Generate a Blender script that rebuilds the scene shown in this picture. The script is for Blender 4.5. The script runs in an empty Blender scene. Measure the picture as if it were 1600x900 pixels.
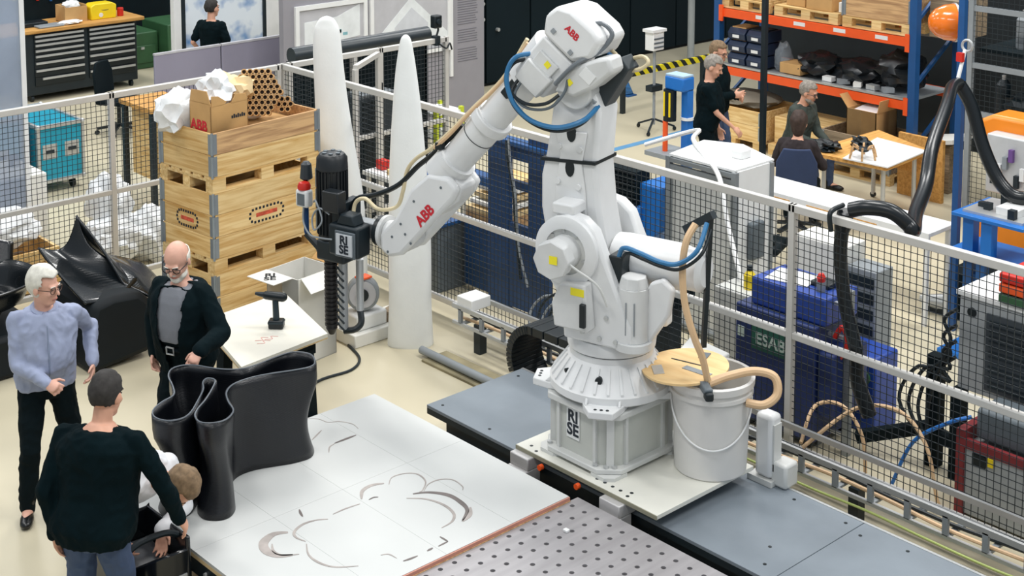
import bpy, bmesh, math, random
from mathutils import Vector, Matrix, noise
random.seed(7)
S = bpy.context.scene
COL = S.collection
PI = math.pi
R = math.radians

# ---------------------------------------------------------------- camera
cam = bpy.data.objects.new('camera', bpy.data.cameras.new('camera'))
COL.objects.link(cam)
S.camera = cam
cam.location = (0, 0, 5.2)
cam.rotation_euler = (PI / 2 - .11353, 0, 2.401194 - PI / 2)
cam.data.sensor_fit = 'HORIZONTAL'
cam.data.sensor_width = 36
cam.data.lens = 2283.3 / 1600 * 36
cam.data.shift_y = -.3551
cam.data.clip_end = 200

# ---------------------------------------------------------------- light
W = bpy.data.worlds.new('hall_light')
S.world = W
W.use_nodes = True
W.node_tree.nodes['Background'].inputs[0].default_value = (.80, .90, 1.0, 1)
W.node_tree.nodes['Background'].inputs[1].default_value = .50
for lx in (-20, -13, -7, -1):
    for ly in (2, 9, 16):
        L = bpy.data.lights.new('ceiling_light', 'AREA')
        L.shape = 'RECTANGLE'; L.size = 3.0; L.size_y = 1.2
        L.energy = 330 if ly > 2 else 240
        L.color = (1.0, .985, .96)
        lo = bpy.data.objects.new('ceiling_light', L)
        lo.location = (lx, ly, 9.0)
        COL.objects.link(lo)
S.view_settings.view_transform = 'Standard'
S.view_settings.look = 'None'
S.view_settings.exposure = -.07
S.view_settings.gamma = 1
S.view_settings.use_curve_mapping = False

# ---------------------------------------------------------------- materials
def lin(h):
    h = h.lstrip('#')
    c = [int(h[i:i + 2], 16) / 255 for i in (0, 2, 4)]
    return [(x / 12.92 if x <= .04045 else ((x + .055) / 1.055) ** 2.4) for x in c]
MATS = {}
def M(name, col, rough=.55, metal=0., var=.08, scale=6., bump=0., bscale=60., stretch=(1, 1, 1), spec=.5, rnd=0., alpha=1., coat=0.):
    if name in MATS: return MATS[name]
    m = bpy.data.materials.new(name); m.use_nodes = True
    nt = m.node_tree; N = nt.nodes; Lk = nt.links
    b = N['Principled BSDF']
    c = lin(col)
    b.inputs['Roughness'].default_value = rough
    b.inputs['Metallic'].default_value = metal
    b.inputs['Specular IOR Level'].default_value = spec
    b.inputs['Coat Weight'].default_value = coat
    b.inputs['Alpha'].default_value = alpha
    tc = N.new('ShaderNodeTexCoord'); mp = N.new('ShaderNodeMapping'); mp.inputs['Scale'].default_value = stretch
    Lk.new(tc.outputs['Object'], mp.inputs[0])
    nz = N.new('ShaderNodeTexNoise'); nz.inputs['Scale'].default_value = scale; nz.inputs['Detail'].default_value = 5
    Lk.new(mp.outputs[0], nz.inputs['Vector'])
    mr = N.new('ShaderNodeMapRange'); mr.inputs[1].default_value = .3; mr.inputs[2].default_value = .7
    mr.inputs[3].default_value = 1 - var; mr.inputs[4].default_value = 1 + var
    Lk.new(nz.outputs[0], mr.inputs[0])
    val = mr.outputs[0]
    if rnd:
        oi = N.new('ShaderNodeObjectInfo'); r2 = N.new('ShaderNodeMapRange')
        r2.inputs[3].default_value = 1 - rnd; r2.inputs[4].default_value = 1 + rnd
        Lk.new(oi.outputs['Random'], r2.inputs[0])
        mm = N.new('ShaderNodeMath'); mm.operation = 'MULTIPLY'
        Lk.new(val, mm.inputs[0]); Lk.new(r2.outputs[0], mm.inputs[1]); val = mm.outputs[0]
    vm = N.new('ShaderNodeVectorMath'); vm.operation = 'SCALE'
    vm.inputs[0].default_value = c
    Lk.new(val, vm.inputs['Scale']); Lk.new(vm.outputs[0], b.inputs['Base Color'])
    if bump:
        n2 = N.new('ShaderNodeTexNoise'); n2.inputs['Scale'].default_value = bscale; n2.inputs['Detail'].default_value = 4
        Lk.new(mp.outputs[0], n2.inputs['Vector'])
        bp = N.new('ShaderNodeBump'); bp.inputs['Strength'].default_value = bump; bp.inputs['Distance'].default_value = .01
        Lk.new(n2.outputs[0], bp.inputs['Height']); Lk.new(bp.outputs[0], b.inputs['Normal'])
    MATS[name] = m
    return m
def wood(name, c1, c2, rnd=.12, axis=(1, 14, 14), sc=2.2):
    if name in MATS: return MATS[name]
    m = M(name, c1, .7, var=.0)
    nt = m.node_tree; N = nt.nodes; Lk = nt.links
    b = N['Principled BSDF']
    for l in list(b.inputs['Base Color'].links): Lk.remove(l)
    tc = N.new('ShaderNodeTexCoord'); oi = N.new('ShaderNodeObjectInfo')
    ad = N.new('ShaderNodeVectorMath'); ad.operation = 'ADD'
    sc_ = N.new('ShaderNodeVectorMath'); sc_.operation = 'SCALE'; sc_.inputs[0].default_value = (7, 13, 5)
    Lk.new(oi.outputs['Random'], sc_.inputs['Scale'])
    Lk.new(tc.outputs['Object'], ad.inputs[0]); Lk.new(sc_.outputs[0], ad.inputs[1])
    mp = N.new('ShaderNodeMapping'); mp.inputs['Scale'].default_value = axis
    Lk.new(ad.outputs[0], mp.inputs[0])
    nz = N.new('ShaderNodeTexNoise'); nz.inputs['Scale'].default_value = sc; nz.inputs['Detail'].default_value = 6; nz.inputs['Distortion'].default_value = .6
    Lk.new(mp.outputs[0], nz.inputs['Vector'])
    cr = N.new('ShaderNodeValToRGB'); e = cr.color_ramp.elements
    e[0].position = .30; e[0].color = (*lin(c2), 1); e[1].position = .62; e[1].color = (*lin(c1), 1)
    Lk.new(nz.outputs[0], cr.inputs[0])
    r2 = N.new('ShaderNodeMapRange'); r2.inputs[3].default_value = 1 - rnd; r2.inputs[4].default_value = 1 + rnd
    Lk.new(oi.outputs['Random'], r2.inputs[0])
    vm = N.new('ShaderNodeVectorMath'); vm.operation = 'SCALE'
    Lk.new(cr.outputs[0], vm.inputs[0]); Lk.new(r2.outputs[0], vm.inputs['Scale'])
    Lk.new(vm.outputs[0], b.inputs['Base Color'])
    return m
def stripes(name, c1, c2, vec, freq, rough=.6):
    if name in MATS: return MATS[name]
    m = M(name, c1, rough, var=0)
    nt = m.node_tree; N = nt.nodes; Lk = nt.links
    b = N['Principled BSDF']
    for l in list(b.inputs['Base Color'].links): Lk.remove(l)
    tc = N.new('ShaderNodeTexCoord'); dt = N.new('ShaderNodeVectorMath'); dt.operation = 'DOT_PRODUCT'
    dt.inputs[1].default_value = [v * freq for v in vec]
    Lk.new(tc.outputs['Object'], dt.inputs[0])
    fr = N.new('ShaderNodeMath'); fr.operation = 'FRACT'; Lk.new(dt.outputs['Value'], fr.inputs[0])
    gt = N.new('ShaderNodeMath'); gt.operation = 'GREATER_THAN'; gt.inputs[1].default_value = .5; Lk.new(fr.outputs[0], gt.inputs[0])
    mx = N.new('ShaderNodeMix'); mx.data_type = 'RGBA'
    mx.inputs[6].default_value = (*lin(c1), 1); mx.inputs[7].default_value = (*lin(c2), 1)
    Lk.new(gt.outputs[0], mx.inputs[0]); Lk.new(mx.outputs[2], b.inputs['Base Color'])
    return m

# ---------------------------------------------------------------- mesh builder
def spline(pts, n=6, closed=False):
    P = [Vector(p) for p in pts]; out = []; k = len(P)
    for i in range(k if closed else k - 1):
        if closed: a, b, c, d = P[i - 1], P[i], P[(i + 1) % k], P[(i + 2) % k]
        else: a, b, c, d = P[max(i - 1, 0)], P[i], P[i + 1], P[min(i + 2, k - 1)]
        for j in range(n):
            t = j / n
            out.append(.5 * ((2 * b) + (c - a) * t + (2 * a - 5 * b + 4 * c - d) * t * t + (3 * b - a - 3 * c + d) * t ** 3))
    if not closed: out.append(P[-1])
    return out
class MB:
    def __init__(s): s.v = []; s.f = []; s.M = Matrix()
    def add(s, vs, fs):
        o = len(s.v); s.v += [s.M @ Vector(v) for v in vs]; s.f += [[i + o for i in f] for f in fs]; return s
    def bx(s, x0, x1, y0, y1, z0, z1):
        return s.add([(x0, y0, z0), (x1, y0, z0), (x1, y1, z0), (x0, y1, z0), (x0, y0, z1), (x1, y0, z1), (x1, y1, z1), (x0, y1, z1)],
                     [(0, 3, 2, 1), (4, 5, 6, 7), (0, 1, 5, 4), (1, 2, 6, 5), (2, 3, 7, 6), (3, 0, 4, 7)])
    def box(s, c, d, rot=None):
        o = s.M
        s.M = o @ Matrix.Translation(c) @ (rot.to_4x4() if rot is not None else Matrix())
        s.bx(-d[0] / 2, d[0] / 2, -d[1] / 2, d[1] / 2, -d[2] / 2, d[2] / 2); s.M = o
        return s
    def bar(s, p, q, w, h=None):
        h = h or w; p = Vector(p); q = Vector(q); d = q - p
        return s.box((p + q) / 2, (w, h, d.length), d.to_track_quat('Z', 'Y').to_matrix())
    def cyl(s, p, q, r0, r1=None, n=16):
        r1 = r0 if r1 is None else r1; p = Vector(p); q = Vector(q)
        m = (q - p).to_track_quat('Z', 'Y').to_matrix(); vs = []; fs = []
        for c, r in ((p, r0), (q, r1)):
            for i in range(n): vs.append(c + m @ Vector((r * math.cos(2 * PI * i / n), r * math.sin(2 * PI * i / n), 0)))
        for i in range(n): fs.append((i, (i + 1) % n, n + (i + 1) % n, n + i))
        fs.append(tuple(range(n - 1, -1, -1))); fs.append(tuple(range(n, 2 * n)))
        return s.add(vs, fs)
    def tube(s, pts, r, n=8, sm=6):
        P = spline(pts, sm) if sm > 1 else [Vector(p) for p in pts]
        vs = []; fs = []; k = len(P); up = None
        for i, p in enumerate(P):
            d = (P[min(i + 1, k - 1)] - P[max(i - 1, 0)])
            if d.length < 1e-9: d = Vector((0, 0, 1))
            d.normalize()
            if up is None: up = d.orthogonal().normalized()
            u = (up - d * up.dot(d)).normalized(); w = d.cross(u); up = u
            rr = r[i * (len(r) - 1) // (k - 1)] if isinstance(r, (list, tuple)) else r
            for j in range(n):
                a = 2 * PI * j / n; vs.append(p + (u * math.cos(a) + w * math.sin(a)) * rr)
        for i in range(k - 1):
            for j in range(n): fs.append((i * n + j, i * n + (j + 1) % n, (i + 1) * n + (j + 1) % n, (i + 1) * n + j))
        fs.append(tuple(range(n - 1, -1, -1))); fs.append(tuple(range((k - 1) * n, k * n)))
        return s.add(vs, fs)
    def prism(s, poly, ax, lo, hi):
        n = len(poly)
        def pt(a, b, c): return {'z': (a, b, c), 'y': (a, c, b), 'x': (c, a, b)}[ax]
        vs = [pt(a, b, lo) for a, b in poly] + [pt(a, b, hi) for a, b in poly]
        fs = [tuple(range(n)), tuple(range(2 * n - 1, n - 1, -1))] + [(i, n + i, n + (i + 1) % n, (i + 1) % n) for i in range(n)]
        return s.add(vs, fs)
    def lathe(s, prof, c=(0, 0, 0), n=24, ax='z'):
        vs = []; fs = []; c = Vector(c)
        for r, z in prof:
            for i in range(n):
                a = 2 * PI * i / n; x, y = r * math.cos(a), r * math.sin(a)
                vs.append(c + Vector({'z': (x, y, z), 'y': (x, z, y), 'x': (z, x, y)}[ax]))
        k = len(prof)
        for i in range(k - 1):
            for j in range(n): fs.append((i * n + j, i * n + (j + 1) % n, (i + 1) * n + (j + 1) % n, (i + 1) * n + j))
        if prof[0][0] > 1e-6: fs.append(tuple(range(n - 1, -1, -1)))
        if prof[-1][0] > 1e-6: fs.append(tuple(range((k - 1) * n, k * n)))
        return s.add(vs, fs)
    def ell(s, c, r, m=None, nu=14, nv=9):
        c = Vector(c); m = m if m is not None else Matrix.Identity(3); vs = []; fs = []
        if not hasattr(r, '__len__'): r = (r, r, r)
        for i in range(nv + 1):
            t = PI * i / nv
            for j in range(nu):
                a = 2 * PI * j / nu
                vs.append(c + m @ Vector((r[0] * math.sin(t) * math.cos(a), r[1] * math.sin(t) * math.sin(a), r[2] * math.cos(t))))
        for i in range(nv):
            for j in range(nu): fs.append((i * nu + j, (i + 1) * nu + j, (i + 1) * nu + (j + 1) % nu, i * nu + (j + 1) % nu))
        return s.add(vs, fs)
    def cone(s, p, r0, q, r1, n=12):
        """round-ended tapered limb"""
        p = Vector(p); q = Vector(q); d = q - p
        if d.length < 1e-6: return s.ell(p, r0)
        m = d.to_track_quat('Z', 'Y').to_matrix(); l = d.length; pr = []
        for i in range(5): a = -PI / 2 + PI / 2 * i / 4; pr.append((max(r0 * math.cos(a), 1e-5), r0 * math.sin(a)))
        for i in range(5): a = PI / 2 * i / 4; pr.append((max(r1 * math.cos(a), 1e-5), l + r1 * math.sin(a)))
        o = s.M; s.M = o @ Matrix.Translation(p) @ m.to_4x4(); s.lathe(pr, n=n); s.M = o
        return s
    def rings(s, rs):
        """closed loft through lists of points"""
        n = len(rs[0]); vs = [p for r in rs for p in r]; fs = []
        for i in range(len(rs) - 1):
            for j in range(n): fs.append((i * n + j, i * n + (j + 1) % n, (i + 1) * n + (j + 1) % n, (i + 1) * n + j))
        fs.append(tuple(range(n - 1, -1, -1))); fs.append(tuple(range((len(rs) - 1) * n, len(rs) * n)))
        return s.add(vs, fs)
ROOT = {}
def finish(me, smooth):
    bm = bmesh.new(); bm.from_mesh(me)
    bmesh.ops.remove_doubles(bm, verts=bm.verts, dist=1e-6)
    bmesh.ops.recalc_face_normals(bm, faces=bm.faces)
    if smooth is not None:
        for f in bm.faces: f.smooth = True
        for e in bm.edges:
            if len(e.link_faces) == 2 and e.calc_face_angle(0) > R(smooth): e.smooth = False
    bm.to_mesh(me); bm.free()
def obj(name, mb, mat, parent=None, world=False, smooth=35, bevel=0, kind=None, label=None, cat=None, group=None):
    me = mb if isinstance(mb, bpy.types.Mesh) else None
    if me is None:
        vs = mb.v
        if world and parent is not None:
            inv = ROOT[parent.name].inverted(); vs = [inv @ v for v in vs]
        loc = None
        if parent is None:
            lo = [min(v[i] for v in vs) for i in range(3)]; hi = [max(v[i] for v in vs) for i in range(3)]
            loc = Vector(((lo[0] + hi[0]) / 2, (lo[1] + hi[1]) / 2, lo[2])); vs = [v - loc for v in vs]
        me = bpy.data.meshes.new(name); me.from_pydata([tuple(v) for v in vs], [], mb.f); finish(me, smooth)
    else: loc = None
    if mat is not None and len(me.materials) == 0: me.materials.append(mat)
    o = bpy.data.objects.new(name, me); COL.objects.link(o)
    if parent is not None:
        o.parent = parent; ROOT[o.name] = ROOT[parent.name]
    else:
        o.location = loc or (0, 0, 0); ROOT[o.name] = Matrix.Translation(o.location)
    if bevel:
        b = o.modifiers.new('bevel', 'BEVEL'); b.width = bevel; b.segments = 2; b.limit_method = 'ANGLE'; b.angle_limit = R(40)
    if kind: o['kind'] = kind
    if label: o['label'] = label
    if cat: o['category'] = cat
    if group: o['group'] = group
    return o
def thing(name, label, cat, loc=(0, 0, 0), rz=0., group=None, kind=None):
    o = bpy.data.objects.new(name, None); COL.objects.link(o); o.empty_display_size = .1
    o.location = loc; o.rotation_euler = (0, 0, rz); o['label'] = label
    if cat: o['category'] = cat
    if group: o['group'] = group
    if kind: o['kind'] = kind
    ROOT[o.name] = Matrix.Translation(loc) @ Matrix.Rotation(rz, 4, 'Z')
    return o
def copy_tree(o, parent=None, loc=None, rz=None, label=None):
    c = o.copy(); COL.objects.link(c); c.parent = parent
    if loc is not None: c.location = loc
    if rz is not None: c.rotation_euler = (0, 0, rz)
    if label: c['label'] = label
    ROOT[c.name] = Matrix.Translation(c.location) @ Matrix.Rotation(c.rotation_euler[2], 4, 'Z')
    for ch in list(o.children): copy_tree(ch, c)
    return c
def text(body, mat, parent, m4, size, name='lettering', extrude=.001, bold=0., world=True, spacing=1.):
    cu = bpy.data.curves.new('text', 'FONT'); cu.body = body; cu.size = size; cu.align_x = 'CENTER'; cu.align_y = 'CENTER'
    cu.extrude = extrude; cu.offset = bold; cu.space_line = .8; cu.space_character = spacing
    t = bpy.data.objects.new('text', cu); COL.objects.link(t)
    dg = bpy.context.evaluated_depsgraph_get()
    me = bpy.data.meshes.new_from_object(t.evaluated_get(dg)); bpy.data.objects.remove(t)
    mm = ROOT[parent.name].inverted() @ m4 if world else m4
    me.transform(mm); me.materials.clear(); me.materials.append(mat)
    o = bpy.data.objects.new(name, me); COL.objects.link(o); o.parent = parent; ROOT[o.name] = ROOT[parent.name]
    return o
def frame(o, x, y):
    """matrix with origin o, text x direction, text up direction"""
    x = Vector(x).normalized(); y = Vector(y); y = (y - x * y.dot(x)).normalized(); z = x.cross(y)
    m = Matrix((x, y, z)).transposed().to_4x4(); m.translation = Vector(o); return m
# ---------------------------------------------------------------- shared materials
BLK = M('black_plastic', '#0a171c', .42, var=.15)
DRK = M('dark_steel', '#122027', .5, var=.15)
BLKM = M('black_matt', '#08161b', .85, var=.15, spec=.2)
ALU = M('aluminium', '#c4c6c6', .38, .55, var=.05)
ALUW = M('aluminium_rail', '#cfcdc8', .45, .25, var=.04)
WHT = M('white_paint', '#e6e7e6', .4, var=.03)
ROB = M('robot_white', '#dedfdf', .35, var=.03, spec=.5)
ROBG = M('robot_grey_white', '#cfd0cd', .4, var=.04)
GRY = M('grey_paint', '#8c9296', .5, var=.06)
MGR = M('mid_grey', '#5d666c', .5, var=.08)
WIRE = M('wire_dark', '#2c3438', .5, .2, var=.05)
BLU = M('blue_paint', '#1c4f86', .45, var=.08)
NAVY = M('navy_paint', '#0f3c6b', .5, var=.1)
BBLU = M('bright_blue_paint', '#1f6fc0', .4, var=.06)
ORG = M('orange_paint', '#ef5a22', .45, var=.05)
ORL = M('orange_light', '#f08a1e', .35, var=.04)
YEL = M('yellow_paint', '#efd21c', .45, var=.04)
RED = M('red_paint', '#cc2a1e', .4, var=.05)
TAN = M('tan_hose', '#d6b48c', .45, var=.05)
CARD = M('cardboard', '#c49a63', .8, var=.07)
CARDW = M('white_card', '#e3e2dc', .75, var=.03)
FOAM = M('white_foam', '#eceeec', .75, var=.025, bump=.1, bscale=40)
BAG = M('white_plastic_bag', '#eef0f1', .35, var=.05, bump=.5, bscale=14)
LTXT = M('logo_red', '#c8202f', .5, var=0)
INK = M('ink_black', '#15202c', .6, var=0)
LUM = wood('pine_wood', '#e9cb92', '#c99c58')
LUMO = wood('aged_pine_wood', '#cfa878', '#9a7450')
LUME = wood('pine_wood_end', '#e4c286', '#c2934e', axis=(14, 1, 14))
LUMG = wood('grey_weathered_wood', '#9c8a72', '#6c5e4c')
BEECH = wood('beech_worktop', '#d9a55c', '#b5803c', axis=(14, 1, 14))
PLY = wood('pale_plywood', '#dcc394', '#c4a571')
TEAL = M('teal_laminate', '#1e93ad', .35, var=.06)
GRN = M('green_machine_paint', '#355e3c', .5, var=.1)
PLATF = M('platform_grey_coating', '#7a838b', .55, var=.10, scale=2.2, bump=.05)
HOSE = M('black_hose_rubber', '#11171b', .28, var=.1)
YLBL = M('warning_yellow', '#efe22a', .5, var=0)

# ---------------------------------------------------------------- the hall
fl = M('floor_beige_epoxy', '#c9c0a6', .42, var=.07, scale=.9, bump=.03, bscale=8)
obj('floor', MB().bx(-32, 6, -6, 32, -.1, 0), fl, kind='structure', label='beige painted concrete workshop floor')
wb = obj('wall_back', MB().bx(-17.35, -17.15, 14.2, 32, 0, 6), M('black_wall_core', '#0c1215', .8), kind='structure', label='black panelled hall wall')
bw = M('black_wall_panel', '#0a1a20', .7, spec=.2, var=.1, scale=1.5)
for i, (a, b) in enumerate([(14.2, 15.05), (15.08, 16.02), (16.05, 17.2), (17.23, 18.4), (18.43, 19.6), (19.63, 21), (21.03, 23), (23.03, 26)]):
    obj('wall_panel', MB().bx(-17.15, -17.10, a, b, .05, 5.9), bw, wb, world=True, bevel=.006)
for (y, z) in ((14.98, 1.35), (14.98, 1.1), (15.3, .9), (17.1, 1.5)):
    obj('panel_knob', MB().cyl((-17.10, y, z), (-17.05, y, z), .03, n=10), ALU, wb, world=True)
dw = M('dark_hall_wall', '#10191d', .8, var=.15)
obj('wall_left', MB().bx(-26.2, -26, -6, 14.2, 0, 6), dw, kind='structure', label='dark far hall wall behind the workbench')
obj('wall_right', MB().bx(-13.4, 6, 17.3, 17.5, 0, 6), dw, kind='structure', label='dark far hall wall behind the pallet rack')
obj('blue_floor_line', MB().bx(-13.2, -13.08, 12.6, 18.0, 0, .003), M('blue_tape', '#5d93bd', .6), label='pale blue tape line on the beige floor', cat='floor tape')

# exhibition partition
PART = M('grey_partition', '#918f95', .7, var=.03)
ex = thing('exhibition_wall', 'tall grey exhibition wall with white-framed pictures and a text column', 'display wall', (-16.05, 12.3, 0))
obj('wall_board', MB().bx(-16.1, -16.0, 10.55, 14.06, 0, 2.9), PART, ex, world=True)
obj('edge_strip', MB().bx(-16.0, -15.97, 13.39, 13.44, .6, 2.9), WHT, ex, world=True)
def picture(y0, y1, z0, z1, kindp):
    fr = MB(); w = .06
    for a in ((y0, y1, z0, z0 + w), (y0, y1, z1 - w, z1), (y0, y0 + w, z0 + w, z1 - w), (y1 - w, y1, z0 + w, z1 - w)): fr.bx(-16.0, -15.96, *a)
    p = obj('picture_frame', fr, WHT, ex, world=True)
    obj('print', MB().bx(-16.0, -15.985, y0 + w, y1 - w, z0 + w, z1 - w), M('print_grey', '#b9b9bd', .6, var=.06), p, world=True)
    if kindp == 0:
        obj('printed_sheet', MB().prism([(y0 + .15, 1.35), (y1 - .12, 1.42), (y1 - .12, 1.86), (y1 - .5, 1.72), (y0 + .15, 1.70)], 'x', -15.985, -15.98), M('print_pale', '#dfe3e4', .6), p, world=True)
        for k in range(14):
            yy = y0 + .3 + random.random() * (y1 - y0 - .6); zz = 1.42 + random.random() * .2
            obj('printed_mark', MB().bx(-15.98, -15.978, yy, yy + .03 + random.random() * .08, zz, zz + .04), [M('print_teal', '#7fb0b8', .6), M('print_slate', '#7d848c', .6), M('print_green', '#9ab07a', .6)][k % 3], p, world=True)
    else:
        cy = 12.68
        obj('printed_roof', MB().prism([(cy - .75, 1.2), (cy, 1.85), (cy + .75, 1.2)], 'x', -15.985, -15.98), M('print_pale', '#dfe3e4', .6), p, world=True)
        obj('printed_gable', MB().prism([(cy - .3, 1.2), (cy - .3, 1.45), (cy, 1.70), (cy + .3, 1.45), (cy + .3, 1.2)], 'x', -15.98, -15.977), M('print_mist', '#c8cbd0', .6), p, world=True)
picture(10.72, 11.9, 1.25, 1.93, 0)
picture(11.95, 13.40, 1.0, 2.05, 1)
TX = M('print_text_grey', '#6c6b73', .7, var=0)
for blk in ((1.32, 1.78), (1.05, 1.26), (.78, .98)):
    z = blk[1]
    while z > blk[0]:
        obj('text_line', MB().bx(-16.0, -15.997, 13.55, 13.55 + .33 + random.random() * .06, z - .012, z), TX, ex, world=True); z -= .036

# fabric screens
SCR = M('grey_fabric', '#8d8a9b', .9, var=.05, scale=2, bump=.15, bscale=200)
for (y0, y1, lab) in ((9.2, 10.19, 'grey fabric partition screen in front of the poster stand, outer panel by the black chair'), (10.21, 11.5, 'grey fabric partition screen butting against the exhibition wall')):
    sc = thing('partition_screen', lab, 'screen', (-17, (y0 + y1) / 2, 0), group='grey fabric partition screens')
    obj('fabric_panel', MB().bx(-17.02, -16.98, y0, y1, .12, 1.35), SCR, sc, world=True, bevel=.012)
    obj('edge_trim', MB().bx(-17.025, -16.975, y0, y1, 1.335, 1.362), M('pale_trim', '#b9b8bd', .5), sc, world=True)
    for yy in (y0 + .1, y1 - .1): obj('foot', MB().bx(-17.25, -16.75, yy - .03, yy + .03, 0, .12), ALU, sc, world=True)

# poster stand
def poster_mat():
    m = M('poster_print', '#dbe7f2', .5, var=0); nt = m.node_tree; N = nt.nodes; Lk = nt.links; b = N['Principled BSDF']
    for l in list(b.inputs['Base Color'].links): Lk.remove(l)
    tc = N.new('ShaderNodeTexCoord'); n1 = N.new('ShaderNodeTexNoise'); n1.inputs['Scale'].default_value = 2.6; n1.inputs['Detail'].default_value = 3
    Lk.new(tc.outputs['Object'], n1.inputs['Vector']); cr = N.new('ShaderNodeValToRGB'); e = cr.color_ramp.elements
    e[0].position = .33; e[0].color = (*lin('#4f86c2'), 1); e[1].position = .52; e[1].color = (*lin('#e4edf5'), 1)
    Lk.new(n1.outputs[0], cr.inputs[0]); Lk.new(cr.outputs[0], b.inputs['Base Color']); return m
ps = thing('poster_stand', 'large poster with pale blue picture in a dark frame on white posts', 'poster', (-19, 11.4, 0))
obj('poster', MB().bx(-19.0, -18.98, 10.78, 12.14, .45, 2.6), poster_mat(), ps, world=True)
pf = MB()
for a in ((10.72, 10.79, .4, 2.65), (12.14, 12.19, .4, 2.65), (10.72, 12.19, .38, .45)): pf.bx(-19.03, -18.95, *a)
obj('frame', pf, DRK, ps, world=True)
obj('post', MB().bx(-19.05, -18.95, 10.60, 10.72, 0, 3), WHT, ps, world=True)
obj('post', MB().bx(-19.05, -18.95, 12.19, 12.62, 0, 3), WHT, ps, world=True)
tb = thing('camera_tripod', 'black surveying tripod with a yellow head beside the poster', 'tripod', (-18.3, 12.2, 0))
for a in range(3):
    an = a * 2.1 + .4
    obj('leg', MB().bar((-18.3, 12.2, 1.35), (-18.3 + .33 * math.cos(an), 12.2 + .33 * math.sin(an), 0), .045), BLK, tb, world=True)
obj('head', MB().bx(-18.36, -18.24, 12.12, 12.28, 1.35, 1.5), YEL, tb, world=True, bevel=.02)
obj('strap', MB().bx(-18.24, -18.2, 12.17, 12.25, .75, .92), YEL, tb, world=True, bevel=.01)

# frosted pane
gp = M('frosted_blue_pane', '#a9b6c9', .25, var=.15, scale=1.4, alpha=.62)
pn = thing('frosted_panel', 'blue-grey see-through plastic panel with a white edge post behind the fence', 'panel', (-14.2, 5.6, 0))
obj('pane', MB().bx(-14.21, -14.19, 4.3, 6.18, .1, 3.4), gp, pn, world=True)
obj('edge_post', MB().bx(-14.225, -14.175, 6.18, 6.23, 0, 3.5), WHT, pn, world=True)

# tool bench
tbch = thing('tool_cabinet', 'black workshop tool cabinet with two columns of silver-handled drawers and beech top', 'cabinet', (-21.3, 10.1, 0))
obj('body', MB().bx(-21.65, -20.95, 9.2, 11.05, .1, 1.06), DRK, tbch, world=True, bevel=.01)
obj('worktop', MB().bx(-21.7, -20.86, 8.75, 11.15, 1.06, 1.12), BEECH, tbch, world=True, bevel=.015)
hts = [.07, .07, .085, .085, .105, .115, .13, .135]
for c, (y0, y1) in enumerate(((9.34, 10.14), (10.22, 11.0))):
    z = 1.03
    for k, h in enumerate(hts):
        d = obj('drawer', MB().bx(-20.95, -20.925, y0, y1, z - h + .008, z), BLK, tbch, world=True, bevel=.004)
        obj('handle', MB().bx(-20.925, -20.90, y0 + .01 + (.1 if (k == 7 and c == 0) else 0), y1 - .01, z - .04, z - .008), ALU, d, world=True)
        z -= h
for yy in (9.3, 10.95): obj('caster', MB().cyl((-21.0, yy - .02, .05), (-21.0, yy + .02, .05), .05, n=12), BLK, tbch, world=True)
# items on bench
def bag_mesh(c, r, seed, n=3, amp=.25, fr=3.0):
    bm = bmesh.new(); bmesh.ops.create_icosphere(bm, subdivisions=n, radius=1)
    mb = MB()
    for v in bm.verts:
        p = v.co.copy(); q = p * fr + Vector((seed * 3.1, seed, -seed))
        k = 1 + amp * (noise.noise(q) + .5 * noise.noise(q * 2.3) - .15 * abs(noise.noise(q * 5)))
        v.co = Vector((p.x * r[0], p.y * r[1], p.z * r[2])) * k + Vector(c)
    zmin = c[2] - r[2] * .8
    for v in bm.verts: v.co.z = max(v.co.z, zmin)
    bm.verts.ensure_lookup_table()
    mb.v = [v.co.copy() for v in bm.verts]; mb.f = [[v.index for v in f.verts] for f in bm.faces]; bm.free()
    return mb
b = thing('cardboard_box', 'open cardboard box of rags on the beech tool bench', 'box', (-21.25, 10.1, 1.12))
bm_ = MB()
for a in ((-21.40, -21.10, 9.92, 9.935, 1.12, 1.38), (-21.40, -21.10, 10.27, 10.285, 1.12, 1.38), (-21.415, -21.40, 9.92, 10.285, 1.12, 1.38), (-21.10, -21.085, 9.92, 10.285, 1.12, 1.36), (-21.4, -21.1, 9.92, 10.28, 1.12, 1.13)): bm_.bx(*a)
obj('carton', bm_, CARD, b, world=True)
obj('rag', bag_mesh((-21.25, 10.1, 1.36), (.12, .14, .09), 3), FOAM, b, world=True)
obj('crumpled_cloth', bag_mesh((-21.0, 9.95, 1.15), (.09, .2, .035), 5), BAG, label='crumpled white cloth lying on the tool bench edge', cat='cloth')
yc = thing('tool_case', 'bright yellow plastic tool case with black handle on the tool bench', 'case', (-21.2, 10.55, 1.12))
obj('shell', MB().prism([(10.34, 1.12), (10.76, 1.12), (10.77, 1.33), (10.7, 1.37), (10.4, 1.37), (10.33, 1.33)], 'x', -21.3, -21.05), YEL, yc, world=True, bevel=.015)
obj('handle', MB().tube([(-21.1, 10.5, 1.36), (-21.08, 10.5, 1.27), (-21.08, 10.64, 1.27), (-21.1, 10.64, 1.36)], .03), BLK, yc, world=True)
obj('badge', MB().cyl((-21.05, 10.5, 1.19), (-21.045, 10.5, 1.19), .035), WHT, yc, world=True)
for k, (y, col, lab) in enumerate(((9.45, BLK, 'black hand tool tray lying on the bench beside the carton'), (9.62, GRY, 'grey metal off-cut strip lying flat on the beech bench'))):
    obj('hand_tool', MB().bx(-21.35 + k * .2, -21.1 + k * .2, y - .2, y + .2, 1.12, 1.19 - .04 * k), col, bevel=.01, label=lab, cat='tool')
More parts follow.
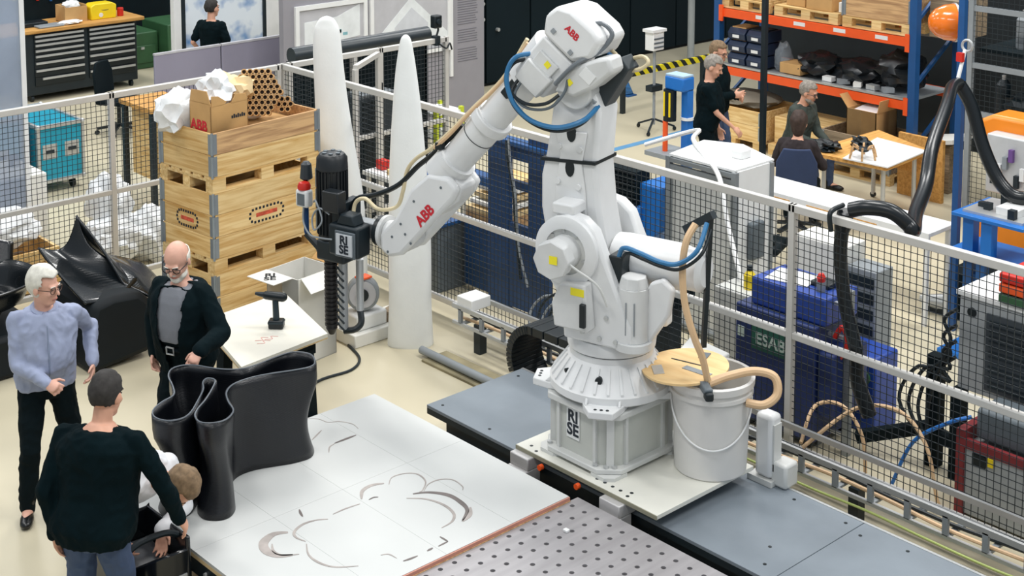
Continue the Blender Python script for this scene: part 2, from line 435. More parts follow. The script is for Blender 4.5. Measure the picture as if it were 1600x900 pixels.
obj('red_can', MB().cyl((-21.15, 10.88, 1.12), (-21.15, 10.88, 1.25), .05), RED, label='small red can at the bench corner beside the yellow case', cat='can', bevel=.006)
# pegboard with tools behind bench
pb = thing('tool_board', 'dark pegboard of hanging tools behind the tool bench', 'tool board', (-21.8, 10, 0))
obj('board', MB().bx(-21.85, -21.75, 8.6, 11.2, 0, 2.4), BLKM, pb, world=True)
for k in range(9):
    y = 9.3 + k * .2 + random.random() * .06; h = .2 + random.random() * .2
    obj('hanging_tool', MB().bar((-21.72, y, 1.9), (-21.72, y + .03, 1.75 - h), .035), [YEL, GRY, RED, BLU, GRY][k % 5], pb, world=True)
# green machine and dark machines behind
gm = thing('green_machine', 'dark green machine housing standing beside the tool cabinet', 'machine', (-22.3, 12, 0))
obj('body', MB().bx(-22.8, -22.0, 11.4, 12.0, 0, .62), GRN, gm, world=True, bevel=.02)
obj('side_cabinet', MB().bx(-22.6, -21.7, 12.02, 12.6, 0, .75), GRN, gm, world=True, bevel=.02)
obj('door', MB().bx(-22.0, -21.98, 11.45, 11.95, .1, .4), GRN, gm, world=True, bevel=.01)
obj('latch', MB().bx(-21.98, -21.96, 11.66, 11.72, .34, .38), ALU, gm, world=True)
dm = thing('dark_machine', 'tall black machine behind the green housing', 'machine', (-23.5, 12.2, 0))
obj('body', MB().bx(-24, -23, 11.3, 13.4, 0, 2.2), BLKM, dm, world=True, bevel=.03)
obj('control_panel', MB().bx(-23, -22.97, 12.0, 12.5, 1.2, 1.6), DRK, dm, world=True)
for k in range(4): obj('indicator', MB().cyl((-22.97, 12.1 + k * .1, 1.45), (-22.95, 12.1 + k * .1, 1.45), .02, n=8), ALU, dm, world=True)
def office_chair(name, label, loc, rz, col, h=.95):
    t = thing(name, label, 'chair', loc, rz)
    obj('seat', MB().box((0, 0, .47), (.48, .46, .08)), col, t, bevel=.03)
    bk = MB(); rs = []
    for i in range(7):
        z = .55 + (h - .55) * i / 6; w = .22 * (1 - .35 * max(0, i - 4) / 2) ; rs.append([Vector((x * w, -.24 - .03 * (1 - x * x) - .04 * i / 6 + d, z)) for x, d in ((-1, 0), (-.5, 0), (0, 0), (.5, 0), (1, 0), (1, .04), (.5, .04), (0, .04), (-.5, .04), (-1, .04))])
    obj('backrest', bk.rings(rs), col, t, bevel=.01)
    obj('back_bar', MB().bar((0, -.23, .42), (0, -.27, .75), .05, .02), BLK, t)
    obj('gas_column', MB().cyl((0, 0, .1), (0, 0, .43), .03), BLK, t)
    for k in range(5):
        a = k * 2 * PI / 5 + .3; x, y = .3 * math.cos(a), .3 * math.sin(a)
        l = obj('star_leg', MB().bar((0, 0, .12), (x, y, .085), .05, .03), BLK, t)
        obj('caster', MB().cyl((x - .02, y, .03), (x + .02, y, .03), .03, n=10), BLK, l)
    return t
office_chair('office_chair', 'black office chair with curved back beside the grey fabric screen', (-18.4, 9.4, 0), R(-60), BLKM, 1.0)
wt = thing('work_stool_table', 'small beech-topped table on dark legs behind the crate stack', 'table', (-15.1, 8.15, 0))
obj('top', MB().bx(-15.5, -14.75, 7.92, 8.5, 1.18, 1.23), BEECH, wt, world=True)
obj('panel', MB().bx(-15.4, -14.8, 8.03, 8.45, .35, 1.18), LUM, wt, world=True)
for x in (-15.45, -14.8):
    for y in (7.97, 8.45): obj('leg', MB().bx(x - .03, x + .03, y - .03, y + .03, 0, 1.18), DRK, wt, world=True)
# ---------------------------------------------------------------- safety fence
def mesh_panel(t, a, b, z0, z1, pitch=.05, r=.0021):
    """welded wire grid between two floor points"""
    a = Vector(a); b = Vector(b); d = (b - a); L_ = d.length; d.normalize(); n = Vector((-d.y, d.x))
    mb = MB()
    def bar(p, q, w):
        mb.add([p + w[0] * r + w[1] * r, p - w[0] * r + w[1] * r, p - w[0] * r - w[1] * r, p + w[0] * r - w[1] * r,
                q + w[0] * r + w[1] * r, q - w[0] * r + w[1] * r, q - w[0] * r - w[1] * r, q + w[0] * r - w[1] * r],
               [(0, 1, 5, 4), (1, 2, 6, 5), (2, 3, 7, 6), (3, 0, 4, 7)])
    d3 = Vector((d.x, d.y, 0)); n3 = Vector((n.x, n.y, 0)); up = Vector((0, 0, 1)); A = Vector((a.x, a.y, 0))
    k = int(L_ / pitch)
    for i in range(1, k): p = A + d3 * (L_ * i / k); bar(p + up * z0, p + up * z1, (d3, n3))
    k = int((z1 - z0) / pitch)
    for i in range(1, k): p = A + up * (z0 + (z1 - z0) * i / k); bar(p, p + d3 * L_, (n3, up))
    return obj('wire_mesh', mb, WIRE, t, world=True, smooth=None, kind='stuff')
def fence(name, label, pts, zt=2.0, mid=1.02, group=None, mesh=True):
    t = thing(name, label, 'fence', (*((Vector(pts[0]) + Vector(pts[-1])) / 2), 0), group=group)
    for p in pts:
        po = obj('post', MB().bx(p[0] - .025, p[0] + .025, p[1] - .025, p[1] + .025, .02, zt), ALUW, t, world=True)
        obj('foot_plate', MB().bx(p[0] - .07, p[0] + .07, p[1] - .05, p[1] + .05, 0, .02), ALU, po, world=True)
    for a, b in zip(pts[:-1], pts[1:]):
        A = Vector((*a, 0)); B = Vector((*b, 0)); d = (B - A).normalized() * .026
        for z, h in ((zt - .03, .06), (mid, .05), (.17, .05)):
            c = (A + B) / 2; s = (B - A).length - .05 if z < 1.9 else (B - A).length
            ang = math.atan2(d.y, d.x)
            o = obj('rail', MB().box((c.x, c.y, z), (s, .05, h), Matrix.Rotation(ang, 3, 'Z')), ALUW, t, world=True, bevel=.006)
        if mesh:
            mesh_panel(t, a, b, .2, mid - .025); mesh_panel(t, a, b, mid + .025, zt - .06)
    return t
FY = 8.42; FX = -12.79
fence('safety_fence', 'long aluminium safety fence with dark wire mesh running behind the robot', [(-12.79, FY), (-10.6, FY), (-8.4, FY), (-6.2, FY), (-4.0, FY), (-1.8, FY)])
fence('safety_fence', 'aluminium safety fence with dark wire mesh behind the crate stack and black sculptures', [(FX, 2.5), (FX, 4.5), (FX, 6.45), (FX, 8.36)])
fence('safety_fence', 'aluminium safety fence section in front of the black display box, camera clamped on its end', [(FX, 8.50), (FX, 9.7), (FX, 10.65)])
dr = thing('fence_gate', 'half-open aluminium fence gate leaf beside the black display box', 'gate', (-12.5, 9.3, 0))
for (p, q) in (((-12.30, 9.0, 0.1), (-12.30, 9.0, 1.93)), ((-12.72, 9.62, .1), (-12.72, 9.62, 1.93)), ((-12.30, 9.0, 1.95), (-12.72, 9.62, 1.95)), ((-12.30, 9.0, .1), (-12.72, 9.62, .1))):
    obj('gate_bar', MB().bar(p, q, .05), ALUW, dr, world=True)
obj('gate_hinge', MB().bx(-12.76, -12.70, 9.64, 9.67, 1.5, 1.62), BLK, dr, world=True)
cl = thing('clamp_camera', 'small black camera on a clamp at the fence end post', 'camera', (FX, 10.5, 2.0))
obj('clamp', MB().bx(-12.83, -12.74, 10.47, 10.53, 1.92, 2.03), DRK, cl, world=True)
obj('arm', MB().tube([(-12.78, 10.5, 2.02), (-12.78, 10.53, 2.1), (-12.78, 10.5, 2.15)], .012), BLK, cl, world=True)
obj('camera_body', MB().bx(-12.83, -12.74, 10.45, 10.56, 2.12, 2.27), BLK, cl, world=True, bevel=.015)
obj('lens', MB().cyl((-12.74, 10.5, 2.2), (-12.71, 10.5, 2.2), .03), DRK, cl, world=True)
obj('cable', MB().tube([(-12.74, 10.5, 1.95), (-12.72, 10.6, 1.88), (-12.73, 10.66, 1.93), (-12.74, 10.7, 1.85)], .01), BLK, cl, world=True)

# black display box behind the fence
db = thing('black_display_box', 'long black display box with a rounded padded top edge behind the fence', 'display box', (-13.6, 9.9, 0))
obj('front_panel', MB().bx(-13.5, -13.4, 8.93, 10.85, 0, 1.84), BLKM, db, world=True)
obj('padded_edge', MB().cyl((-13.4, 8.93, 1.92), (-13.4, 10.87, 1.92), .09, n=20), M('charcoal_vinyl', '#2a3237', .35), db, world=True)
obj('side_panel', MB().bx(-14.1, -13.4, 10.82, 10.87, 0, 1.84), BLKM, db, world=True)
obj('post', MB().bx(-13.4, -13.33, 9.72, 9.79, 0, 1.84), ALUW, db, world=True)
pc = thing('computer_cabinet', 'dark grey computer cabinet on a stand behind the fence between the white blades', 'cabinet', (-13.0, 9.8, 0))
obj('body', MB().bx(-13.2, -12.92, 9.5, 10.05, .98, 1.42), M('dark_grey_case', '#3a4248', .5), pc, world=True, bevel=.01)
obj('top_tray', MB().bx(-13.2, -12.92, 9.55, 10.0, 1.42, 1.45), GRY, pc, world=True)
for k in range(6): obj('vent_slat', MB().bx(-12.92, -12.91, 9.54, 9.8, 1.04 + k * .06, 1.07 + k * .06), BLK, pc, world=True)
obj('lamp', MB().bx(-12.92, -12.905, 9.96, 9.99, 1.02, 1.05), RED, pc, world=True)
obj('stand', MB().bx(-13.15, -12.97, 9.6, 9.95, 0, .98), DRK, pc, world=True)
yt = thing('yellow_trolley', 'small trolley with lime yellow posts behind the fence by the grey wall', 'trolley', (-13.6, 11.2, 0))
for x in (-13.8, -13.4):
    for y in (11.0, 11.4): obj('post', MB().bx(x - .025, x + .025, y - .025, y + .025, 0, .95), M('lime_yellow', '#c6d234', .5), yt, world=True)
for z in (.3, .6, .9): obj('shelf', MB().bx(-13.82, -13.38, 10.98, 11.42, z - .01, z + .01), WHT, yt, world=True)

# ---------------------------------------------------------------- print table
PT = (-8.46, -6.38, 4.20, 6.33)
pt = thing('print_table', 'low table of white boards marked with dark print outlines beside the robot', 'table', (-7.4, 5.26, 0))
SHEET = M('white_board_sheet', '#c9cbc9', .5, var=.03, scale=1.5)
ys = [4.20, 4.77, 5.30, 5.835, 6.33]; xs = [-8.46, -7.44, -6.38]
for i in range(2):
    for j in range(4):
        obj('board', MB().bx(xs[i] + .0007, xs[i + 1] - .0007, ys[j] + .0007, ys[j + 1] - .0007, .43, .45), SHEET, pt, world=True)
obj('underlay', MB().bx(-8.46, -6.385, 4.2, 6.33, .405, .43), PLY, pt, world=True)
obj('edge_band', MB().bx(-6.38, -6.37, 4.2, 6.33, .425, .447), M('red_brown_edge', '#c08674', .6), pt, world=True)
obj('edge_wood', MB().bx(-6.38, -6.365, 4.2, 6.33, .40, .425), LUMO, pt, world=True)
obj('side_beam', MB().bx(-8.46, -6.4, 4.2, 4.27, .31, .405), DRK, pt, world=True)
obj('side_beam', MB().bx(-8.46, -6.4, 6.26, 6.33, .31, .405), DRK, pt, world=True)
for x in (-8.4, -7.4, -6.5):
    for y in (4.4, 6.2): obj('leg', MB().bx(x - .05, x + .05, y - .05, y + .05, 0, .31), DRK, pt, world=True)
for x in (-7.3, -6.9): obj('bolt', MB().cyl((x, 4.205, .36), (x, 4.185, .36), .012, n=8), ALU, pt, world=True)
# print residue outlines (flat film of extruded plastic)
RES = M('print_residue', '#a8a09b', .6, var=.25, scale=9); RESD = M('print_residue_dark', '#6e6663', .6, var=.25, scale=9)
def ribbon(pts, w, mat, z=.4505):
    P = spline([(x, y, z) for x, y in pts], 8); mb = MB(); vs = []; k = len(P)
    for i, p in enumerate(P):
        d = (P[min(i + 1, k - 1)] - P[max(i - 1, 0)]).normalized(); n = Vector((-d.y, d.x, 0))
        ww = w * (.25 + .75 * math.sin(PI * (i + .5) / k)) * (1 + .2 * noise.noise(p * 9)); vs += [p + n * ww / 2, p - n * ww / 2, p + n * ww / 2 + Vector((0, 0, .0015)), p - n * ww / 2 + Vector((0, 0, .0015))]
    fs = []
    for i in range(k - 1):
        a = i * 4; b = a + 4; fs += [(a + 2, a + 3, b + 3, b + 2), (a, a + 2, b + 2, b), (a + 1, b + 1, b + 3, a + 3)]
    mb.add(vs, fs); return obj('residue_line', mb, mat, pt, world=True)
ribbon([(-7.286, 5.561), (-7.349, 5.636), (-7.334, 5.732), (-7.268, 5.789), (-7.156, 5.766), (-7.079, 5.677), (-7.077, 5.649)], 0.012, RES)
ribbon([(-7.064, 5.678), (-7.117, 5.762), (-7.112, 5.853), (-7.051, 5.913), (-6.943, 5.904), (-6.903, 5.87)], 0.01, RES)
ribbon([(-7.084, 5.601), (-7.03, 5.691), (-6.919, 5.761), (-6.793, 5.762), (-6.689, 5.727), (-6.612, 5.622)], 0.035, RESD)
ribbon([(-6.705, 5.768), (-6.634, 5.699), (-6.605, 5.615)], 0.03, RES)
ribbon([(-7.068, 5.536), (-6.977, 5.621), (-6.845, 5.659), (-6.717, 5.638), (-6.649, 5.567), (-6.634, 5.47)], 0.02, RES)
ribbon([(-7.255, 5.316), (-7.335, 5.382), (-7.356, 5.469), (-7.321, 5.548)], 0.03, RES)
ribbon([(-7.216, 5.344), (-7.219, 5.386), (-7.202, 5.411)], 0.012, RESD)
ribbon([(-7.196, 5.011), (-7.238, 4.943), (-7.249, 4.854), (-7.211, 4.769), (-7.149, 4.74), (-7.071, 4.757)], 0.02, RES)
ribbon([(-7.233, 4.737), (-7.274, 4.659), (-7.235, 4.564), (-7.151, 4.522), (-7.053, 4.537), (-6.996, 4.613)], 0.06, RES)
ribbon([(-7.186, 4.59), (-7.111, 4.552), (-7.041, 4.563), (-6.977, 4.646)], 0.02, RES)
ribbon([(-7.045, 4.745), (-6.931, 4.684), (-6.813, 4.682), (-6.714, 4.727), (-6.635, 4.832)], 0.016, RES)
ribbon([(-6.64, 5.002), (-6.615, 5.043), (-6.547, 5.051)], 0.01, RES)
ribbon([(-6.497, 5.06), (-6.489, 5.102), (-6.484, 5.16)], 0.016, RESD)
ribbon([(-6.487, 5.236), (-6.492, 5.283)], 0.016, RESD)
ribbon([(-6.483, 5.32), (-6.486, 5.398)], 0.014, RESD)
ribbon([(-6.486, 5.398), (-6.561, 5.397)], 0.014, RESD)
ribbon([(-7.417, 4.945), (-7.369, 4.924), (-7.328, 4.911)], 0.016, RESD)
ribbon([(-7.224, 5.068), (-7.226, 5.168), (-7.213, 5.272)], 0.012, RES)
ribbon([(-8.005, 5.638), (-8.005, 5.734), (-8.005, 5.824)], 0.022, RESD)
ribbon([(-7.918, 5.529), (-7.982, 5.581), (-7.999, 5.633)], 0.01, RES)
ribbon([(-8.154, 5.553), (-8.192, 5.62), (-8.23, 5.687)], 0.012, RES)
ribbon([(-8.48, 5.695), (-8.392, 5.773), (-8.303, 5.794), (-8.259, 5.861), (-8.166, 5.907), (-8.074, 5.895)], 0.008, RES)

# ---------------------------------------------------------------- perforated steel plate
STEEL = M('brushed_steel', '#a19ea0', .42, .25, var=.12, scale=3.0, stretch=(6, .5, 1))
sp = thing('perforated_steel_table', 'brushed steel fixture table full of round holes beside the track', 'table', (-5.2, 5.3, 0))
pit = .11; x0, y1 = -6.365, 6.40; nx, ny = 21, 16
mb = MB(); n = 12; r = .0165; dz = -.03; zt = .42
for i in range(nx):
    for j in range(ny):
        cx = x0 + .045 + pit * i; cy = y1 - .1 - pit * j; h = pit / 2
        sq = [];
        for k in range(n):
            a = 2 * PI * k / n + PI / 4; c, s_ = math.cos(a), math.sin(a); m_ = max(abs(c), abs(s_)); sq.append((cx + h * c / m_, cy + h * s_ / m_, zt))
        ci = [(cx + r * math.cos(2 * PI * k / n + PI / 4), cy + r * math.sin(2 * PI * k / n + PI / 4), zt) for k in range(n)]
        lo = [(p[0], p[1], zt + dz) for p in ci]
        fs = [(k, (k + 1) % n, n + (k + 1) % n, n + k) for k in range(n)] + [(n + k, n + (k + 1) % n, 2 * n + (k + 1) % n, 2 * n + k) for k in range(n)]
        mb.add(sq + ci + lo, fs)
xe, ye = x0 + .045 - pit / 2, y1 - .1 + pit / 2; xE = xe + pit * nx; yE = ye - pit * ny
mb.add([(xe, ye, zt), (xE, ye, zt), (xE, yE, zt), (xe, yE, zt), (xe, ye, .36), (xE, ye, .36), (xE, yE, .36), (xe, yE, .36)], [(0, 1, 5, 4), (1, 2, 6, 5), (2, 3, 7, 6), (3, 0, 4, 7)])
obj('hole_plate', mb, STEEL, sp, world=True, smooth=None)
obj('hole_floor', MB().bx(xe, xE, yE, ye, .34, .388), BLKM, sp, world=True)
obj('side_strip', MB().bx(xe, xE, ye, ye + .05, .36, .419), STEEL, sp, world=True)
for x in (-6.1, -5.1, -4.2):
    for y in (4.9, 6.2): obj('leg', MB().bx(x - .05, x + .05, y - .05, y + .05, 0, .34), DRK, sp, world=True)
for k, (x, y) in enumerate(((-6.12, 6.05), (-5.6, 5.82), (-5.52, 5.85))):
    obj('white_chip', MB().box((x, y, .428), (.035, .03, .016)), WHT, label='small white plastic chip lying on the steel hole table', cat='chip', group='white chips on the steel table', bevel=.003)

# ---------------------------------------------------------------- robot track
tk = thing('robot_track', 'long low robot track with grey deck plates and black side beams', 'track', (-5.5, 7.08, 0))
PX0, PX1, PY0, PY1 = -8.17, -2.0, 6.60, 7.57
for a, b in ((PX0, -7.0), (-6.998, -4.975), (-4.97, -2.0)): obj('deck_plate', MB().bx(a, b, PY0, PY1, .355, .38), PLATF, tk, world=True, bevel=.003)
obj('deck_edge', MB().bx(PX0, PX1, PY0 + .002, PY0 + .03, .31, .355), DRK, tk, world=True)
obj('deck_edge', MB().bx(PX0, PX1, PY1 - .005, PY1 + .015, .33, .383), ALU, tk, world=True)
obj('end_edge', MB().bx(PX0 + .002, PX0 + .03, PY0 + .03, PY1 - .01, .31, .355), DRK, tk, world=True)
obj('track_beam', MB().bx(PX0 + .18, PX1, PY0 + .04, PY1 - .05, .04, .31), DRK, tk, world=True)
obj('track_rail', MB().bx(PX0 + .1, PX1, PY0 - .06, PY0 + .04, .10, .16), DRK, tk, world=True)
for x in (-7.8, -6.4, -5.0, -3.6): obj('track_foot', MB().bx(x - .15, x + .15, PY0 - .1, PY1 + .02, 0, .04), DRK, tk, world=True)
for (x, y) in ((-8.08, 6.68), (-8.08, 7.45), (-7.55, 6.68), (-5.2, 6.9), (-5.05, 7.48), (-4.9, 7.42), (-5.45, 7.48), (-4.6, 7.48), (-4.3, 6.95), (-4.05, 7.2), (-5.1, 6.72)):
    obj('deck_screw', MB().cyl((x, y, .379), (x, y, .382), .012, n=10), BLK, tk, world=True)
# carriage under the robot
cg = thing('robot_carriage', 'white robot carriage plate on aluminium blocks riding on the grey track', 'carriage', (-6.42, 6.98, .38))
obj('plate', MB().bx(-7.07, -5.77, 6.50, 7.46, .47, .5), M('cream_white_plate', '#deddd3', .45, var=.03), cg, world=True, bevel=.003)
obj('plate_edge', MB().bx(-7.07, -5.77, 6.494, 6.50, .47, .497), M('khaki_edge', '#8f8c78', .6), cg, world=True)
for x in (-6.98, -6.13): obj('bearing_block', MB().bx(x - .09, x + .09, 6.44, 6.60, .385, .47), M('cast_aluminium', '#c9c7c6', .45, .3), cg, world=True, bevel=.008)
for x in (-6.98, -6.13): obj('bearing_block', MB().bx(x - .09, x + .09, 6.42, 6.56, .22, .385), M('cast_aluminium', '#c9c7c6', .45, .3), cg, world=True, bevel=.008)
for x in (-6.8, -6.45): obj('orange_fitting', MB().cyl((x, 6.49, .44), (x, 6.46, .44), .02, n=10), ORG, cg, world=True)
obj('carriage_core', MB().bx(-6.9, -5.95, 6.62, 7.4, .381, .47), DRK, cg, world=True)
for (x, y) in ((-6.98, 6.56), (-6.93, 6.62), (-6.9, 6.53), (-6.35, 6.56), (-6.28, 6.56), (-6.21, 6.56), (-6.14, 6.56), (-6.07, 6.59), (-6.06, 6.54)):
    obj('plate_hole', MB().cyl((x, y, .5), (x, y, .501), .013, n=8), BLK, cg, world=True)

# pedestal
pd = thing('robot_pedestal', 'pale grey welded steel pedestal with chamfered foot under the robot', 'pedestal', (-6.59, 6.95, .5))
def oct_(x0, x1, y0, y1, c): return [(x0 + c, y0), (x1 - c, y0), (x1, y0 + c), (x1, y1 - c), (x1 - c, y1), (x0 + c, y1), (x0, y1 - c), (x0, y0 + c)]
for sx in (-1, 1):
    for sy in (-1, 1):
        cx, cy = -6.59 + sx * .24, 6.95 + sy * .28; obj('foot', MB().prism(oct_(cx - .11, cx + .11, cy - .11, cy + .11, .05), 'z', .5, .525), ROBG, pd, world=True)
obj('foot_flange', MB().prism(oct_(-6.94, -6.24, 6.56, 7.34, .12), 'z', .525, .56), ROBG, pd, world=True, bevel=.006)
obj('column', MB().prism(oct_(-6.90, -6.29, 6.62, 7.28, .1), 'z', .56, .89), M('pedestal_panel', '#c2c4bd', .45, var=.04), pd, world=True)
for (x, y) in ((-6.76, 6.612), (-6.42, 6.612), (-6.282, 6.76), (-6.282, 7.12)): obj('rib', MB().bx(x - .012, x + .012, y - .012, y + .012, .56, .89), ROBG, pd, world=True)
for (x, y) in ((-6.86, 6.66), (-6.33, 6.66), (-6.33, 7.24), (-6.86, 7.24)): obj('corner_post', MB().box((x, y, .725), (.05, .05, .33), Matrix.Rotation(R(45), 3, 'Z')), ROBG, pd, world=True)
obj('top_flange', MB().prism(oct_(-6.94, -6.25, 6.57, 7.33, .11), 'z', .89, .935), ROBG, pd, world=True, bevel=.008)
for (x, y) in ((-6.40, 6.59), (-6.33, 6.62), (-6.29, 6.66), (-6.84, 6.60)):
    obj('foot_bolt', MB().cyl((x, y, .56), (x, y, .575), .018, n=8), ALU, pd, world=True)
st = obj('logo_sticker', MB().bx(-6.69, -6.57, 6.612, 6.618, .66, .87), WHT, pd, world=True)
text('RI\nSE', INK, st, frame((-6.63, 6.610, .765), (1, 0, 0), (0, 0, 1)), .115, bold=.003)
# ---------------------------------------------------------------- industrial robot
RB = thing('industrial_robot', 'large white six-axis industrial robot arm bending over the print table', 'robot', (-6.6, 6.95, .935), R(195))
RZ = Matrix.Translation((0, 0, -.935))
def rb(): m = MB(); m.M = RZ.copy(); return m
def rpart(name, m, mat=ROB, **k):
    par = k.pop('parent', RB); return obj(name, m, mat, par, **k)
# base casting
bs = rb(); bs.lathe([(.40, .965), (.42, .98), (.42, 1.03), (.40, 1.05), (.31, 1.17), (.285, 1.20), (.285, 1.24)], n=40)
base = rpart('base_casting', bs)
for k in range(4):
    a = R(21 + 90 * k); c, s_ = math.cos(a), math.sin(a); m = rb()
    m.M = RZ @ Matrix.Rotation(a, 4, 'Z')
    m.prism([(.25, -.17), (.42, -.13), (.53, -.08), (.53, .08), (.42, .13), (.25, .17)], 'z', .937, .985)
    m.prism([(.28, .985), (.44, .985), (.30, 1.12)], 'y', -.12, -.10); m.prism([(.28, .985), (.44, .985), (.30, 1.12)], 'y', .10, .12)
    fo = rpart('base_foot', m, parent=base, bevel=.006)
    for q in (-.04, 0, .04):
        h = rb(); h.M = m.M; h.cyl((.49, q, .985), (.49, q, .988), .011, n=8); rpart('foot_hole', h, BLK, parent=fo)
for k in range(28):
    a = 2 * PI * k / 28; m = rb(); m.M = RZ @ Matrix.Rotation(a, 4, 'Z')
    m.prism([(.30, 1.0), (.41, 1.0), (.41, 1.055), (.305, 1.19)], 'y', -.008, .008); rpart('base_rib', m, parent=base)
for (ax, z, rr) in ((105, 1.12, .025), (60, 1.12, .014)):
    m = rb(); m.M = RZ @ Matrix.Rotation(R(ax), 4, 'Z'); m.cyl((.33, 0, z), (.362, 0, z), rr, n=12); rpart('port', m, BLK, parent=base)
rg = rb(); rg.lathe([(.27, 1.24), (.30, 1.255), (.305, 1.30), (.29, 1.335), (.25, 1.345)], n=40); rpart('turntable_ring', rg)
# turret
TP = [(.40, 1.85), (.40, 1.98), (.36, 2.08), (.27, 2.17), (.17, 2.2), (.06, 2.18), (-.03, 2.11), (-.08, 1.99), (-.20, 1.73), (-.31, 1.52), (-.31, 1.345), (.20, 1.345), (.22, 1.6), (.33, 1.75)]
tu = rpart('turret_side_plate', rb().prism(TP, 'y', .20, .31), bevel=.02)
rpart('turret_side_plate', rb().prism([(x, z) for x, z in TP], 'y', -.31, -.20), bevel=.02)
rpart('turret_core', rb().prism([(.2, 1.345), (.18, 1.55), (0, 1.62), (-.3, 1.55), (-.3, 1.345)], 'y', -.20, .20), bevel=.02)
ring = rb(); ring.lathe([(.155, .30), (.155, .345), (.20, .35), (.235, .335), (.24, .30)], (.17, 0, 1.95), 36, 'y'); rpart('shoulder_ring', ring, parent=tu)
rpart('shoulder_recess', rb().cyl((.17, .31, 1.95), (.17, .318, 1.95), .155, n=30), ROBG, parent=tu)
mt = rb(); mt.cyl((.175, .315, 1.95), (.17, .44, 1.95), .115, n=18); mt.cyl((.17, .44, 1.95), (.16, .545, 1.95), .13, n=8)
mo = rpart('shoulder_motor', mt, M('robot_motor_grey', '#d2d3d2', .4), bevel=.008)
rpart('warning_label', rb().bx(.11, .17, .545, .548, 1.93, 1.985), YLBL, parent=mo)
for a in (40, 80, 120, 200): rpart('bolt', rb().cyl((.17 + .14 * math.cos(R(a)), .318, 1.95 + .14 * math.sin(R(a))), (.17 + .14 * math.cos(R(a)), .33, 1.95 + .14 * math.sin(R(a))), .014, n=8), ALU, parent=tu)
rpart('frame_tab', rb().bx(.13, .30, .12, .30, 2.18, 2.26), bevel=.015)
# lower gearbox cover with motor
lg = rpart('gear_cover', rb().prism([(.21, 1.46), (.23, 1.62), (.17, 1.76), (-.02, 1.78), (-.05, 1.46)], 'y', .31, .42), M('robot_motor_grey', '#d2d3d2', .4), bevel=.015)
rpart('warning_label', rb().bx(-.02, .08, .42, .423, 1.70, 1.75), YLBL, parent=lg)
rpart('connector', rb().bx(-.04, 0, .42, .45, 1.50, 1.66), BLK, parent=lg, bevel=.006)
for x, z in ((.05, 1.42), (-.08, 1.40), (-.2, 1.40), (-.13, 1.55)): rpart('bolt', rb().cyl((x, .31, z), (x, .325, z), .016, n=8), ALU, parent=tu)
mv = rb(); mv.cyl((-.27, .2, 1.345), (-.27, .2, 1.40), .13, n=24); mv.cyl((-.27, .2, 1.40), (-.27, .2, 1.76), .105, n=24); mv.cyl((-.27, .2, 1.76), (-.27, .2, 1.83), .105, .085, n=8)
mv_ = rpart('base_motor', mv, M('robot_motor_grey', '#d2d3d2', .4), bevel=.006)
for a in (60, 90, 120): rpart('motor_slot', rb().bx(-.27 + .107 * math.cos(R(a)) - .004, -.27 + .107 * math.cos(R(a)) + .004, .2 + .107 * math.sin(R(a)) - .004, .2 + .107 * math.sin(R(a)) + .004, 1.46, 1.68), GRY, parent=mv_)
# lower arm
LA = [(.42, 2.73), (.40, 2.88), (.32, 3.0), (.2, 3.04), (.08, 2.98), (.03, 2.87), (.06, 2.49), (.03, 2.19), (-.02, 1.95), (.02, 1.76), (.2, 1.68), (.38, 1.78), (.45, 1.95), (.49, 2.15), (.49, 2.38), (.45, 2.55)]
la = rpart('lower_arm', rb().prism(LA, 'y', -.14, .13), bevel=.03)
rpart('arm_rib', rb().prism([(.37, 2.70), (.33, 2.55), (.36, 2.35), (.37, 2.15), (.33, 2.1), (.12, 2.1), (.13, 2.3), (.16, 2.5), (.12, 2.72)], 'y', .13, .145), parent=la, bevel=.008)
for (x, z) in ((.24, 2.70), (.25, 2.46)):
    e = rb(); e.prism([(x + .035 * math.cos(2 * PI * i / 14), z + .06 * math.sin(2 * PI * i / 14)) for i in range(14)], 'y', .14, .149); rpart('arm_opening', e, BLK, parent=la)
rpart('strap', rb().prism([(.475, 2.482), (.472, 2.505), (.055, 2.53), (.055, 2.507)], 'y', -.15, .15), BLK, parent=la)
for (x, z) in ((.33, 2.6), (.17, 2.6), (.34, 2.36), (.18, 2.34)): rpart('bolt', rb().cyl((x, .14, z), (x, .16, z), .02, n=10), ROB, parent=la)
# balancing cylinder
bc = rb(); bc.M = RZ @ Matrix.Translation((0, -.02, 0))
bc.lathe([(.10, -.05), (.15, -.02), (.155, .05), (.155, .45), (.145, .5), (.145, .62), (.11, .66)], (0, 0, 0), 24, 'x')
bc.v = []; bc.f = []
bc.M = RZ @ Matrix.Translation((-.06, -.02, 1.87)) @ Matrix.Rotation(R(180), 4, 'Z')
bc.lathe([(.10, -.05), (.15, -.02), (.155, .05), (.155, .45), (.14, .5), (.14, .60), (.10, .63)], (0, 0, 0), 24, 'x')
rpart('balance_cylinder', bc)
rpart('cylinder_support', rb().prism([(-.36, 1.345), (-.52, 1.60), (-.55, 1.78), (-.47, 1.84), (-.38, 1.80), (-.25, 1.5), (-.25, 1.345)], 'y', .13, .19), bevel=.02)
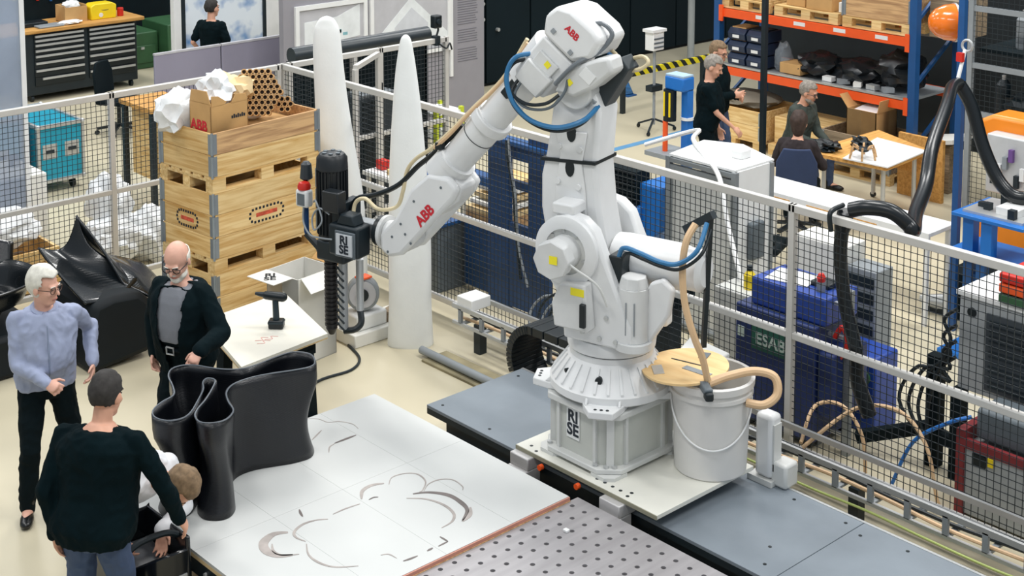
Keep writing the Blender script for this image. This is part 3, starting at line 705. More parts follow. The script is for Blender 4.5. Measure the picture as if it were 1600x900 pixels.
# arm housing
ah = rpart('arm_housing', rb().prism([(.43, 3.36), (.20, 3.18), (.44, 2.92), (.64, 3.02), (.66, 3.10)], 'y', -.14, .20), bevel=.02)
rpart('rear_cap', rb().prism([(.42, 3.37), (.40, 3.50), (.31, 3.57), (.20, 3.55), (.03, 3.43), (-.02, 3.36), (.05, 3.24), (.20, 3.20)], 'y', -.15, .23), parent=ah, bevel=.03)
mh = rpart('housing_motor', rb().prism([(.52, 3.20), (.34, 3.06), (.46, 2.93), (.63, 3.06)], 'y', .20, .25), M('robot_motor_grey', '#d2d3d2', .4), parent=ah, bevel=.01)
def lab(par, x, z, y, s=.03): rpart('warning_label', rb().prism([(x - s, z), (x, z + s), (x + s, z), (x, z - s)], 'y', y, y + .002), YLBL, parent=par)
rpart('side_cover', rb().prism([(.44, 3.26), (.30, 3.15), (.44, 3.0), (.57, 3.10)], 'y', .20, .225), M('robot_motor_grey', '#d2d3d2', .4), parent=ah, bevel=.006)
lab(ah, .38, 3.165, .226)
text('ABB', LTXT, ah, ROOT[RB.name] @ RZ @ frame((.19, .232, 3.40), (-.75, 0, -.62), (-.3, 0, .75)), .065, bold=.002)
for x, z in ((.33, 3.40), (.2, 3.27)): rpart('cap_bolt', rb().box((x, .235, z), (.03, .012, .03), Matrix.Rotation(R(45), 3, 'Y')), GRY, parent=ah)
m3 = rpart('elbow_motor', rb().prism([(.20, 3.17), (.0, 3.25), (-.09, 3.27), (-.12, 3.17), (.02, 3.05), (.17, 2.97), (.33, 2.99)], 'y', .06, .24), M('robot_motor_grey', '#d2d3d2', .4), bevel=.025)
rpart('motor_plate', rb().prism([(.08, 3.19), (.0, 3.13), (.05, 3.07), (.13, 3.13)], 'y', .24, .246), WHT, parent=m3)
lab(m3, .20, 3.07, .241, .028)
rpart('elbow_knuckle', rb().cyl((.21, -.2, 3.0), (.21, .17, 3.0), .13, n=24), bevel=.01)
rpart('cable_bracket', rb().prism([(.06, 3.14), (-.08, 3.24), (-.14, 3.16), (.07, 2.84), (.18, 2.82)], 'y', -.10, .05), M('dark_bracket', '#2d363b', .5), bevel=.008)
rpart('bracket_box', rb().prism([(.14, 3.0), (.06, 2.93), (.12, 2.86), (.20, 2.92)], 'y', .05, .13), GRY, bevel=.008)
# forearm
fa0 = Vector((.56, 0, 3.12)); fd = Vector((.67, 0, -.74)).normalized()
def fp(t): return fa0 + fd * t
f1 = rb(); f1.cyl(fp(-.15), fp(.18), .165, .15, n=28); f1.cyl(fp(.18), fp(.58), .115, .115, n=28)
fa = rpart('forearm_tube', f1)
f2 = rb(); f2.cyl(fp(.58), fp(.66), .155, n=28); rpart('forearm_flange', f2, parent=fa, bevel=.008)
f3 = rb(); f3.cyl(fp(.66), fp(1.05), .125, .118, n=28); f3.cyl(fp(1.05), fp(1.10), .15, n=28); f3.cyl(fp(1.10), fp(1.24), .145, .15, n=28); rpart('forearm_front', f3, parent=fa)
f4 = rb(); f4.cyl(fp(.78), fp(.784), .127, n=28); rpart('strap', f4, BLK, parent=fa)
e = rb(); e.box(fp(.24) + Vector((.02, .11, .0)), (.16, .05, .07), Matrix.Rotation(R(48), 3, 'Y')); rpart('forearm_opening', e, BLK, parent=fa, bevel=.01)
# wrist fork
FK = [(1.42, 2.24), (1.24, 2.24), (1.16, 2.16), (1.20, 2.08), (1.66, 1.59), (1.78, 1.55), (1.86, 1.60), (1.86, 1.72), (1.72, 1.86), (1.58, 2.10)]
FK2 = [(x - .02, z + .03) for x, z in FK]
k1 = rpart('wrist_fork', rb().prism(FK, 'y', .09, .165), bevel=.03)
rpart('wrist_fork', rb().prism(FK, 'y', -.165, -.09), bevel=.03)
rpart('fork_root', rb().prism([(1.44, 2.22), (1.25, 2.24), (1.17, 2.16), (1.20, 2.06), (1.40, 1.90), (1.56, 2.06)], 'y', -.10, .10), bevel=.02)
text('ABB', LTXT, k1, ROOT[RB.name] @ RZ @ frame((1.44, .168, 1.93), (-.64, 0, .72), (.72, 0, .64)), .105, bold=.0035)
for (x, z) in ((1.30, 2.16), (1.54, 2.02), (1.66, 1.83), (1.62, 1.76), (1.57, 1.70), (1.74, 1.72), (1.78, 1.60)): rpart('fork_screw', rb().cyl((x, .165, z), (x, .169, z), .010, n=8), MGR, parent=k1)
w1 = rb(); w1.cyl((1.74, 0, 1.69), (1.90, 0, 1.68), .10, .09, n=24); w1.cyl((1.74, -.09, 1.69), (1.74, .09, 1.69), .12, n=24)
rpart('wrist_housing', w1, bevel=.01)
rpart('tool_flange', rb().cyl((1.90, 0, 1.68), (1.93, 0, 1.68), .125, n=28), M('robot_motor_grey', '#d2d3d2', .4))
for k in range(10): rpart('flange_bolt', rb().cyl((1.925, .11 * math.cos(k * .63), 1.68 + .11 * math.sin(k * .63)), (1.935, .11 * math.cos(k * .63), 1.68 + .11 * math.sin(k * .63)), .009, n=8), BLK)
rpart('flange_ring', rb().cyl((1.935, 0, 1.68), (1.975, 0, 1.68), .115, n=28), BLK)
# dress pack
def rcable(name, pts, r, mat, y=None, n=8):
    m = rb(); m.tube([(p[0], p[2] if len(p) == 3 else y, p[1]) for p in pts], r, n); return rpart(name, m, mat)
CBL = M('blue_teal_cable', '#2d6f9e', .4)
rcable('dress_cable', [(.49, 3.22, .15), (.61, 3.2, .24), (.66, 3.11, .28), (.65, 3.0, .3), (.59, 2.88, .3), (.46, 2.79, .3), (.26, 2.77, .3), (.09, 2.83, .25), (.06, 2.9, .1)], .017, CBL)
rcable('dress_cable', [(.52, 3.18, .15), (.63, 3.16, .22), (.68, 3.08, .26), (.67, 2.98, .27), (.60, 2.85, .27), (.45, 2.76, .27), (.27, 2.74, .27), (.12, 2.80, .22), (.08, 2.88, .1)], .015, BLK)
rcable('dress_cable', [(.60, 3.05, .22), (.63, 2.96, .28), (.5, 2.90, .3), (.35, 2.92, .3), (.27, 2.98, .26)], .012, BLK)
rcable('dress_cable', [(.57, 3.05, .22), (.61, 2.94, .27), (.5, 2.87, .29), (.33, 2.89, .29), (.23, 3.0, .26), (.22, 3.12, .22)], .010, MGR)
rcable('dress_cable', [(.15, 3.43, .1), (.04, 3.46, .1), (-.04, 3.39, .1), (.03, 3.28, .15), (.15, 3.20, .25), (.3, 3.05, .26)], .016, M('grey_cable', '#6a7075', .4))
rcable('air_hose', [(.25, 2.8, 0), (.12, 2.95, -.1), (.01, 3.1, -.11), (-.05, 3.18, -.1), (-.17, 3.23, -.08), (-.23, 3.2, -.05), (-.17, 3.15, -.04), (-.07, 3.14, -.05), (.02, 3.23, -.06), (.15, 3.28, -.1)], .014, M('cream_hose', '#d8c9a4', .5))
rcable('feed_hose', [(.66, 3.28, .03), (.86, 2.98, .03), (1.1, 2.74, .05), (1.28, 2.55, .08), (1.45, 2.40, .08), (1.6, 2.30, .05), (1.72, 2.18, 0), (1.76, 2.02, 0), (1.82, 1.89, .0), (1.95, 1.86, .05), (2.08, 1.92, .05), (2.17, 1.86, .06), (2.13, 1.68, .12), (2.05, 1.50, .12)], .015, M('cream_hose', '#d8c9a4', .5))
rcable('feed_hose', [(.64, 3.26, .06), (.84, 2.97, .08), (1.08, 2.73, .10), (1.26, 2.54, .11), (1.4, 2.42, .1)], .013, TAN)
rcable('power_hose', [(1.2, 2.60, .03), (1.45, 2.36, .03), (1.62, 2.23, .0), (1.8, 2.06, 0), (2.01, 1.95, 0), (2.19, 1.89, 0), (2.26, 1.78, 0)], .020, BLK)
rpart('hose_clip', rb().box((1.36, .09, 2.44), (.05, .05, .05)), BLK)
rcable('dress_cable', [(-.12, 1.75, .2), (-.17, 1.95, .22), (-.22, 2.02, .24), (-.34, 2.01, .25), (-.48, 1.98, .25), (-.61, 1.99, .25), (-.73, 2.09, .22), (-.74, 2.24, .1)], .016, CBL)
rcable('dress_cable', [(-.14, 1.72, .2), (-.19, 1.92, .22), (-.25, 1.99, .24), (-.36, 1.975, .25), (-.5, 1.95, .25), (-.63, 1.96, .25), (-.76, 2.07, .22), (-.77, 2.2, .1)], .012, BLK)
rcable('dress_cable', [(.08, 1.95, .5), (0, 1.90, .48), (-.12, 1.8, .42), (-.16, 1.65, .36)], .008, ROBG)
rpart('valve_block', rb().bx(-.2, -.1, .1, .24, 1.75, 1.95), BLK, bevel=.01)
rpart('valve_block', rb().bx(-.16, -.08, .1, .22, 1.62, 1.72), DRK, bevel=.01)
rpart('rear_post', rb().bar((-.66, -.05, 1.345), (-.72, 0, 2.26), .03), BLK)
rpart('rear_arm', rb().bar((-.52, -.05, 2.12), (-.74, 0, 2.27), .05), DRK)
hs = rb(); hs.tube([(-.66, .10, 2.22), (-.63, .17, 2.12), (-.62, .20, 1.95), (-.64, .20, 1.72), (-.70, .18, 1.5), (-.74, .14, 1.36), (-.76, .10, 1.20)], .024); rpart('suction_hose', hs, TAN)
rpart('rear_box', rb().prism([(-.30, -.62), (-.66, -.48), (-.62, -.22), (-.34, -.32)], 'z', .98, 1.15), ROBG, bevel=.01)
rpart('rear_box_stand', rb().prism([(-.34, -.56), (-.58, -.48), (-.56, -.30), (-.38, -.36)], 'z', .7, .98), GRY)

# ---------------------------------------------------------------- extruder tool held by the robot
EX = thing('print_extruder', 'black pellet extruder tool with ribbed barrel hanging from the robot wrist', 'extruder', (-6.6, 6.95, .935), R(195))
def ep(name, m, mat=BLK, parent=None, **k): return obj(name, m, mat, parent or EX, **k)
mm = rb(); mm.lathe([(.05, 2.225), (.095, 2.215), (.118, 2.185), (.122, 2.10), (.11, 2.095), (.11, 1.56), (.06, 1.555)], (2.41, .03, 0), 28)
emo = ep('drive_motor', mm, M('motor_black', '#171c20', .4))
for k in range(24):
    a = 2 * PI * k / 24; m = rb(); m.M = RZ @ Matrix.Translation((2.41, .03, 0)) @ Matrix.Rotation(a, 4, 'Z'); m.bx(.105, .122, -.004, .004, 1.6, 2.09); ep('cooling_fin', m, M('motor_black', '#171c20', .4), emo)
for k in range(6):
    a = k * 1.05; ep('fan_slot', rb().cyl((2.41 + .06 * math.cos(a), .03 + .06 * math.sin(a), 2.222), (2.41 + .06 * math.cos(a), .03 + .06 * math.sin(a), 2.229), .018, n=8), MGR, emo)
ep('terminal_box', rb().bx(2.20, 2.36, .12, .22, 1.82, 1.98), M('motor_black', '#171c20', .4), emo, bevel=.01)
ep('mount_bracket', rb().bx(1.97, 2.34, -.05, .06, 1.62, 1.74), M('bare_metal', '#8d9194', .4, .6), bevel=.008)
ep('mount_plate', rb().bx(2.26, 2.34, -.13, .13, 1.40, 1.86), DRK, bevel=.008)
ep('barrel_head', rb().bx(2.22, 2.49, -.04, .14, 1.40, 1.56), DRK, bevel=.02)
gb = ep('gearbox', rb().bx(2.02, 2.30, .06, .22, 1.50, 1.74), DRK, bevel=.02)
ep('gearbox_cap', rb().prism([(2.06, 1.74), (2.09, 1.82), (2.20, 1.82), (2.24, 1.74)], 'y', .08, .2), DRK, gb, bevel=.01)
pl = ep('logo_plate', rb().bx(2.055, 2.205, .235, .245, 1.525, 1.685), M('pale_grey_plate', '#c9cdd2', .4), gb)
ep('logo_frame', rb().bx(2.035, 2.225, .22, .235, 1.505, 1.705), MGR, gb, bevel=.006)
text('RI\nSE', INK, pl, ROOT[EX.name] @ RZ @ frame((2.13, .247, 1.605), (-1, 0, 0), (0, 0, 1)), .09, bold=.003)
br = rb(); pr = []
z = 1.40
while z > .86: pr += [(.052, z), (.052, z - .018), (.042, z - .02), (.042, z - .032)]; z -= .034
pr += [(.045, .85), (.02, .80)]
br.lathe(pr, (2.41, .06, 0), 20); ep('ribbed_barrel', br, M('barrel_black', '#1d1b1c', .5))
b2 = rb(); b2.cyl((2.275, .08, .88), (2.275, .08, 1.40), .036, n=16); ft_ = ep('feed_tube', b2, M('silver_grey_tube', '#a9abac', .35, .4))
for k in range(9): z = .88 + k * .055; ep('spiral_band', rb().bar((2.24, .115, z), (2.31, .115, z + .05), .012, .01), DRK, ft_)
ep('side_tube', rb().cyl((2.21, -.04, 1.0), (2.21, -.04, 1.40), .03, n=14), ALU)
ep('nozzle_cable', rb().tube([(2.21, -.04, 1.0), (2.17, .0, .92), (2.19, .05, .88), (2.27, .08, .86)], .025), BLK)
sb = ep('stop_button_box', rb().bx(2.57, 2.69, .06, .14, 1.78, 1.92), WHT, bevel=.02)
ep('stop_button', rb().lathe([(.05, 1.92), (.052, 1.945), (.04, 1.97), (.01, 1.98)], (2.63, .10, 0), 16), RED, sb)
ep('box_screen', rb().bx(2.595, 2.665, .14, .144, 1.80, 1.89), MGR, sb)
ep('signal_horn', rb().lathe([(.022, 1.97), (.05, 1.99), (.04, 2.10), (.022, 2.12)], (2.65, .05, 0), 16), M('horn_grey', '#2f363b', .4), sb)
ep('box_pole', rb().tube([(2.63, .08, 1.78), (2.63, .08, 1.58), (2.61, .08, 1.53)], .02, sm=1), NAVY)
ep('box_arm', rb().bar((2.63, .08, 1.56), (2.45, .07, 1.42), .045, .03), DRK)
for pts in ([(2.52, .12, 1.84), (2.43, .2, 1.88), (2.34, .24, 1.76), (2.40, .26, 1.68), (2.45, .22, 1.76), (2.38, .22, 1.84), (2.30, .2, 1.80)], [(2.62, .12, 1.80), (2.60, .15, 1.68), (2.48, .22, 1.62), (2.36, .24, 1.62), (2.26, .22, 1.62)], [(2.64, .10, 1.90), (2.68, .12, 1.86), (2.66, .13, 1.80), (2.63, .12, 1.79)]):
    ep('thin_cable', rb().tube(pts, .007), GRY)
# ---------------------------------------------------------------- bucket and lid
PAIL = M('white_pail_plastic', '#d9d7d3', .45, var=.05, scale=3)
bk = thing('plastic_pail', 'large white plastic pail with wire handle standing on the carriage beside the robot', 'bucket', (-5.97, 7.25, .5))
BC = (-5.97, 7.25)
obj('body', MB().lathe([(.23, .5), (.24, .51), (.262, 1.03), (.278, 1.035), (.278, 1.06), (.266, 1.065), (.266, 1.09), (.285, 1.095), (.288, 1.14), (.272, 1.15), (.262, 1.14), (.25, 1.0), (.22, .56), (.05, .55)], (*BC, 0), 40), PAIL, bk, world=True)
hd = [(BC[0] + .265 * math.cos(a), BC[1] + .265 * math.sin(a), 1.02 - .30 * math.sin((a + 2.5) / 3.5 * PI)) for a in [-2.5 + 3.5 * i / 10 for i in range(11)]]
hd = [(BC[0] + (.268 if True else 0) * math.cos(-2.4 + 3.1 * i / 10), BC[1] + .268 * math.sin(-2.4 + 3.1 * i / 10), 1.0 - .27 * math.sin(PI * i / 10)) for i in range(11)]
obj('wire_handle', MB().tube(hd, .006), WHT, bk, world=True)
obj('pail_content', MB().cyl((*BC, .9), (*BC, .93), .235, n=30), M('white_pellets', '#dcdad5', .8, bump=.5), bk, world=True)
ld = thing('plywood_lid', 'round plywood lid with duct tape lying tilted across the white pail', 'lid', (-6.10, 7.13, 1.15))
lm = MB(); lm.M = Matrix.Translation((-6.10, 7.135, 1.172)) @ Matrix.Rotation(R(-3), 4, 'Y') @ Matrix.Rotation(R(3), 4, 'X')
lm.cyl((0, 0, 0), (0, 0, .014), .29, n=40); obj('disc', lm, wood('lid_plywood', '#dfc08c', '#d2ac76', axis=(1, 6, 6)), ld, world=True)
def lidbox(name, c, d, rz, mat, h=.016):
    m = MB(); m.M = lm.M.copy(); m.box((c[0], c[1], h), (d[0], d[1], .004), Matrix.Rotation(R(rz), 3, 'Z')); obj(name, m, mat, ld, world=True)
lidbox('cut_slit', (-.02, .05), (.26, .008), 8, BLK); lidbox('tape_strip', (.12, -.02), (.22, .05), 0, GRY); lidbox('tape_strip', (-.1, -.16), (.14, .07), -40, M('silver_tape', '#c9c6c0', .3, .3)); lidbox('tape_strip', (.0, .2), (.06, .09), 20, MGR, .018)
dt = thing('hose_clamp_block', 'grey plastic hose block taped over the pail rim', 'hose fitting', (-5.83, 7.02, 1.15))
obj('block', MB().box((-5.80, 6.99, 1.17), (.14, .06, .05), Matrix.Rotation(R(-35), 3, 'Z')), MGR, dt, world=True, bevel=.012)
obj('plug', MB().box((-5.745, 6.95, 1.15), (.07, .055, .055), Matrix.Rotation(R(-35), 3, 'Z')), BLK, dt, world=True, bevel=.012)
obj('suction_hose_loop', MB().tube([(-5.84, 7.06, 1.17), (-5.78, 7.2, 1.2), (-5.70, 7.36, 1.21), (-5.60, 7.44, 1.18), (-5.56, 7.42, 1.08), (-5.60, 7.34, 1.02), (-5.70, 7.28, 1.02)], .028, 10), TAN, label='tan suction hose looping over the rim of the white pail', cat='hose')
vc = thing('white_drive_unit', 'white drive housing on the carriage behind the pail', 'drive unit', (-5.7, 7.4, .5))
obj('housing', MB().bx(-5.80, -5.66, 7.50, 7.62, .42, .86), ROB, vc, world=True, bevel=.03)
obj('ribs', MB().bx(-5.665, -5.65, 7.52, 7.60, .48, .80), ROBG, vc, world=True)
obj('foot_block', MB().bx(-5.84, -5.64, 7.48, 7.64, .382, .42), ROBG, vc, world=True)
obj('foot_block', MB().bx(-5.68, -5.55, 7.52, 7.66, .382, .55), ROBG, vc, world=True, bevel=.02)

# ---------------------------------------------------------------- cable chain and tray
cc = thing('cable_drag_chain', 'black cable drag chain curling up behind the robot track', 'cable chain', (-8.0, 7.65, .1))
path = [(-8.27 + .0, 7.8, .08)]
prof = [(-6.9, .14), (-7.4, .14), (-7.8, .14)] + [(-8.12 - .27 * math.sin(PI * i / 9), .41 - .27 * math.cos(PI * i / 9)) for i in range(10)] + [(-7.75, .69), (-7.5, .70)]
P = spline([(x, 0, z) for x, z in prof], 5)
for i in range(0, len(P) - 1, 2):
    a, b_ = P[i], P[min(i + 2, len(P) - 1)]; d = (b_ - a)
    if d.length < .01: continue
    c = (a + b_) / 2; rot = Matrix.Rotation(-math.atan2(d.z, d.x), 3, 'Y')
    obj('chain_link', MB().box((c.x, 7.80, c.z), (d.length * .92, .34, .07), rot), BLK, cc, world=True, bevel=.006)
tr = thing('cable_tray', 'silver ladder cable tray running along the foot of the safety fence', 'cable tray', (-6.5, 8.1, 0))
for y in (7.98, 8.26):
    obj('side_rail', MB().bx(-9.5, -2.2, y - .012, y + .012, .40, .44), ALU, tr, world=True)
    obj('side_rail', MB().bx(-9.5, -2.2, y - .012, y + .012, .26, .285), ALU, tr, world=True)
x = -9.4
while x < -2.2:
    obj('rung', MB().bx(x - .02, x + .02, 7.99, 8.25, .262, .28), GRY, tr, world=True)
    obj('stile', MB().bx(x - .02, x + .02, 7.968, 7.992, .28, .41), GRY, tr, world=True)
    x += .28
for x in (-9.3, -8.2, -6.8, -5.4, -4.0): obj('support', MB().bx(x - .04, x + .04, 8.08, 8.16, 0, .26), DRK, tr, world=True)
obj('earth_cable', MB().tube([(-7.0 + i * .45, 7.94 + .012 * math.sin(i * 2), .24 - .02 * abs(math.sin(i * 1.4))) for i in range(11)], .009), M('yellow_green_cable', '#aab86a', .5), label='thin yellow-green earth cable strung along the cable tray', cat='cable')
for k, (mat, lab_, y) in enumerate(((TAN, 'tan cable lying in the cable tray', 8.05), (BLK, 'thick black cable lying in the cable tray', 8.12), (DRK, 'dark grey cable lying in the cable tray beside the fence', 8.19))):
    obj('tray_cable', MB().tube([(-9.45 + i * .48, y + .03 * math.sin(i * 1.7 + k), .298) for i in range(15)], .014), mat, label=lab_, cat='cable')
for k, (pts, mat, lab_) in enumerate((
    ([(-5.95, 8.25, .3), (-5.75, 8.6, .55), (-5.45, 8.7, .6), (-5.2, 8.65, .45), (-5.08, 8.62, .1), (-5.05, 8.7, .02)], TAN, 'tan hose arching over the tray by the fence'),
    ([(-6.0, 8.3, .3), (-6.1, 8.6, .45), (-5.9, 8.66, .5), (-5.7, 8.62, .35), (-5.65, 8.6, .05)], TAN, 'short tan hose loop beside the blue welder'),
    ([(-5.5, 8.7, .03), (-5.35, 8.72, .4), (-5.1, 8.74, .62), (-4.95, 8.8, .7)], BBLU, 'blue air hose rising to the black machine stand'))):
    obj('floor_hose', MB().tube(pts, .014), mat, label=lab_, cat='hose')
obj('floor_gutter', MB().bx(-9.5, -2.0, 7.62, 7.9, .0, .02), M('dusty_channel', '#8d8468', .8, var=.3, scale=5), label='dusty metal floor channel between the track and cable tray', cat='channel')
obj('track_pipe', MB().cyl((-9.6, 7.70, .055), (-8.5, 7.70, .055), .035), GRY, label='grey conduit pipe lying on the floor behind the white blade', cat='pipe')
cb = MB()
for k in range(9):
    a = random.random() * 6; cx, cy = -8.75 + random.uniform(-.3, .3), 8.75 + random.uniform(-.08, .1); rr = .15 + random.random() * .12
    obj('cable_coil', MB().tube([(cx + rr * 1.4 * math.cos(a + i * .7), cy + .10 * math.sin(a + i * .7), .012 + rr + rr * math.sin(a + i * .7)) for i in range(10)], .012), [BLK, DRK, GRY][k % 3], label='tangled cable coil behind the fence by the blue frame', cat='cable', group='tangled cables by the blue frame')

# ---------------------------------------------------------------- pallet crate stack
CR = R(6)
def pallet_parts(t, L_=1.2, W_=.76, mat=None):
    mat = mat or LUM
    for y in (-W_ / 2 + .05, 0, W_ / 2 - .05): obj('bottom_board', MB().box((0, y, .011), (L_, .10, .022)), mat, t)
    for x in (-L_ / 2 + .07, 0, L_ / 2 - .07):
        for y in (-W_ / 2 + .05, 0, W_ / 2 - .05): obj('block', MB().box((x, y, .061), (.14, .10, .078)), mat, t)
        obj('stringer', MB().box((x, 0, .111), (.14, W_, .022)), mat, t)
    for k in range(5): obj('deck_board', MB().box((0, -W_ / 2 + .06 + k * (W_ - .12) / 4, .133), (L_, .12, .022)), mat, t)
def pallet(label, loc, rz, L_=1.2, W_=.76, mat=None, group=None):
    t = thing('pallet', label, 'pallet', loc, rz, group=group); pallet_parts(t, L_, W_, mat); return t
def collar(label, loc, rz, L_=1.2, W_=.76, h=.195, mat=None, logo=False, group=None):
    t = thing('pallet_collar', label, 'crate', loc, rz, group=group); mat = mat or LUM; hh = h - .003
    b1 = obj('side_board', MB().box((0, -W_ / 2 + .01, h / 2), (L_ - .04, .02, hh)), mat, t, bevel=.002)
    obj('side_board', MB().box((0, W_ / 2 - .01, h / 2), (L_ - .04, .02, hh)), mat, t)
    b2 = obj('end_board', MB().box((-L_ / 2 + .01, 0, h / 2), (.02, W_ - .04, hh)), LUME if mat in (LUM, LUMO) else mat, t, bevel=.002)
    obj('end_board', MB().box((L_ / 2 - .01, 0, h / 2), (.02, W_ - .04, hh)), mat, t)
    for sx in (-1, 1):
        for sy in (-1, 1):
            m = MB(); m.bx(sx * (L_ / 2 - .0) - (.05 if sx > 0 else -.0), sx * L_ / 2 + (.05 if sx < 0 else 0), sy * W_ / 2 - .004, sy * W_ / 2 + .004, .01, h - .01)
            m.bx(sx * L_ / 2 - .004, sx * L_ / 2 + .004, sy * W_ / 2 - (.05 if sy > 0 else 0), sy * W_ / 2 + (.05 if sy < 0 else 0), .01, h - .01)
            m.cyl((sx * (L_ / 2 + .002), sy * (W_ / 2 + .002), -.005), (sx * (L_ / 2 + .002), sy * (W_ / 2 + .002), h + .005), .012, n=8)
            obj('hinge', m, M('galvanised_hinge', '#9aa3aa', .4, .6), t)
    if logo:
        def stamp(cx, face, n1, w, hgt):
            for k in range(22):
                a = k / 22; per = 2 * (w - hgt) + PI * hgt; s_ = a * per
                if s_ < w - hgt: px, pz = -(w - hgt) / 2 + s_, -hgt / 2
                elif s_ < w - hgt + PI * hgt / 2: q = (s_ - (w - hgt)) / (hgt / 2) - PI / 2; px, pz = (w - hgt) / 2 + hgt / 2 * math.cos(q), hgt / 2 * math.sin(q)
                elif s_ < 2 * (w - hgt) + PI * hgt / 2: px, pz = (w - hgt) / 2 - (s_ - (w - hgt) - PI * hgt / 2), hgt / 2
                else: q = (s_ - 2 * (w - hgt) - PI * hgt / 2) / (hgt / 2) + PI / 2; px, pz = -(w - hgt) / 2 + hgt / 2 * math.cos(q), hgt / 2 * math.sin(q)
                m = MB()
                if face == 'y': m.box((cx + px, -W_ / 2 - .001, h / 2 + pz), (.022, .002, .022))
                else: m.box((-L_ / 2 - .001, cx + px, h / 2 + pz), (.002, .022, .022))
                obj('stamp_link', m, INK, n1)
            m = MB()
            if face == 'y': m.box((cx, -W_ / 2 - .001, h / 2), (w * .62, .002, .035), Matrix.Rotation(R(0), 3, 'Y'))
            else: m.box((-L_ / 2 - .001, cx, h / 2), (.002, w * .62, .035))
            obj('stamp_bar', m, M('faded_red_print', '#c9543a', .7, var=.35, scale=25), n1)
        stamp(0, 'x', b2, .30, .13); stamp(-.02, 'y', b1, .38, .12)
    return t
# local x runs along the long side, away to the right; the near corner is (-.6, -.38)
cx0 = Vector((-10.78, 6.36, 0)); rz = R(90) + CR
CC = (-11.22, 6.917); z = 0
STK = [('bottom', 3), ('middle', 3), ('top', 2)]
for li, (lev, nc) in enumerate(STK):
    pallet({'bottom': 'lowest wooden pallet under the tall crate stack, standing on the floor', 'middle': 'middle wooden pallet of the tall crate stack, under the collars with stamped marks', 'top': 'uppermost wooden pallet of the tall crate stack, under the open top collars'}[lev], (*CC, z), rz)
    z += .144
    for k in range(nc):
        pos = ['lowest', 'second', 'topmost'][k] if nc == 3 else ['lower', 'upper'][k]
        ex_ = ' with chain stamps' if (li == 1 and k == 1) else ''
        collar('%s wooden pallet collar%s on the %s pallet of the tall crate stack' % (pos, ex_, lev), (*CC, z), rz, mat=LUMO if li == 2 and k == 1 else LUM, logo=(li == 1 and k == 1))
        z += .195
CTOP = z
def cw(x, y, zz): return (Matrix.Translation((*CC, 0)) @ Matrix.Rotation(rz, 4, 'Z') @ Vector((x, y, zz)))
obj('crate_infill', (lambda m: (setattr(m, 'M', Matrix.Translation((*CC, 0)) @ Matrix.Rotation(rz, 4, 'Z')), m.bx(-.57, .57, -.35, .35, CTOP - .36, CTOP - .12))[1])(MB()), CARD, label='flat cardboard sheets filling the topmost crate of the stack', cat='cardboard')
ab = thing('cardboard_box', 'open brown cardboard box with red lettering and torn flaps in the top crate', 'box', cw(-.36, -.17, CTOP - .12), rz)
m = MB(); m.bx(-.20, .20, -.15, -.142, 0, .34); m.bx(-.20, .20, .142, .15, 0, .36); m.bx(-.20, -.192, -.15, .15, 0, .36); m.bx(.192, .20, -.15, .15, 0, .36); m.bx(-.2, .2, -.15, .15, 0, .01)
cart = obj('carton', m, CARD, ab)
obj('flap', MB().prism([(-.15, .36), (.14, .36), (.12, .46), (-.1, .47)], 'x', -.204, -.197), CARD, ab)
obj('flap', MB().prism([(-.19, .34), (-.05, .34), (-.03, .36), (-.12, .42), (-.19, .43)], 'y', -.153, -.146), CARD, ab)
obj('flap', MB().prism([(.02, .34), (.19, .34), (.18, .40), (.07, .41)], 'y', -.153, -.146), CARD, ab)
text('ABB', LTXT, cart, ROOT[ab.name] @ frame((-.203, .02, .15), (0, -1, 0), (0, 0, 1)), .13, bold=.004)
for k in range(7): obj('printed_mark', MB().bx(.02 + k * .022, .036 + k * .022, -.1525, -.150, .20, .225 + .01 * (k % 2)), INK, cart)
obj('plastic_film', bag_mesh(cw(-.36, -.13, CTOP + .30), (.16, .14, .16), 11, amp=.5, fr=2.5), BAG, label='crumpled clear plastic film spilling out of the lettered cardboard box', cat='plastic film')
obj('plastic_bag', bag_mesh(cw(-.56, .14, CTOP + .10), (.14, .22, .20), 4, amp=.35, fr=2.2), BAG, label='white crumpled plastic bag draped over the crate corner', cat='bag')
obj('packing_paper', bag_mesh(cw(.02, .1, CTOP + .20), (.2, .16, .16), 8, amp=.5, fr=2.4), M('cream_paper', '#e8cfa0', .8, bump=.3, bscale=12), label='cream packing paper heap between the cardboard box and tube bundle', cat='paper')
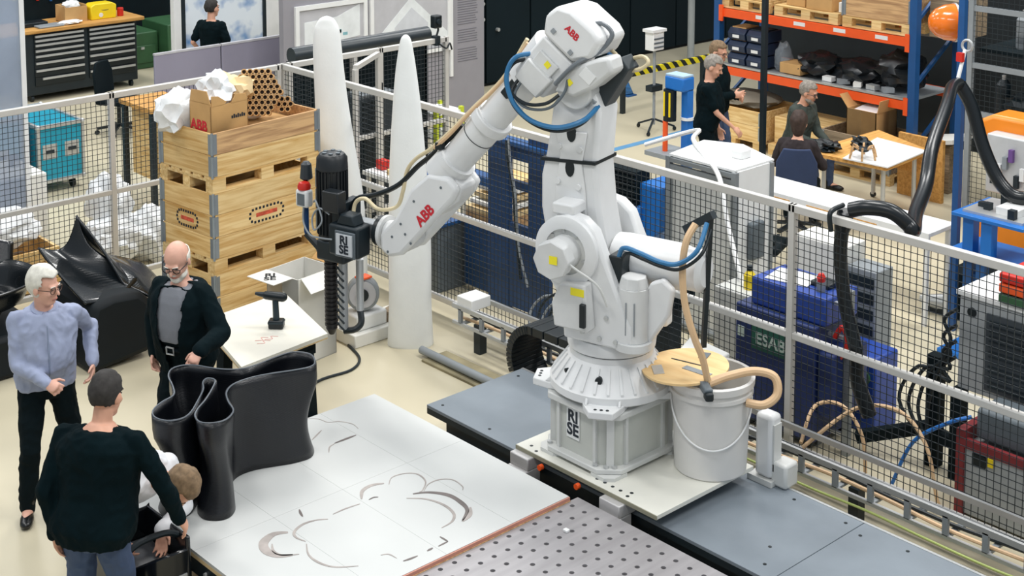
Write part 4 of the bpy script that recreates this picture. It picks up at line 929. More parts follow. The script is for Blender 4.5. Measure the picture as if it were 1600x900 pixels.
# honeycomb bundle of cardboard tubes, axis toward the viewer
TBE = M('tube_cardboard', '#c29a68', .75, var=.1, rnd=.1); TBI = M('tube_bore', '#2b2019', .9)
hb = thing('tube_bundle', 'round honeycomb bundle of brown cardboard tubes standing in the top crate', 'tube bundle', cw(.2, 0, CTOP - .12), 0)
axd = Vector((.74, -.55, .25)).normalized(); u_ = axd.cross(Vector((0, 0, 1))).normalized(); v_ = u_.cross(axd)
def tubes(c, Rr, r, ln):
    k = int(Rr / (2 * r)) + 1
    for i in range(-k, k + 1):
        for j in range(-k, k + 1):
            q = u_ * (2 * r * (i + j * .5)) + v_ * (r * 1.732 * j)
            if q.length > Rr: continue
            p = Vector(c) + q; mb_ = MB(); n = 12; m3_ = axd.to_track_quat('Z', 'Y').to_matrix()
            ro = [p + m3_ @ Vector((r * math.cos(2 * PI * a / n), r * math.sin(2 * PI * a / n), 0)) for a in range(n)]; ri = [p + (w - p) * .68 for w in ro]
            bo = [w - axd * ln for w in ro]; bi = [w - axd * .12 for w in ri]
            mb_.add(ro + ri + bo + bi, [(a, (a + 1) % n, n + (a + 1) % n, n + a) for a in range(n)] + [(a, 2 * n + a, 2 * n + (a + 1) % n, (a + 1) % n) for a in range(n)] + [(n + a, n + (a + 1) % n, 3 * n + (a + 1) % n, 3 * n + a) for a in range(n)])
            tb_ = obj('tube', mb_, TBE, hb, world=True)
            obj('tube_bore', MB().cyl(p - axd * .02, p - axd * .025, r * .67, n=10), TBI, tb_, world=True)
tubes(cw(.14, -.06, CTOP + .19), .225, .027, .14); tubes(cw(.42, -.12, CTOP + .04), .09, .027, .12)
obj('white_roll', MB().cyl(cw(.26, .12, CTOP + .1), cw(.28, .2, CTOP + .1), .22, n=28), WHT, label='white round roll standing behind the tube bundle', cat='roll', bevel=.02)

# ---------------------------------------------------------------- white blades
def blade(label, base, rot, prof):
    """prof: (z, half width, half thickness, shift)"""
    rs = []; n = 22; prof = [tuple(p) for p in prof]
    P4 = spline([(p[0], p[1], p[2]) for p in prof], 4); sh = spline([(p[0], p[3], 0) for p in prof], 4)
    for p, s_ in zip(P4, sh):
        z, w, t = p; ring = []
        for k in range(n):
            a = 2 * PI * k / n; c, s2 = math.cos(a), math.sin(a)
            ring.append(Vector((s_.y + max(w, .004) * math.copysign(abs(c) ** .8, c), max(t, .004) * math.copysign(abs(s2) ** .8, s2), z)))
        rs.append(ring)
    m = MB(); m.M = Matrix.Translation(base) @ Matrix.Rotation(rot, 4, 'Z'); m.rings(rs)
    return obj('blade_model', m, FOAM, label=label, cat='blade', smooth=50)
rgt = math.atan2(.738, .674)
blade('tall white foam blade model with pointed tip and scooped root standing beside the robot wrist', (-9.88, 7.80, 0), rgt,
      [(0, .20, .12, .0), (.02, .205, .14, .0), (.35, .19, .14, .0), (.7, .19, .13, 0), (1.1, .185, .11, 0), (1.6, .165, .09, -.01), (2.1, .13, .07, -.015), (2.45, .095, .05, -.02), (2.68, .062, .04, -.02), (2.77, .04, .03, -.02), (2.80, .01, .01, -.02)])
blade('tall white foam blade model with a blunt rounded top standing behind the extruder motor', (-11.25, 8.05, 0), rgt,
      [(0, .22, .12, .02), (.5, .22, .13, .02), (1.0, .21, .12, .0), (1.5, .185, .10, -.05), (2.0, .155, .08, -.09), (2.4, .14, .07, -.115), (2.6, .125, .06, -.12), (2.67, .105, .05, -.12), (2.73, .065, .04, -.12), (2.755, .01, .01, -.12)])
gr = thing('bench_grinder', 'grey round fan unit on a white plinth behind the extruder', 'fan unit', (-10.2, 7.6, 0))
obj('plinth', MB().bx(-10.5, -10.1, 7.35, 8.05, 0, .12), CARDW, gr, world=True, bevel=.01)
obj('base', MB().bx(-10.42, -10.15, 7.42, 7.75, .12, .26), WHT, gr, world=True, bevel=.02)
fd2 = Vector((.8, -.6, .1)).normalized(); c0 = Vector((-10.25, 7.55, .42))
obj('drum', MB().cyl(c0 - fd2 * .1, c0 + fd2 * .04, .15, n=28), GRY, gr, world=True, bevel=.02)
obj('face_ring', MB().cyl(c0 + fd2 * .04, c0 + fd2 * .05, .12, n=28), M('pale_ring', '#b5b5b8', .5), gr, world=True)
obj('hub', MB().cyl(c0 + fd2 * .05, c0 + fd2 * .07, .055, n=20), BLK, gr, world=True)
obj('red_trim', MB().bx(-10.3, -10.2, 7.5, 7.62, .565, .58), ORG, gr, world=True)
obj('wood_offcut', MB().box((-10.22, 7.88, .17), (.12, .25, .10), Matrix.Rotation(R(20), 3, 'Z')), LUMG, label='weathered wooden offcut lying on the white plinth', cat='wood block', bevel=.004)
obj('floor_cable', MB().tube([(-10.2, 7.35, .01), (-9.9, 7.25, .012), (-9.75, 7.05, .012), (-9.75, 6.7, .012), (-9.5, 6.3, .012)], .012), DRK, label='dark cable curving over the floor between the fan unit and small table', cat='cable')
obj('white_foam_block', MB().bx(-9.45, -9.25, 7.98, 8.2, .42, .52), WHT, label='small white block on the cable tray beside the pointed white blade', cat='block', bevel=.008)

# ---------------------------------------------------------------- small table
A = Vector((-9.10, 6.36, 0)); Bv = Vector((-9.01, 5.52, 0)); ex1 = Vector((-.99, .25, 0))
tq = [A, A + ex1, Bv + ex1, Bv]
sm = thing('small_table', 'small cream-topped table on black trestle legs in front of the crate stack', 'table', (-9.55, 6.05, 0))
obj('top', MB().prism([(p.x, p.y) for p in tq], 'z', .69, .72), M('cream_board', '#e2dfd3', .5, var=.03), sm, world=True)
obj('edge', MB().prism([(p.x, p.y) for p in tq], 'z', .678, .69), PLY, sm, world=True)
for f in (.12, .85):
    p = A + ex1 * f + (Bv - A) * .5; q = (Bv - A).normalized()
    tt = obj('trestle', MB().bar(p + q * -.32 + Vector((0, 0, .62)), p + q * .32 + Vector((0, 0, .62)), .08, .12), BLKM, sm, world=True)
    for s_ in (-1, 1):
        obj('leg', MB().bar(p + q * .28 * s_ + Vector((0, 0, .05)), p + q * .25 * s_ + Vector((0, 0, .6)), .09), BLKM, sm, world=True)
        obj('foot', MB().box(p + q * .28 * s_ + Vector((0, 0, .03)), (.26, .1, .06), Matrix.Rotation(math.atan2(ex1.y, ex1.x), 3, 'Z')), BLKM, sm, world=True)
dl = thing('cordless_drill', 'black cordless drill standing upright on its battery on the small table', 'drill', (-9.47, 6.13, .72))
dirr = Vector((-.70, -.70, .10)).normalized()
bp_ = Vector((-9.47, 6.13, .72)); hp = bp_ + Vector((-.01, .0, .235))
obj('battery', MB().box(bp_ + Vector((0, 0, .035)), (.12, .085, .07), Matrix.Rotation(R(45), 3, 'Z')), BLK, dl, world=True, bevel=.012)
obj('handle', MB().cone(bp_ + Vector((0, 0, .06)), .026, hp, .024), M('drill_teal_black', '#1d3038', .5), dl, world=True)
obj('motor_body', MB().cone(hp - dirr * .06 + Vector((0, 0, .02)), .038, hp + dirr * .07 + Vector((0, 0, .02)), .034), BLK, dl, world=True)
obj('chuck', MB().cyl(hp + dirr * .08 + Vector((0, 0, .022)), hp + dirr * .16 + Vector((0, 0, .025)), .024, .012), DRK, dl, world=True)
obj('battery_band', MB().box(bp_ + Vector((0, 0, .05)), (.123, .088, .015), Matrix.Rotation(R(45), 3, 'Z')), M('drill_teal_black', '#1d3038', .5), dl, world=True)
for k, (x, y) in enumerate(((-9.36, 5.86), (-9.33, 5.93), (-9.30, 5.84))):
    obj('marker_scribble', MB().tube([(x, y, .721), (x + .03, y + .05, .721), (x - .02, y + .07, .721), (x + .02, y + .11, .721)], .003, 5), M('red_marker', '#e0aaa2', .7), sm, world=True)
wbx = thing('white_carton', 'open white-lined carton with black logo letters on its flap behind the small table', 'box', (-10.33, 6.95, 0), R(8))
m = MB(); w, d_, h = .2, .22, .78
for a in ((-w, w, -d_, -d_ + .008, 0, h), (-w, w, d_ - .008, d_, 0, h), (-w, -w + .008, -d_, d_, 0, h), (w - .008, w, -d_, d_, 0, h), (-w, w, -d_, d_, 0, .01)): m.bx(*a)
obj('carton', m, CARDW, wbx)
fl1 = obj('flap', MB().box((-.04, -d_ - .10, h - .002), (.34, .22, .006), Matrix.Rotation(R(0), 3, 'X')), CARDW, wbx)
obj('flap', MB().box((.05, d_ + .07, h + .05), (.32, .16, .006), Matrix.Rotation(R(35), 3, 'X')), CARD, wbx)
obj('flap', MB().box((w + .07, .0, h - .05), (.16, .38, .006), Matrix.Rotation(R(40), 3, 'Y')), CARDW, wbx)
text('RI\nSE', INK, fl1, ROOT[wbx.name] @ frame((-.04, -d_ - .10, h + .0025), (.67, .74, 0), (-.74, .67, 0.0)), .11, bold=.003)

# ---------------------------------------------------------------- wavy vase
VB = M('black_print_plastic', '#0c0f15', .33, var=.15, scale=8, coat=.08)
def layer_bump(m, f=140, st=.25):
    nt = m.node_tree; N = nt.nodes; Lk = nt.links; b = N['Principled BSDF']
    tc = N.new('ShaderNodeTexCoord'); wv = N.new('ShaderNodeTexWave'); wv.bands_direction = 'Z'; wv.inputs['Scale'].default_value = f; wv.inputs['Distortion'].default_value = .4
    Lk.new(tc.outputs['Object'], wv.inputs['Vector']); bp = N.new('ShaderNodeBump'); bp.inputs['Strength'].default_value = st; bp.inputs['Distance'].default_value = .004
    Lk.new(wv.outputs['Fac'], bp.inputs['Height']); Lk.new(bp.outputs[0], b.inputs['Normal'])
layer_bump(VB, 45)
RIM = [(-7.99, 5.42), (-8.1, 5.46), (-8.2, 5.40), (-8.21, 5.28), (-8.19, 5.13), (-8.2, 5.02), (-8.26, 4.94), (-8.35, 4.88), (-8.43, 4.84), (-8.49, 4.78), (-8.49, 4.70), (-8.41, 4.63), (-8.27, 4.58), (-8.15, 4.52), (-8.11, 4.42), (-8.05, 4.33), (-7.96, 4.29), (-7.87, 4.32), (-7.84, 4.40), (-7.88, 4.48), (-7.99, 4.59), (-8.1, 4.69), (-8.19, 4.74), (-8.22, 4.79), (-8.17, 4.81), (-8.1, 4.76), (-7.97, 4.63), (-7.89, 4.53), (-7.82, 4.47), (-7.73, 4.45), (-7.67, 4.50), (-7.66, 4.58), (-7.73, 4.67), (-7.85, 4.71), (-7.97, 4.77), (-8.04, 4.86), (-8.05, 4.98), (-8.02, 5.11), (-7.96, 5.26), (-7.94, 5.36)]
cv = Vector((-8.05, 4.85)); C2 = spline([(x, y, 0) for x, y in RIM], 4, closed=True); nC = len(C2)
vb = MB(); lv = 15; vs = []; fs = []
for i in range(lv):
    t = i / (lv - 1); z = .452 + .65 * t; k = 1.05 - .13 * math.sin(PI * min(1, t * 1.25)) + .04 * t
    for j, p in enumerate(C2):
        nrm = (C2[(j + 1) % nC] - C2[j - 1]).normalized(); nrm = Vector((nrm.y, -nrm.x, 0))
        q = cv.to_3d() + (p - cv.to_3d()) * k; wv_ = .020 * math.sin(j / nC * 2 * PI * 12 + 2.6 * t) * math.sin(PI * (.12 + .76 * t)) ; vs.append((q.x + nrm.x * wv_, q.y + nrm.y * wv_, z))
for i in range(lv - 1):
    for j in range(nC): fs.append((i * nC + j, i * nC + (j + 1) % nC, (i + 1) * nC + (j + 1) % nC, (i + 1) * nC + j))
vb.add(vs, fs)
va = thing('wavy_vase', 'big glossy black 3D-printed vessel with deeply wavy walls standing on the white boards', 'vase', (-8.05, 4.85, .452))
vo = obj('wavy_wall', vb, VB, va, world=True, smooth=80)
sd = vo.modifiers.new('wall', 'SOLIDIFY'); sd.thickness = .010; sd.offset = 0
vs = [(p.x, p.y, 1.103) for p in [cv.to_3d() + (q - cv.to_3d()) * (1.05 - .13 * math.sin(PI) + .04) for q in C2]]
ro_ = obj('rim', MB().tube(vs + [vs[0]], .0055, 6, sm=1), M('grey_print_edge', '#5c636a', .4), va, world=True)

# ---------------------------------------------------------------- black printed sculptures
SB = M('black_sculpture', '#0b1115', .25, var=.15, coat=.3); layer_bump(SB, 30, .12)
def sheet(name, grid, t, parent=None, **k):
    nr, nc = len(grid), len(grid[0]); m = MB()
    G = [spline([Vector(p) for p in row], 5) for row in grid]; cols = [spline([G[r_][c] for r_ in range(nr)], 5) for c in range(len(G[0]))]
    H_ = len(cols[0]); vs = [p for c in cols for p in c]; m.add(vs, [(c * H_ + i, c * H_ + i + 1, (c + 1) * H_ + i + 1, (c + 1) * H_ + i) for c in range(len(cols) - 1) for i in range(H_ - 1)])
    o = obj(name, m, SB, parent, world=parent is not None, smooth=70, **k); s_ = o.modifiers.new('thick', 'SOLIDIFY'); s_.thickness = t; s_.offset = 0; return o
s1 = thing('printed_lounge_chair', 'black 3D-printed lounge seat with a tall curved fin behind the men', 'sculpture', (-11.6, 5.5, 0))
obj('seat_block', MB().prism([(5.36, 0.0), (5.95, 0.06), (6.02, .45), (5.85, .62), (5.6, .64), (5.42, .60), (5.34, .35)], 'x', -11.95, -11.15), M('black_printed_matt', '#0b1419', .6, var=.2, scale=3, spec=.3), s1, world=True, bevel=.06)
sheet('back_fin', [[(-12.05, 5.34, .90), (-12.02, 5.44, .86), (-12.0, 5.53, .86), (-11.97, 5.60, .94), (-11.93, 5.66, 1.16)],
                   [(-11.9, 5.34, .84), (-11.9, 5.45, .80), (-11.88, 5.55, .78), (-11.86, 5.63, .82), (-11.84, 5.71, .92)],
                   [(-11.6, 5.36, .72), (-11.6, 5.48, .70), (-11.6, 5.60, .68), (-11.62, 5.72, .70), (-11.65, 5.84, .76)],
                   [(-11.25, 5.38, .60), (-11.22, 5.5, .60), (-11.22, 5.64, .60), (-11.28, 5.78, .60), (-11.4, 5.95, .64)]], .02, s1)
sheet('side_wing', [[(-11.95, 5.66, 1.15), (-11.95, 5.72, .86), (-11.95, 5.95, .72), (-11.9, 6.25, .58), (-11.8, 6.4, .38)],
                    [(-11.7, 5.75, .92), (-11.65, 5.85, .76), (-11.6, 6.0, .66), (-11.55, 6.15, .52), (-11.5, 6.25, .35)],
                    [(-11.35, 5.8, .62), (-11.3, 5.88, .58), (-11.25, 5.97, .52), (-11.2, 6.05, .42), (-11.2, 6.1, .3)]], .02, s1)
s2 = thing('printed_bowl_seat', 'black glossy 3D-printed bowl seat with rippled inside at the fence', 'sculpture', (-12.0, 4.75, 0))
bg = []
for i in range(9):
    r_ = .06 + .068 * i; bg.append([(-12.02 + r_ * .85 * math.cos(a), 4.70 + r_ * .95 * math.sin(a), .40 + .34 * (i / 8) ** 1.5 + .045 * math.sin(i * 1.9)) for a in [2 * PI * j / 12 for j in range(13)]])
sheet('bowl', bg, .02, s2)
obj('pedestal', MB().prism([(4.15, 0), (5.2, 0), (5.26, .3), (5.0, .38), (4.4, .38), (4.1, .3)], 'x', -12.45, -11.55), M('black_printed_matt', '#0b1419', .6), s2, world=True, bevel=.05)
sheet('rim_wing', [[(-12.5, 4.15, .92), (-12.55, 4.5, 1.02), (-12.5, 4.9, 1.0), (-12.35, 5.25, .90)], [(-12.42, 4.2, .72), (-12.45, 4.5, .76), (-12.4, 4.9, .76), (-12.28, 5.2, .70)]], .02, s2)

# ---------------------------------------------------------------- things behind the left fence
def flight_case(label, y0, y1, x0, x1, z1, grp):
    t = thing('flight_case', label, 'case', ((x0 + x1) / 2, (y0 + y1) / 2, 0), group=grp)
    obj('shell', MB().bx(x0, x1, y0, y1, .15, z1), TEAL, t, world=True)
    e = .02
    for (y, z) in ((y0, .15), (y1, .15), (y0, z1), (y1, z1)): obj('edge_profile', MB().bx(x0 - .004, x1 + .004, y - e, y + e, z - e, z + e), ALU, t, world=True)
    for x in (x0, x1):
        for z in (.15, z1): obj('edge_profile', MB().bx(x - e, x + e, y0, y1, z - e, z + e), ALU, t, world=True)
        for y in (y0, y1): obj('edge_profile', MB().bx(x - e, x + e, y - e, y + e, .15, z1), ALU, t, world=True)
    for f in (.25, .75):
        yy = y0 + (y1 - y0) * f; h = obj('recessed_handle', MB().bx(x1, x1 + .008, yy - .09, yy + .09, .42, .60), ALU, t, world=True)
        obj('grip', MB().bx(x1 + .008, x1 + .02, yy - .05, yy + .05, .49, .53), DRK, h, world=True)
    for x in (x0 + .1, x1 - .1):
        for y in (y0 + .1, y1 - .1): obj('caster', MB().cyl((x, y - .02, .06), (x, y + .02, .06), .06, n=12), BLK, t, world=True)
    for x in (x0, x1):
        for y in (y0, y1):
            for z in (.15, z1): obj('ball_corner', MB().ell((x, y, z), .035, nu=8, nv=6), ALU, t, world=True)
    return t
flight_case('teal flight case with silver edges on casters, handles facing the fence', 7.3, 7.86, -17.5, -16.35, .82, 'teal flight cases')
flight_case('teal flight case with silver edges half hidden by the frosted plastic panel', 6.1, 7.15, -17.6, -16.45, .95, 'teal flight cases')
bx_ = obj('white_carton', MB().bx(-15.0, -14.25, 5.2, 6.44, 0, .9), CARDW, bevel=.01, label='large closed white carton standing behind the fence by the flight cases', cat='box')
dv = thing('handheld_device', 'small black handheld device with white screen on the large white carton', 'device', (-14.7, 6.30, .9))
obj('body', MB().bx(-14.74, -14.66, 6.25, 6.33, .9, 1.02), BLK, dv, world=True, bevel=.008)
obj('screen', MB().bx(-14.66, -14.655, 6.265, 6.315, .91, .96), WHT, dv, world=True)
for k, (c, r_, lab_) in enumerate((((-13.68, 5.5, .60), (.36, .55, .22), 'white plastic-wrapped bundle on a low crate behind the black sculptures'), ((-13.7, 6.85, .62), (.3, .22, .30), 'tall white plastic-wrapped bundle behind the fence beside the crate stack'), ((-13.4, 6.72, .30), (.28, .30, .26), 'low white plastic bag heap at the foot of the fence post'), ((-13.5, 7.2, .24), (.3, .25, .3), 'white plastic bag heap behind the tall crate stack'))):
    obj('plastic_bundle', bag_mesh(c, r_, 20 + k, n=4, amp=.22, fr=2.6), BAG, label=lab_, cat='bundle')
lc = thing('low_crate', 'low wooden crate carrying the white wrapped bundle behind the fence', 'crate', (-13.7, 5.5, 0))
for y in (4.95, 6.1): obj('end_board', MB().bx(-14.1, -13.3, y - .015, y + .015, .05, .42), LUM, lc, world=True)
for x in (-14.1, -13.3):
    for z in (.05, .18, .31): obj('side_board', MB().bx(x - .012, x + .012, 4.95, 6.1, z, z + .115), LUM, lc, world=True)
obj('floor_board', MB().bx(-14.1, -13.3, 4.95, 6.1, .02, .05), LUM, lc, world=True)

# ---------------------------------------------------------------- black case the men work on
bc_ = thing('black_case', 'glossy black open case at the table corner that the men reach into', 'case', (-7.6, 4.0, 0))
m = MB(); X0, X1, Y0, Y1 = -7.84, -7.33, 3.72, 4.12
for a in ((X0, X1, Y0, Y0 + .03, 0, .55), (X0, X1, Y1 - .03, Y1, 0, .62), (X0, X0 + .03, Y0, Y1, 0, .62), (X1 - .03, X1, Y0, Y1, 0, .55), (X0, X1, Y0, Y1, 0, .03)): m.bx(*a)
obj('shell', m, M('gloss_black', '#101418', .15), bc_, world=True, bevel=.012)
obj('inner_tray', MB().bx(X0 + .04, X1 - .04, Y0 + .04, Y1 - .04, .40, .44), M('grey_tray', '#6d6f73', .4), bc_, world=True)
obj('grip_bar', MB().tube([(X1 - .1, Y1 - .03, .60), (X1 - .1, Y1 - .12, .64), (X1 - .1, Y0 + .12, .64), (X1 - .1, Y0 + .03, .60)], .02), BLK, bc_, world=True)
obj('corner_bracket', MB().bx(X1 - .005, X1 + .005, Y1 - .09, Y1 - .03, .2, .4), ALU, bc_, world=True)
yb = thing('glue_bottle', 'small white bottle with yellow cap on the floor beside the wavy vessel', 'bottle', (-8.75, 5.95, 0))
obj('cap', MB().cyl((-8.75, 5.95, .08), (-8.75, 5.95, .12), .035, n=14), YEL, yb, world=True); obj('bottle', MB().cyl((-8.75, 5.95, 0), (-8.75, 5.95, .08), .03, n=14), WHT, yb, world=True)
# ---------------------------------------------------------------- behind the right fence, left part
bf = thing('blue_steel_frame', 'tall dark blue steel frame with window openings behind the fence', 'steel frame', (-9.75, 9.1, 0))
for a in ((-10.16, -9.87, 0, 1.62), (-9.60, -9.32, 0, 1.78)): obj('upright', MB().bx(a[0], a[1], 8.97, 9.03, a[2], a[3]), NAVY, bf, world=True, bevel=.008)
for (z0, z1) in ((1.48, 1.62), (1.20, 1.28), (0.05, .86)): obj('cross_bar', MB().bx(-9.87, -9.60, 8.98, 9.02, z0, z1), NAVY, bf, world=True)
obj('side_bracket', MB().bx(-10.60, -10.16, 9.0, 9.15, 1.12, 1.20), BLU, bf, world=True)
obj('top_plate', MB().bx(-10.18, -9.30, 8.93, 9.07, 1.62, 1.66), BLU, bf, world=True)
obj('low_panel', MB().bx(-10.60, -10.16, 9.05, 9.1, .05, .72), NAVY, bf, world=True)
obj('hanging_cable', MB().tube([(-9.85, 8.93, 1.66), (-9.8, 8.9, 1.5), (-9.72, 8.9, 1.2), (-9.68, 8.9, .8), (-9.6, 8.88, .4)], .014), DRK, bf, world=True)
obj('hanging_cable', MB().tube([(-9.82, 8.93, 1.68), (-9.76, 8.9, 1.45), (-9.69, 8.9, 1.15), (-9.65, 8.9, .7), (-9.5, 8.88, .35)], .012), GRY, bf, world=True)
for k in range(5):
    obj('board', MB().bx(-10.75 + .03 * k, -10.2 - .02 * k, 9.2 + .03 * k, 9.75, .74 + k * .07, .78 + k * .07), [PLY, CARDW, PLY, CARDW, LUM][k], label=['lowest pale plywood board of the stack beside the blue frame', 'lower white board in the stack beside the blue frame', 'middle plywood board of the stack beside the blue frame', 'upper white board in the stack beside the blue frame', 'topmost pine board of the stack beside the blue frame'][k], cat='board')
obj('wood_crate_box', MB().bx(-10.75, -10.2, 9.2, 9.75, 0, .74), LUMO, label='wooden box carrying the stack of boards beside the blue frame', cat='box')
gmp = thing('grey_cabinet', 'flat grey cabinet standing behind the fence beside the pointed blade', 'cabinet', (-10.85, 9.0, 0))
obj('body', MB().bx(-11.05, -10.65, 8.75, 9.15, 0, .66), MGR, gmp, world=True, bevel=.01)
obj('top', MB().bx(-11.07, -10.63, 8.73, 9.17, .66, .69), BLU, gmp, world=True)
# low bench with clutter behind blades
lb = thing('clutter_bench', 'low white bench of tools and cables behind the pointed blade', 'bench', (-12.0, 9.4, 0))
obj('top', MB().bx(-12.2, -11.15, 9.0, 9.6, .82, .86), WHT, lb, world=True)
for x in (-12.15, -11.2):
    for y in (9.05, 9.55): obj('leg', MB().bx(x - .02, x + .02, y - .02, y + .02, 0, .82), ALU, lb, world=True)
for k, (x, y, mat, d, lab_) in enumerate(((-12.1, 9.2, RED, (.12, .1, .1), 'small red tool box on the clutter bench'), (-11.92, 9.4, BLK, (.2, .16, .16), 'black device on the clutter bench'), (-11.75, 9.15, LUM, (.3, .12, .06), 'wooden block on the clutter bench'), (-11.42, 9.35, BLU, (.3, .2, .08), 'blue tray on the clutter bench'))):
    obj('bench_item', MB().box((x, y, .86 + d[2] / 2), d), mat, label=lab_, cat='tool', bevel=.01)
# blue vacuum machine
bm2 = thing('blue_machine', 'bright blue machine with a black finned radiator behind the robot shoulder', 'machine', (-9.3, 10.3, 0))
obj('cabinet', MB().bx(-9.66, -9.15, 10.0, 10.5, .12, .95), BBLU, bm2, world=True, bevel=.02)
obj('hopper', MB().prism([(-9.15, .55), (-8.92, .75), (-8.92, 1.18), (-9.20, 1.18), (-9.20, .55)], 'y', 10.05, 10.45), BBLU, bm2, world=True, bevel=.02)
rd = obj('radiator', MB().bx(-9.58, -9.20, 10.0, 10.2, .95, 1.28), BLKM, bm2, world=True)
for k in range(8): obj('fin', MB().bx(-9.585, -9.195, 9.985, 10.0, .97 + k * .04, .985 + k * .04), BLK, rd, world=True)
obj('valve', MB().bx(-9.68, -9.6, 9.95, 10.05, 1.0, 1.25), DRK, bm2, world=True)
obj('pipe', MB().tube([(-9.6, 9.96, 1.2), (-9.65, 9.95, 1.1), (-9.62, 9.95, .9), (-9.6, 9.95, .6)], .012), ALU, bm2, world=True)
for x in (-9.6, -9.2):
    for y in (10.05, 10.45): obj('foot', MB().bx(x - .04, x + .04, y - .04, y + .04, 0, .12), DRK, bm2, world=True)
op = thing('orange_post', 'thin orange-banded post standing between the robot arm and blue machine', 'post', (-9.77, 10.2, 0))
obj('pole', MB().cyl((-9.77, 10.2, .02), (-9.77, 10.2, 1.75), .025, n=12), M('pale_orange', '#d98e55', .6), op, world=True)
obj('base', MB().cyl((-9.77, 10.2, 0), (-9.77, 10.2, .02), .14, n=20), DRK, op, world=True)
obj('collar', MB().bx(-9.86, -9.68, 10.1, 10.25, .62, .68), BLK, op, world=True)
# white enclosure
we = thing('white_enclosure', 'white machine enclosure with aluminium profile frame and mesh side behind the fence', 'enclosure', (-8.2, 10.1, 0))
EX0, EX1, EY0, EY1, EZ = -8.62, -7.86, 9.82, 10.32, 1.6
for x in (EX0, EX1):
    for y in (EY0, EY1): obj('profile', MB().bx(x - .025, x + .025, y - .025, y + .025, 0, EZ), M('profile_grey', '#8f9598', .4, .4), we, world=True)
for z in (EZ - .03, EZ - .09, .06):
    obj('profile', MB().bx(EX0, EX1, EY0 - .022, EY0 + .022, z - .02, z + .02), M('profile_grey', '#8f9598', .4, .4), we, world=True)
obj('top_panel', MB().prism([(EX0, EY0), (EX1, EY0), (EX1, EY1 + .05), (EX0 + .25, EY1 + .25), (EX0 - .1, EY1 + .1)], 'z', EZ, EZ + .02), WHT, we, world=True)
obj('side_panel', MB().bx(EX1 - .012, EX1 + .012, EY0, EY1, 0, EZ), WHT, we, world=True)
obj('back_panel', MB().bx(EX0, EX1, EY1 - .012, EY1 + .012, 0, EZ), CARDW, we, world=True)
obj('front_panel', MB().bx(EX0, EX1, EY0 + .02, EY0 + .03, 0, EZ - .1), M('pale_panel', '#c8c9c5', .6), we, world=True)
obj('press_device', MB().bx(EX1 + .01, EX1 + .08, 9.98, 10.16, .78, 1.12), MGR, we, world=True, bevel=.02)
obj('white_gadget', MB().bx(-8.15, -8.03, 10.12, 10.26, 1.62, 1.70), WHT, label='small white gadget lying on the white enclosure', cat='device', bevel=.01)
obj('white_hose', MB().tube([(-9.9, 10.9, 1.25), (-9.3, 11.0, 1.5), (-8.75, 10.3, 1.64), (-8.3, 9.95, 1.63), (-7.95, 9.72, 1.55), (-7.75, 9.6, 1.2), (-7.45, 9.45, .75), (-7.2, 9.3, .4), (-7.1, 9.0, .03)], .022), WHT, label='long white hose trailing over the white enclosure down to the floor', cat='hose')
bt = thing('yellow_bottle', 'yellow spray bottle with dark cap on the cabinet beside the blue welder', 'bottle', (-7.35, 9.4, .80))
obj('bottle', MB().lathe([(.045, .80), (.05, .82), (.05, .92), (.02, .96)], (-7.35, 9.4, 0), 16), YEL, bt, world=True); obj('cap', MB().cyl((-7.35, 9.4, .96), (-7.35, 9.4, 1.0), .025), DRK, bt, world=True)
obj('bottle_shelf', MB().bx(-7.6, -7.2, 9.25, 9.6, .0, .80), M('pale_panel', '#c8c9c5', .6), label='pale cabinet beside the welder carrying the yellow bottle', cat='cabinet', bevel=.01)
blk = thing('black_fan_unit', 'black louvred unit behind the fence beside the robot balance cylinder', 'fan unit', (-7.75, 8.9, 0))
obj('body', MB().bx(-8.0, -7.6, 8.75, 9.0, .72, .98), BLKM, blk, world=True)
for k in range(4): obj('louvre', MB().bx(-8.0, -7.6, 8.735, 8.75, .75 + k * .055, .78 + k * .055), DRK, blk, world=True)
obj('stand', MB().bx(-7.9, -7.7, 8.8, 8.95, 0, .72), DRK, blk, world=True)
# blue welder
WEL = M('welder_blue', '#23459a', .45, var=.08); WELD = M('welder_navy', '#1b2f63', .5, var=.1)
wd = thing('welding_machine', 'tall blue welding power source with white lettering behind the fence', 'welder', (-6.5, 9.0, 0))
obj('body', MB().bx(-6.95, -6.2, 8.72, 9.25, .08, .98), WELD, wd, world=True, bevel=.015)
obj('upper_unit', MB().bx(-6.85, -6.15, 8.78, 9.2, .98, 1.2), WEL, wd, world=True, bevel=.02)
obj('top_sheet', MB().box((-6.6, 8.98, 1.205), (.35, .28, .006), Matrix.Rotation(R(12), 3, 'Z')), WHT, wd, world=True)
obj('lid_handle', MB().bx(-6.42, -6.25, 8.95, 9.1, 1.2, 1.24), BLK, wd, world=True, bevel=.01)
badge = obj('green_badge', MB().bx(-6.78, -6.42, 8.708, 8.72, .66, .84), M('badge_green', '#1f5a4a', .5), wd, world=True)
text('ESAB', M('badge_white', '#c4d2c8', .5), badge, frame((-6.60, 8.705, .75), (1, 0, 0), (0, 0, 1)), .13, bold=.003)
obj('side_pocket', MB().bx(-6.2, -6.05, 8.75, 9.2, .3, .8), WELD, wd, world=True, bevel=.02)
obj('front_logo', MB().bx(-6.92, -6.86, 8.712, 8.72, .72, .80), M('badge_white', '#c4d2c8', .5), wd, world=True)
for x in (-6.85, -6.3):
    for y in (8.8, 9.2): obj('wheel', MB().cyl((x, y - .02, .06), (x, y + .02, .06), .06), BLK, wd, world=True)
w2 = thing('wire_feeder_cart', 'smaller blue wire feeder cart beside the tall welder', 'cart', (-6.2, 9.45, 0))
obj('body', MB().bx(-6.42, -6.05, 9.3, 9.62, .0, .62), WEL, w2, world=True, bevel=.02)
